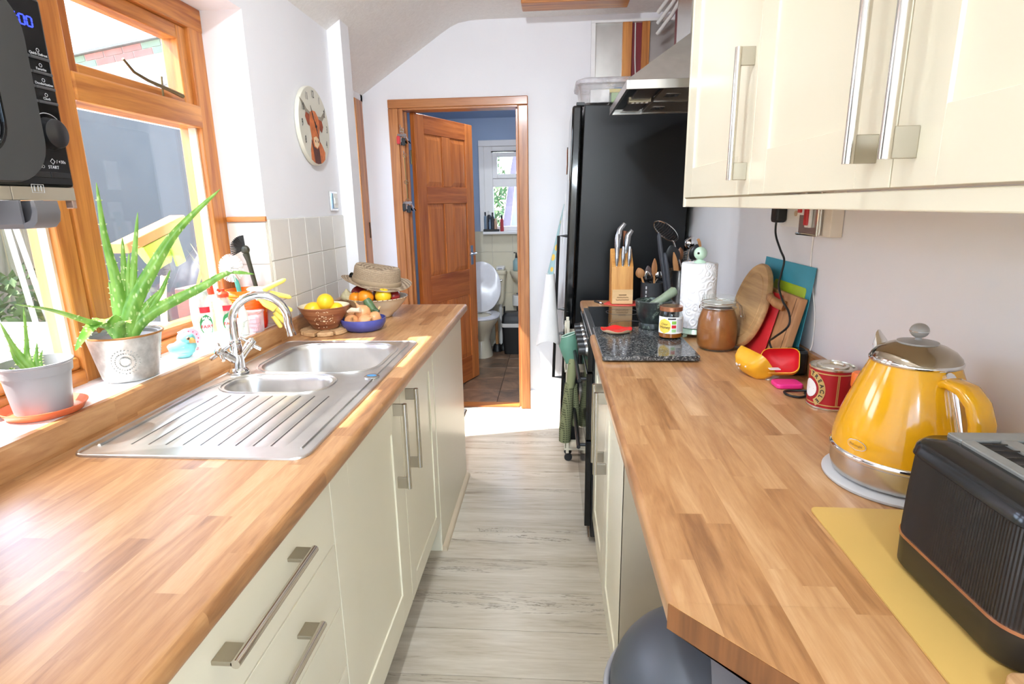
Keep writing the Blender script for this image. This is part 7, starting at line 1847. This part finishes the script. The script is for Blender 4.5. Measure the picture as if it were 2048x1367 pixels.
MB().rings([[(tx_+p[0], 5.46+p[1], z_) for p in rrect(0.44+s_, 0.17+s_/2, 0.03, 4)] for z_, s_ in ((0.46, -0.06), (0.50, -0.03), (0.74, 0.0), (0.75, 0.0))]).obj('cistern', ivory, wc_, smooth=40)
MB().rings([[(tx_+p[0], 5.455+p[1], z_) for p in rrect(0.46+s_, 0.18+s_, 0.03, 4)] for z_, s_ in ((0.752, -0.005), (0.757, 0.0), (0.785, 0.0), (0.79, -0.01))]).obj('cistern_lid', ivory, wc_, smooth=40)
MB().tube([(tx_+0.19, 5.37, 0.70), (tx_+0.19, 5.35, 0.70), (tx_+0.145, 5.345, 0.69)], 0.009, 8).obj('flush_lever', chrome, wc_, smooth=50)
MB().tube([(tx_+0.16, 5.50, 0.47), (tx_+0.16, 5.50, 0.10), (tx_+0.16, 5.50, 0.0)], 0.016, 10).obj('pipe', white_plastic, wc_, smooth=50)
t_ = thing('wipes_pack', 'white packet of wipes on the toilet cistern', 'packet', (-0.49, 5.45, 0.79))
B(-0.535, -0.455, 5.38, 5.50, 0.791, 0.825).obj('packet', white_plastic, t_, bevel=0.01)
B(-0.515, -0.475, 5.379, 5.3805, 0.80, 0.812).obj('printed_panel', M('packet_grey', (150, 156, 170), 0.5), t_)
tb = thing('toilet_brush', 'toilet brush with a tan handle in a dark holder', 'toilet brush', (-0.535, 5.38, 0))
MB().lathe([(0.045, 0.003), (0.05, 0.006), (0.040, 0.055), (0.030, 0.075)], (-0.535, 5.36, 0), 20).obj('holder', black_plastic, tb, smooth=40)
MB().cyl((-0.535, 5.36, 0.07), (-0.540, 5.36, 0.37), 0.014, n=12).obj('handle', spoon_w, tb, smooth=40)
bi = thing('waste_bin', 'black swing bin with a white liner under the basin', 'bin', (-0.38, 5.30, 0))
def sq(w2, d_, z_): return [(-0.372+p[0], 5.30+p[1], z_) for p in rrect(w2, d_, 0.03, 4)]
MB().rings([sq(0.17, 0.15, 0.004), sq(0.21, 0.18, 0.30)]).obj('body', black_plastic, bi, smooth=40)
MB().rings([sq(0.215, 0.186, 0.27), sq(0.220, 0.190, 0.275), sq(0.220, 0.190, 0.305), sq(0.21, 0.18, 0.307)], False, False).obj('liner', white_plastic, bi, smooth=40)
MB().rings([sq(0.212, 0.184, 0.306), sq(0.20, 0.17, 0.37), sq(0.15, 0.12, 0.405)]).obj('lid', black_plastic, bi, smooth=40)
pl2 = thing('plunger', 'black plunger standing beside the swing bin', 'plunger', (-0.468, 5.32, 0))
MB().lathe([(0.04, 0.003), (0.042, 0.01), (0.030, 0.05), (0.012, 0.07)], (-0.478, 5.40, 0), 18).obj('cup', black_plastic, pl2, smooth=40)
MB().cyl((-0.478, 5.40, 0.06), (-0.462, 5.40, 0.44), 0.009, n=10).obj('handle', black_plastic, pl2, smooth=40)
ba = thing('wash_basin', 'ivory wall-hung wash basin at the edge of the doorway', 'basin', (-0.2, 5.4, 0.75))
MB().rings([[(-0.20+p[0], 5.43+p[1], z_) for p in rrect(w2, d_, r_, 6)] for w2, d_, r_, z_ in ((0.12, 0.10, 0.04, 0.60), (0.26, 0.18, 0.08, 0.66), (0.37, 0.24, 0.10, 0.72), (0.405, 0.255, 0.10, 0.76), (0.405, 0.255, 0.10, 0.785), (0.33, 0.19, 0.08, 0.785), (0.22, 0.12, 0.06, 0.70))]).obj('bowl', ivory, ba, smooth=50)
so = thing('soap_dispenser', 'clear pump soap dispenser on the wash basin', 'dispenser', (-0.33, 5.40, 0.787))
MB().lathe([(0.030, 0.001), (0.033, 0.004), (0.032, 0.09), (0.014, 0.115), (0.012, 0.12)], (-0.338, 5.38, 0.787), 20).obj('bottle', M('pale_aqua', (150, 180, 180), 0.2), so, smooth=50)
MB().tube([(-0.338, 5.38, 0.905), (-0.338, 5.38, 0.955), (-0.36, 5.37, 0.957)], [0.012, 0.006, 0.005], 10).obj('pump', black_plastic, so, smooth=50)
lr = thing('toilet_roll', 'white toilet roll on the floor stand beyond the bin', 'toilet roll', (-0.30, 5.48, 0))
MB().lathe([(0.018, 0.44), (0.052, 0.44), (0.052, 0.54), (0.018, 0.54)], (-0.335, 5.47, 0), 24).obj('paper', white_plastic, lr, smooth=40)
MB().cyl((-0.335, 5.47, 0.0), (-0.335, 5.47, 0.56), 0.012, n=10).obj('stand', chrome, lr)
ty2 = thing('toiletry_tray', 'dark tray for toiletries on the bathroom window sill', 'tray', (-0.58, 5.50, 1.15))
B(-0.655, -0.505, 5.475, 5.535, 1.151, 1.172).obj('tray', black_plastic, ty2, bevel=0.002)
def bot(label, x, y_, h, r, c, capc, z_=1.173):
    t = thing('toiletry_bottle', label, 'bottle', (x, y_, z_), group='toiletries on the bathroom sill')
    MB().lathe([(r, 0), (r, h*0.72), (r*0.5, h*0.8)], (x, y_, z_), 14).obj('bottle', c, t, smooth=45); MB().lathe([(r*0.6, h*0.79), (r*0.6, h), (0.002, h)], (x, y_, z_), 12).obj('cap', capc, t, smooth=45)
dkb = M('dark_bottle', (44, 44, 50), 0.3); redb = M('red_can', (170, 40, 50), 0.3); tanb = M('tan_tube', (206, 168, 140), 0.4); grb = M('blue_grey_bottle', (110, 130, 150), 0.3)
bot('slim grey bottle at the left of the toiletry tray', -0.637, 5.505, 0.16, 0.013, grb, dkb); bot('tall dark bottle in the middle of the toiletry tray', -0.600, 5.512, 0.17, 0.020, dkb, white_plastic)
bot('dark bottle with a dark cap near the tray front', -0.565, 5.492, 0.155, 0.016, dkb, dkb); bot('tan tube standing in the toiletry tray', -0.540, 5.500, 0.10, 0.017, tanb, tanb)
bot('blue bottle low at the front of the toiletry tray', -0.592, 5.488, 0.09, 0.012, grb, grb); bot('red spray can beside the toiletry tray', -0.478, 5.50, 0.15, 0.017, redb, dkb, 1.151)

# ================================================================== OUTSIDE
gnd = B(-9, -1.31, -4.0, 9.5, -0.08, -0.02).obj('ground', M('paving_grey', (176, 172, 164), 0.9, var=0.1, scale=2), None, kind='structure', label='pale paved yard outside the window')
B(-1.31, 0.85, 5.70, 9.5, -0.08, -0.02).obj('ground', MATS['paving_grey'], None, kind='structure', label='paved yard beyond the bathroom window')
gw = B(-3.15, -2.95, 3.22, 8.5, -0.05, 2.02).obj('garden_wall', M('grey_render', (104, 103, 96), 0.85, var=0.05, scale=3, bump=0.15), None, label='grey rendered garden wall seen through the right hand pane', cat='wall', org=(-3.0, 4.3, 0))
lean_to = thing('neighbour_extension', 'white neighbouring gable with a brick verge, seen through the fanlight', 'building', (-4.966, 6.0, 2.80), rot=(0, -math.atan(0.146), 0))
ORG[lean_to] = Vector((0, 0, 0))
pw_ = M('white_render', (240, 240, 238), 0.8); brick = M('pale_red_brick', (168, 116, 104), 0.85, var=0.12, scale=6); brick_g = M('mossy_brick', (132, 146, 122), 0.9, var=0.12, scale=6)
MB().prism([(-2.4, -2.45), (2.2, -3.1), (2.2, 0.0), (-2.4, 0.0)], 0.0, 1.2, 'y').obj('wall', pw_, lean_to)
for k_ in range(22):
    for r_ in range(2):
        x0_ = -2.4+0.21*k_+(0.105 if r_ else 0)
        B(x0_, x0_+0.200, -0.02, 0.1, 0.002+0.064*r_, 0.060+0.064*r_).obj('brick', brick_g if (k_*7+r_*3) % 4 == 0 else brick, lean_to)
B(-2.4, 2.2, -0.012, 0.09, 0.0, 0.126).obj('mortar', grout, lean_to)
B(-2.4, 2.3, -0.06, 1.2, 0.128, 0.150).obj('verge_board', M('grey_gutter', (120, 118, 112), 0.5), lean_to)
B(0.55, 2.2, -0.04, 0.0, -0.30, -0.285).obj('ledge', MATS['grey_gutter'], lean_to)
B(-1.31, 9.0, -6.0, -1.2, -0.08, -0.02).obj('ground', MATS['paving_grey'], None, kind='structure', label='paved yard behind the viewer')
fence = thing('garden_fence', 'weathered board fence seen through the left hand pane', 'fence', (-3.3, 1.3, 0))
fm_ = wood('weathered_board', (96, 86, 66), (150, 140, 110), 'z', knots=False, rough=0.9, coat=0)
rnd = random.Random(11)
bmesh_board = None
for k_ in range(40):
    y0_ = -1.5+0.118*k_
    h_ = 1.78+rnd.uniform(-0.02, 0.02)
    B(-3.06, -3.04, y0_, y0_+0.110, -0.03, h_).obj('board', fm_, fence)
for z_ in (0.35, 1.45): B(-3.04, -3.00, -1.5, 3.21, z_, z_+0.07).obj('rail', fm_, fence)
bush_m = M('shrub_leaves', (74, 96, 44), 0.7, var=0.3, scale=8)
def bush(name, label, c, rx, ry_, rz_, n, seed, mat, cat='shrub', ls=0.035):
    t = thing(name, label, cat, (c[0], c[1], 0)); mb = MB(); r_ = random.Random(seed)
    for i in range(n):
        z_ = r_.uniform(-1, 1); a = r_.uniform(0, 2*PI); q = math.sqrt(1-z_*z_); k2 = r_.uniform(0.6, 1.0)
        p = Vector((c[0]+rx*q*math.cos(a)*k2, c[1]+ry_*q*math.sin(a)*k2, c[2]+rz_*z_*k2))
        d1 = Vector((r_.uniform(-1, 1), r_.uniform(-1, 1), r_.uniform(-1, 1))).normalized(); d2 = d1.orthogonal().normalized()
        mb.add([p-d1*ls, p+d2*ls*0.45, p+d1*ls, p-d2*ls*0.45], [(0, 1, 2, 3)])
    mb.obj('foliage', mat, t, kind='stuff')
    MB().tube([(c[0], c[1], -0.03), (c[0]+0.02, c[1], c[2]*0.6), (c[0], c[1]+0.02, c[2])], [0.03, 0.022, 0.012], 8).obj('stem', fm_, t, smooth=50)
bush('garden_shrub', 'dark leafy shrub in front of the fence outside', (-2.62, 2.35, 0.80), 0.25, 0.55, 0.42, 900, 4, bush_m)
for k_, (yy, lean_, h_) in enumerate(((2.22, 0.10, 1.55), (2.36, 0.06, 1.62), (2.48, 0.14, 1.50), (2.62, 0.05, 1.66))):
    MB().tube([(-2.28, yy, -0.02), (-2.30, yy-lean_*0.5, h_*0.5), (-2.34, yy-lean_, h_)], 0.011, 8).obj('garden_cane', M('pale_pole', (196, 192, 180), 0.6), None, smooth=50, org=(-2.28, yy, 0),
        label=('pale garden cane nearest the fence corner', 'second pale garden cane outside the left pane', 'third pale garden cane outside the left pane', 'tallest pale garden cane beside the mullion')[k_], cat='cane')
ot = thing('garden_table', 'white topped garden table close outside the window', 'table', (-1.75, 1.15, 0))
B(-2.15, -1.36, 0.35, 2.02, 0.950, 0.985).obj('table_top', M('white_lilac_top', (226, 222, 230), 0.45), ot, bevel=0.004)
for (x, yy) in ((-2.08, 0.42), (-1.43, 0.42), (-2.08, 1.95), (-1.43, 1.95)):
    B(x-0.025, x+0.025, yy-0.025, yy+0.025, -0.02, 0.950).obj('leg', fm_, ot)
# sponge mop standing head up, bag and crate beyond the glass
mp = thing('sponge_mop', 'upended sponge mop with a lime green head outside the pane', 'mop', (-1.40, 1.91, 0.985))
lime = M('lime_plastic', (150, 196, 10), 0.35); tan = M('tan_sponge', (196, 146, 84), 0.9, bump=0.6, bscale=80)
mh = frame((-1.40, 1.925, 1.305), (0, 0.967, 0.257), (0, -0.257, 0.967))
MB().box(-0.165, 0.165, 0.0, 0.034, -0.03, 0.03).xf(mh).obj('sponge', tan, mp, bevel=0.004)
MB().rings([[(-0.085, -0.006, z_) for z_ in (-0.02, 0.02)]+[(0.085, -0.006, z_) for z_ in (0.02, -0.02)], [(-0.060, -0.07, z_) for z_ in (-0.016, 0.016)]+[(0.060, -0.07, z_) for z_ in (0.016, -0.016)], [(-0.035, -0.105, z_) for z_ in (-0.014, 0.014)]+[(0.035, -0.105, z_) for z_ in (0.014, -0.014)]]).xf(mh).obj('head', lime, mp, bevel=0.003)
MB().box(0.045, 0.100, -0.125, -0.010, 0.016, 0.024).xf(mh).obj('squeeze_plate', lime, mp, bevel=0.002)
MB().box(-0.020, 0.020, -0.135, -0.100, -0.014, 0.014).xf(mh).obj('socket', black_plastic, mp)
MB().tube([mh @ Vector((0, -0.12, 0)), (-1.40, 1.93, 1.10), (-1.40, 1.91, 0.987)], 0.011, 8).obj('handle', M('pale_handle', (214, 196, 170), 0.5), mp, smooth=50)
rbg = thing('refuse_bag', 'tied dark blue-grey refuse bag standing outside', 'bag', (-2.05, 3.35, 0))
rings = []; rnd = random.Random(9)
for (z_, r_) in ((-0.02, 0.24), (0.2, 0.30), (0.6, 0.31), (0.9, 0.28), (1.08, 0.20), (1.20, 0.09), (1.26, 0.10)):
    rings.append([(-2.05+r_*(1+0.10*math.sin(5*a+z_*4))*math.cos(a), 3.35+r_*(1+0.08*math.sin(7*a))*math.sin(a), z_) for a in [2*PI*i/28 for i in range(28)]])
MB().rings(rings).obj('sack', M('blue_grey_polythene', (46, 50, 58), 0.45, var=0.25, scale=9, bump=0.8, bscale=14), rbg, smooth=60)
cr2 = thing('plant_trough', 'brown trough with a yellow striped plant outside', 'trough', (-1.7, 2.75, 0))
B(-1.72, -1.50, 2.45, 3.00, -0.02, 1.05).obj('stand', M('brown_stand', (120, 92, 84), 0.8), cr2, bevel=0.004)
mb = MB(); rnd = random.Random(2)
for i in range(40):
    a = rnd.uniform(0, PI*2); l = rnd.uniform(0.10, 0.2); p = Vector((-1.61+rnd.uniform(-0.06, 0.06), 2.7+rnd.uniform(-0.2, 0.2), 1.05)); d = Vector((0.5*math.cos(a), 0.5*math.sin(a), 1.0))
    s_ = Vector((-d.y, d.x, 0)).normalized()*0.008
    mb.add([p-s_, p+s_, p+d*l*0.6+s_, p+d*l, p+d*l*0.6-s_], [(0, 1, 2, 3, 4)])
mb.obj('striped_leaves', M('yellow_green_leaf', (216, 214, 130), 0.6), cr2, kind='stuff')
# behind the bathroom window: closed striped parasol and a hedge
pr = thing('folded_canopy', 'folded grey and white striped fabric beyond the bathroom window', 'canopy', (-0.16, 6.5, 0))
nf = 12; pw = M('parasol_white', (236, 234, 236), 0.8); pg = M('parasol_grey', (104, 100, 116), 0.8)
for k_ in range(nf*2):
    a0, a1 = 2*PI*k_/(nf*2), 2*PI*(k_+1)/(nf*2); rows = []
    for (z_, r_) in ((0.55, 0.46), (1.2, 0.40), (1.8, 0.30), (2.4, 0.17), (2.8, 0.05)):
        fa_, fb_ = (1.0, 0.62) if k_ % 2 else (0.62, 1.0)
        rows.append([(-0.16+r_*fa_*math.cos(a0), 6.5+r_*fa_*math.sin(a0), z_), (-0.16+r_*fb_*math.cos(a1), 6.5+r_*fb_*math.sin(a1), z_)])
    MB().grid(rows, 0.004).obj('pleat', (pw, pg, pw)[k_ % 3], pr)
MB().cyl((-0.16, 6.5, -0.02), (-0.16, 6.5, 2.9), 0.02, n=10).obj('pole', white_gloss, pr)
bush('hedge', 'green hedge beyond the bathroom window', (-1.25, 7.8, 1.2), 0.75, 0.5, 1.2, 2600, 8, M('hedge_leaves', (96, 132, 70), 0.7, var=0.3, scale=6), 'hedge', 0.05)
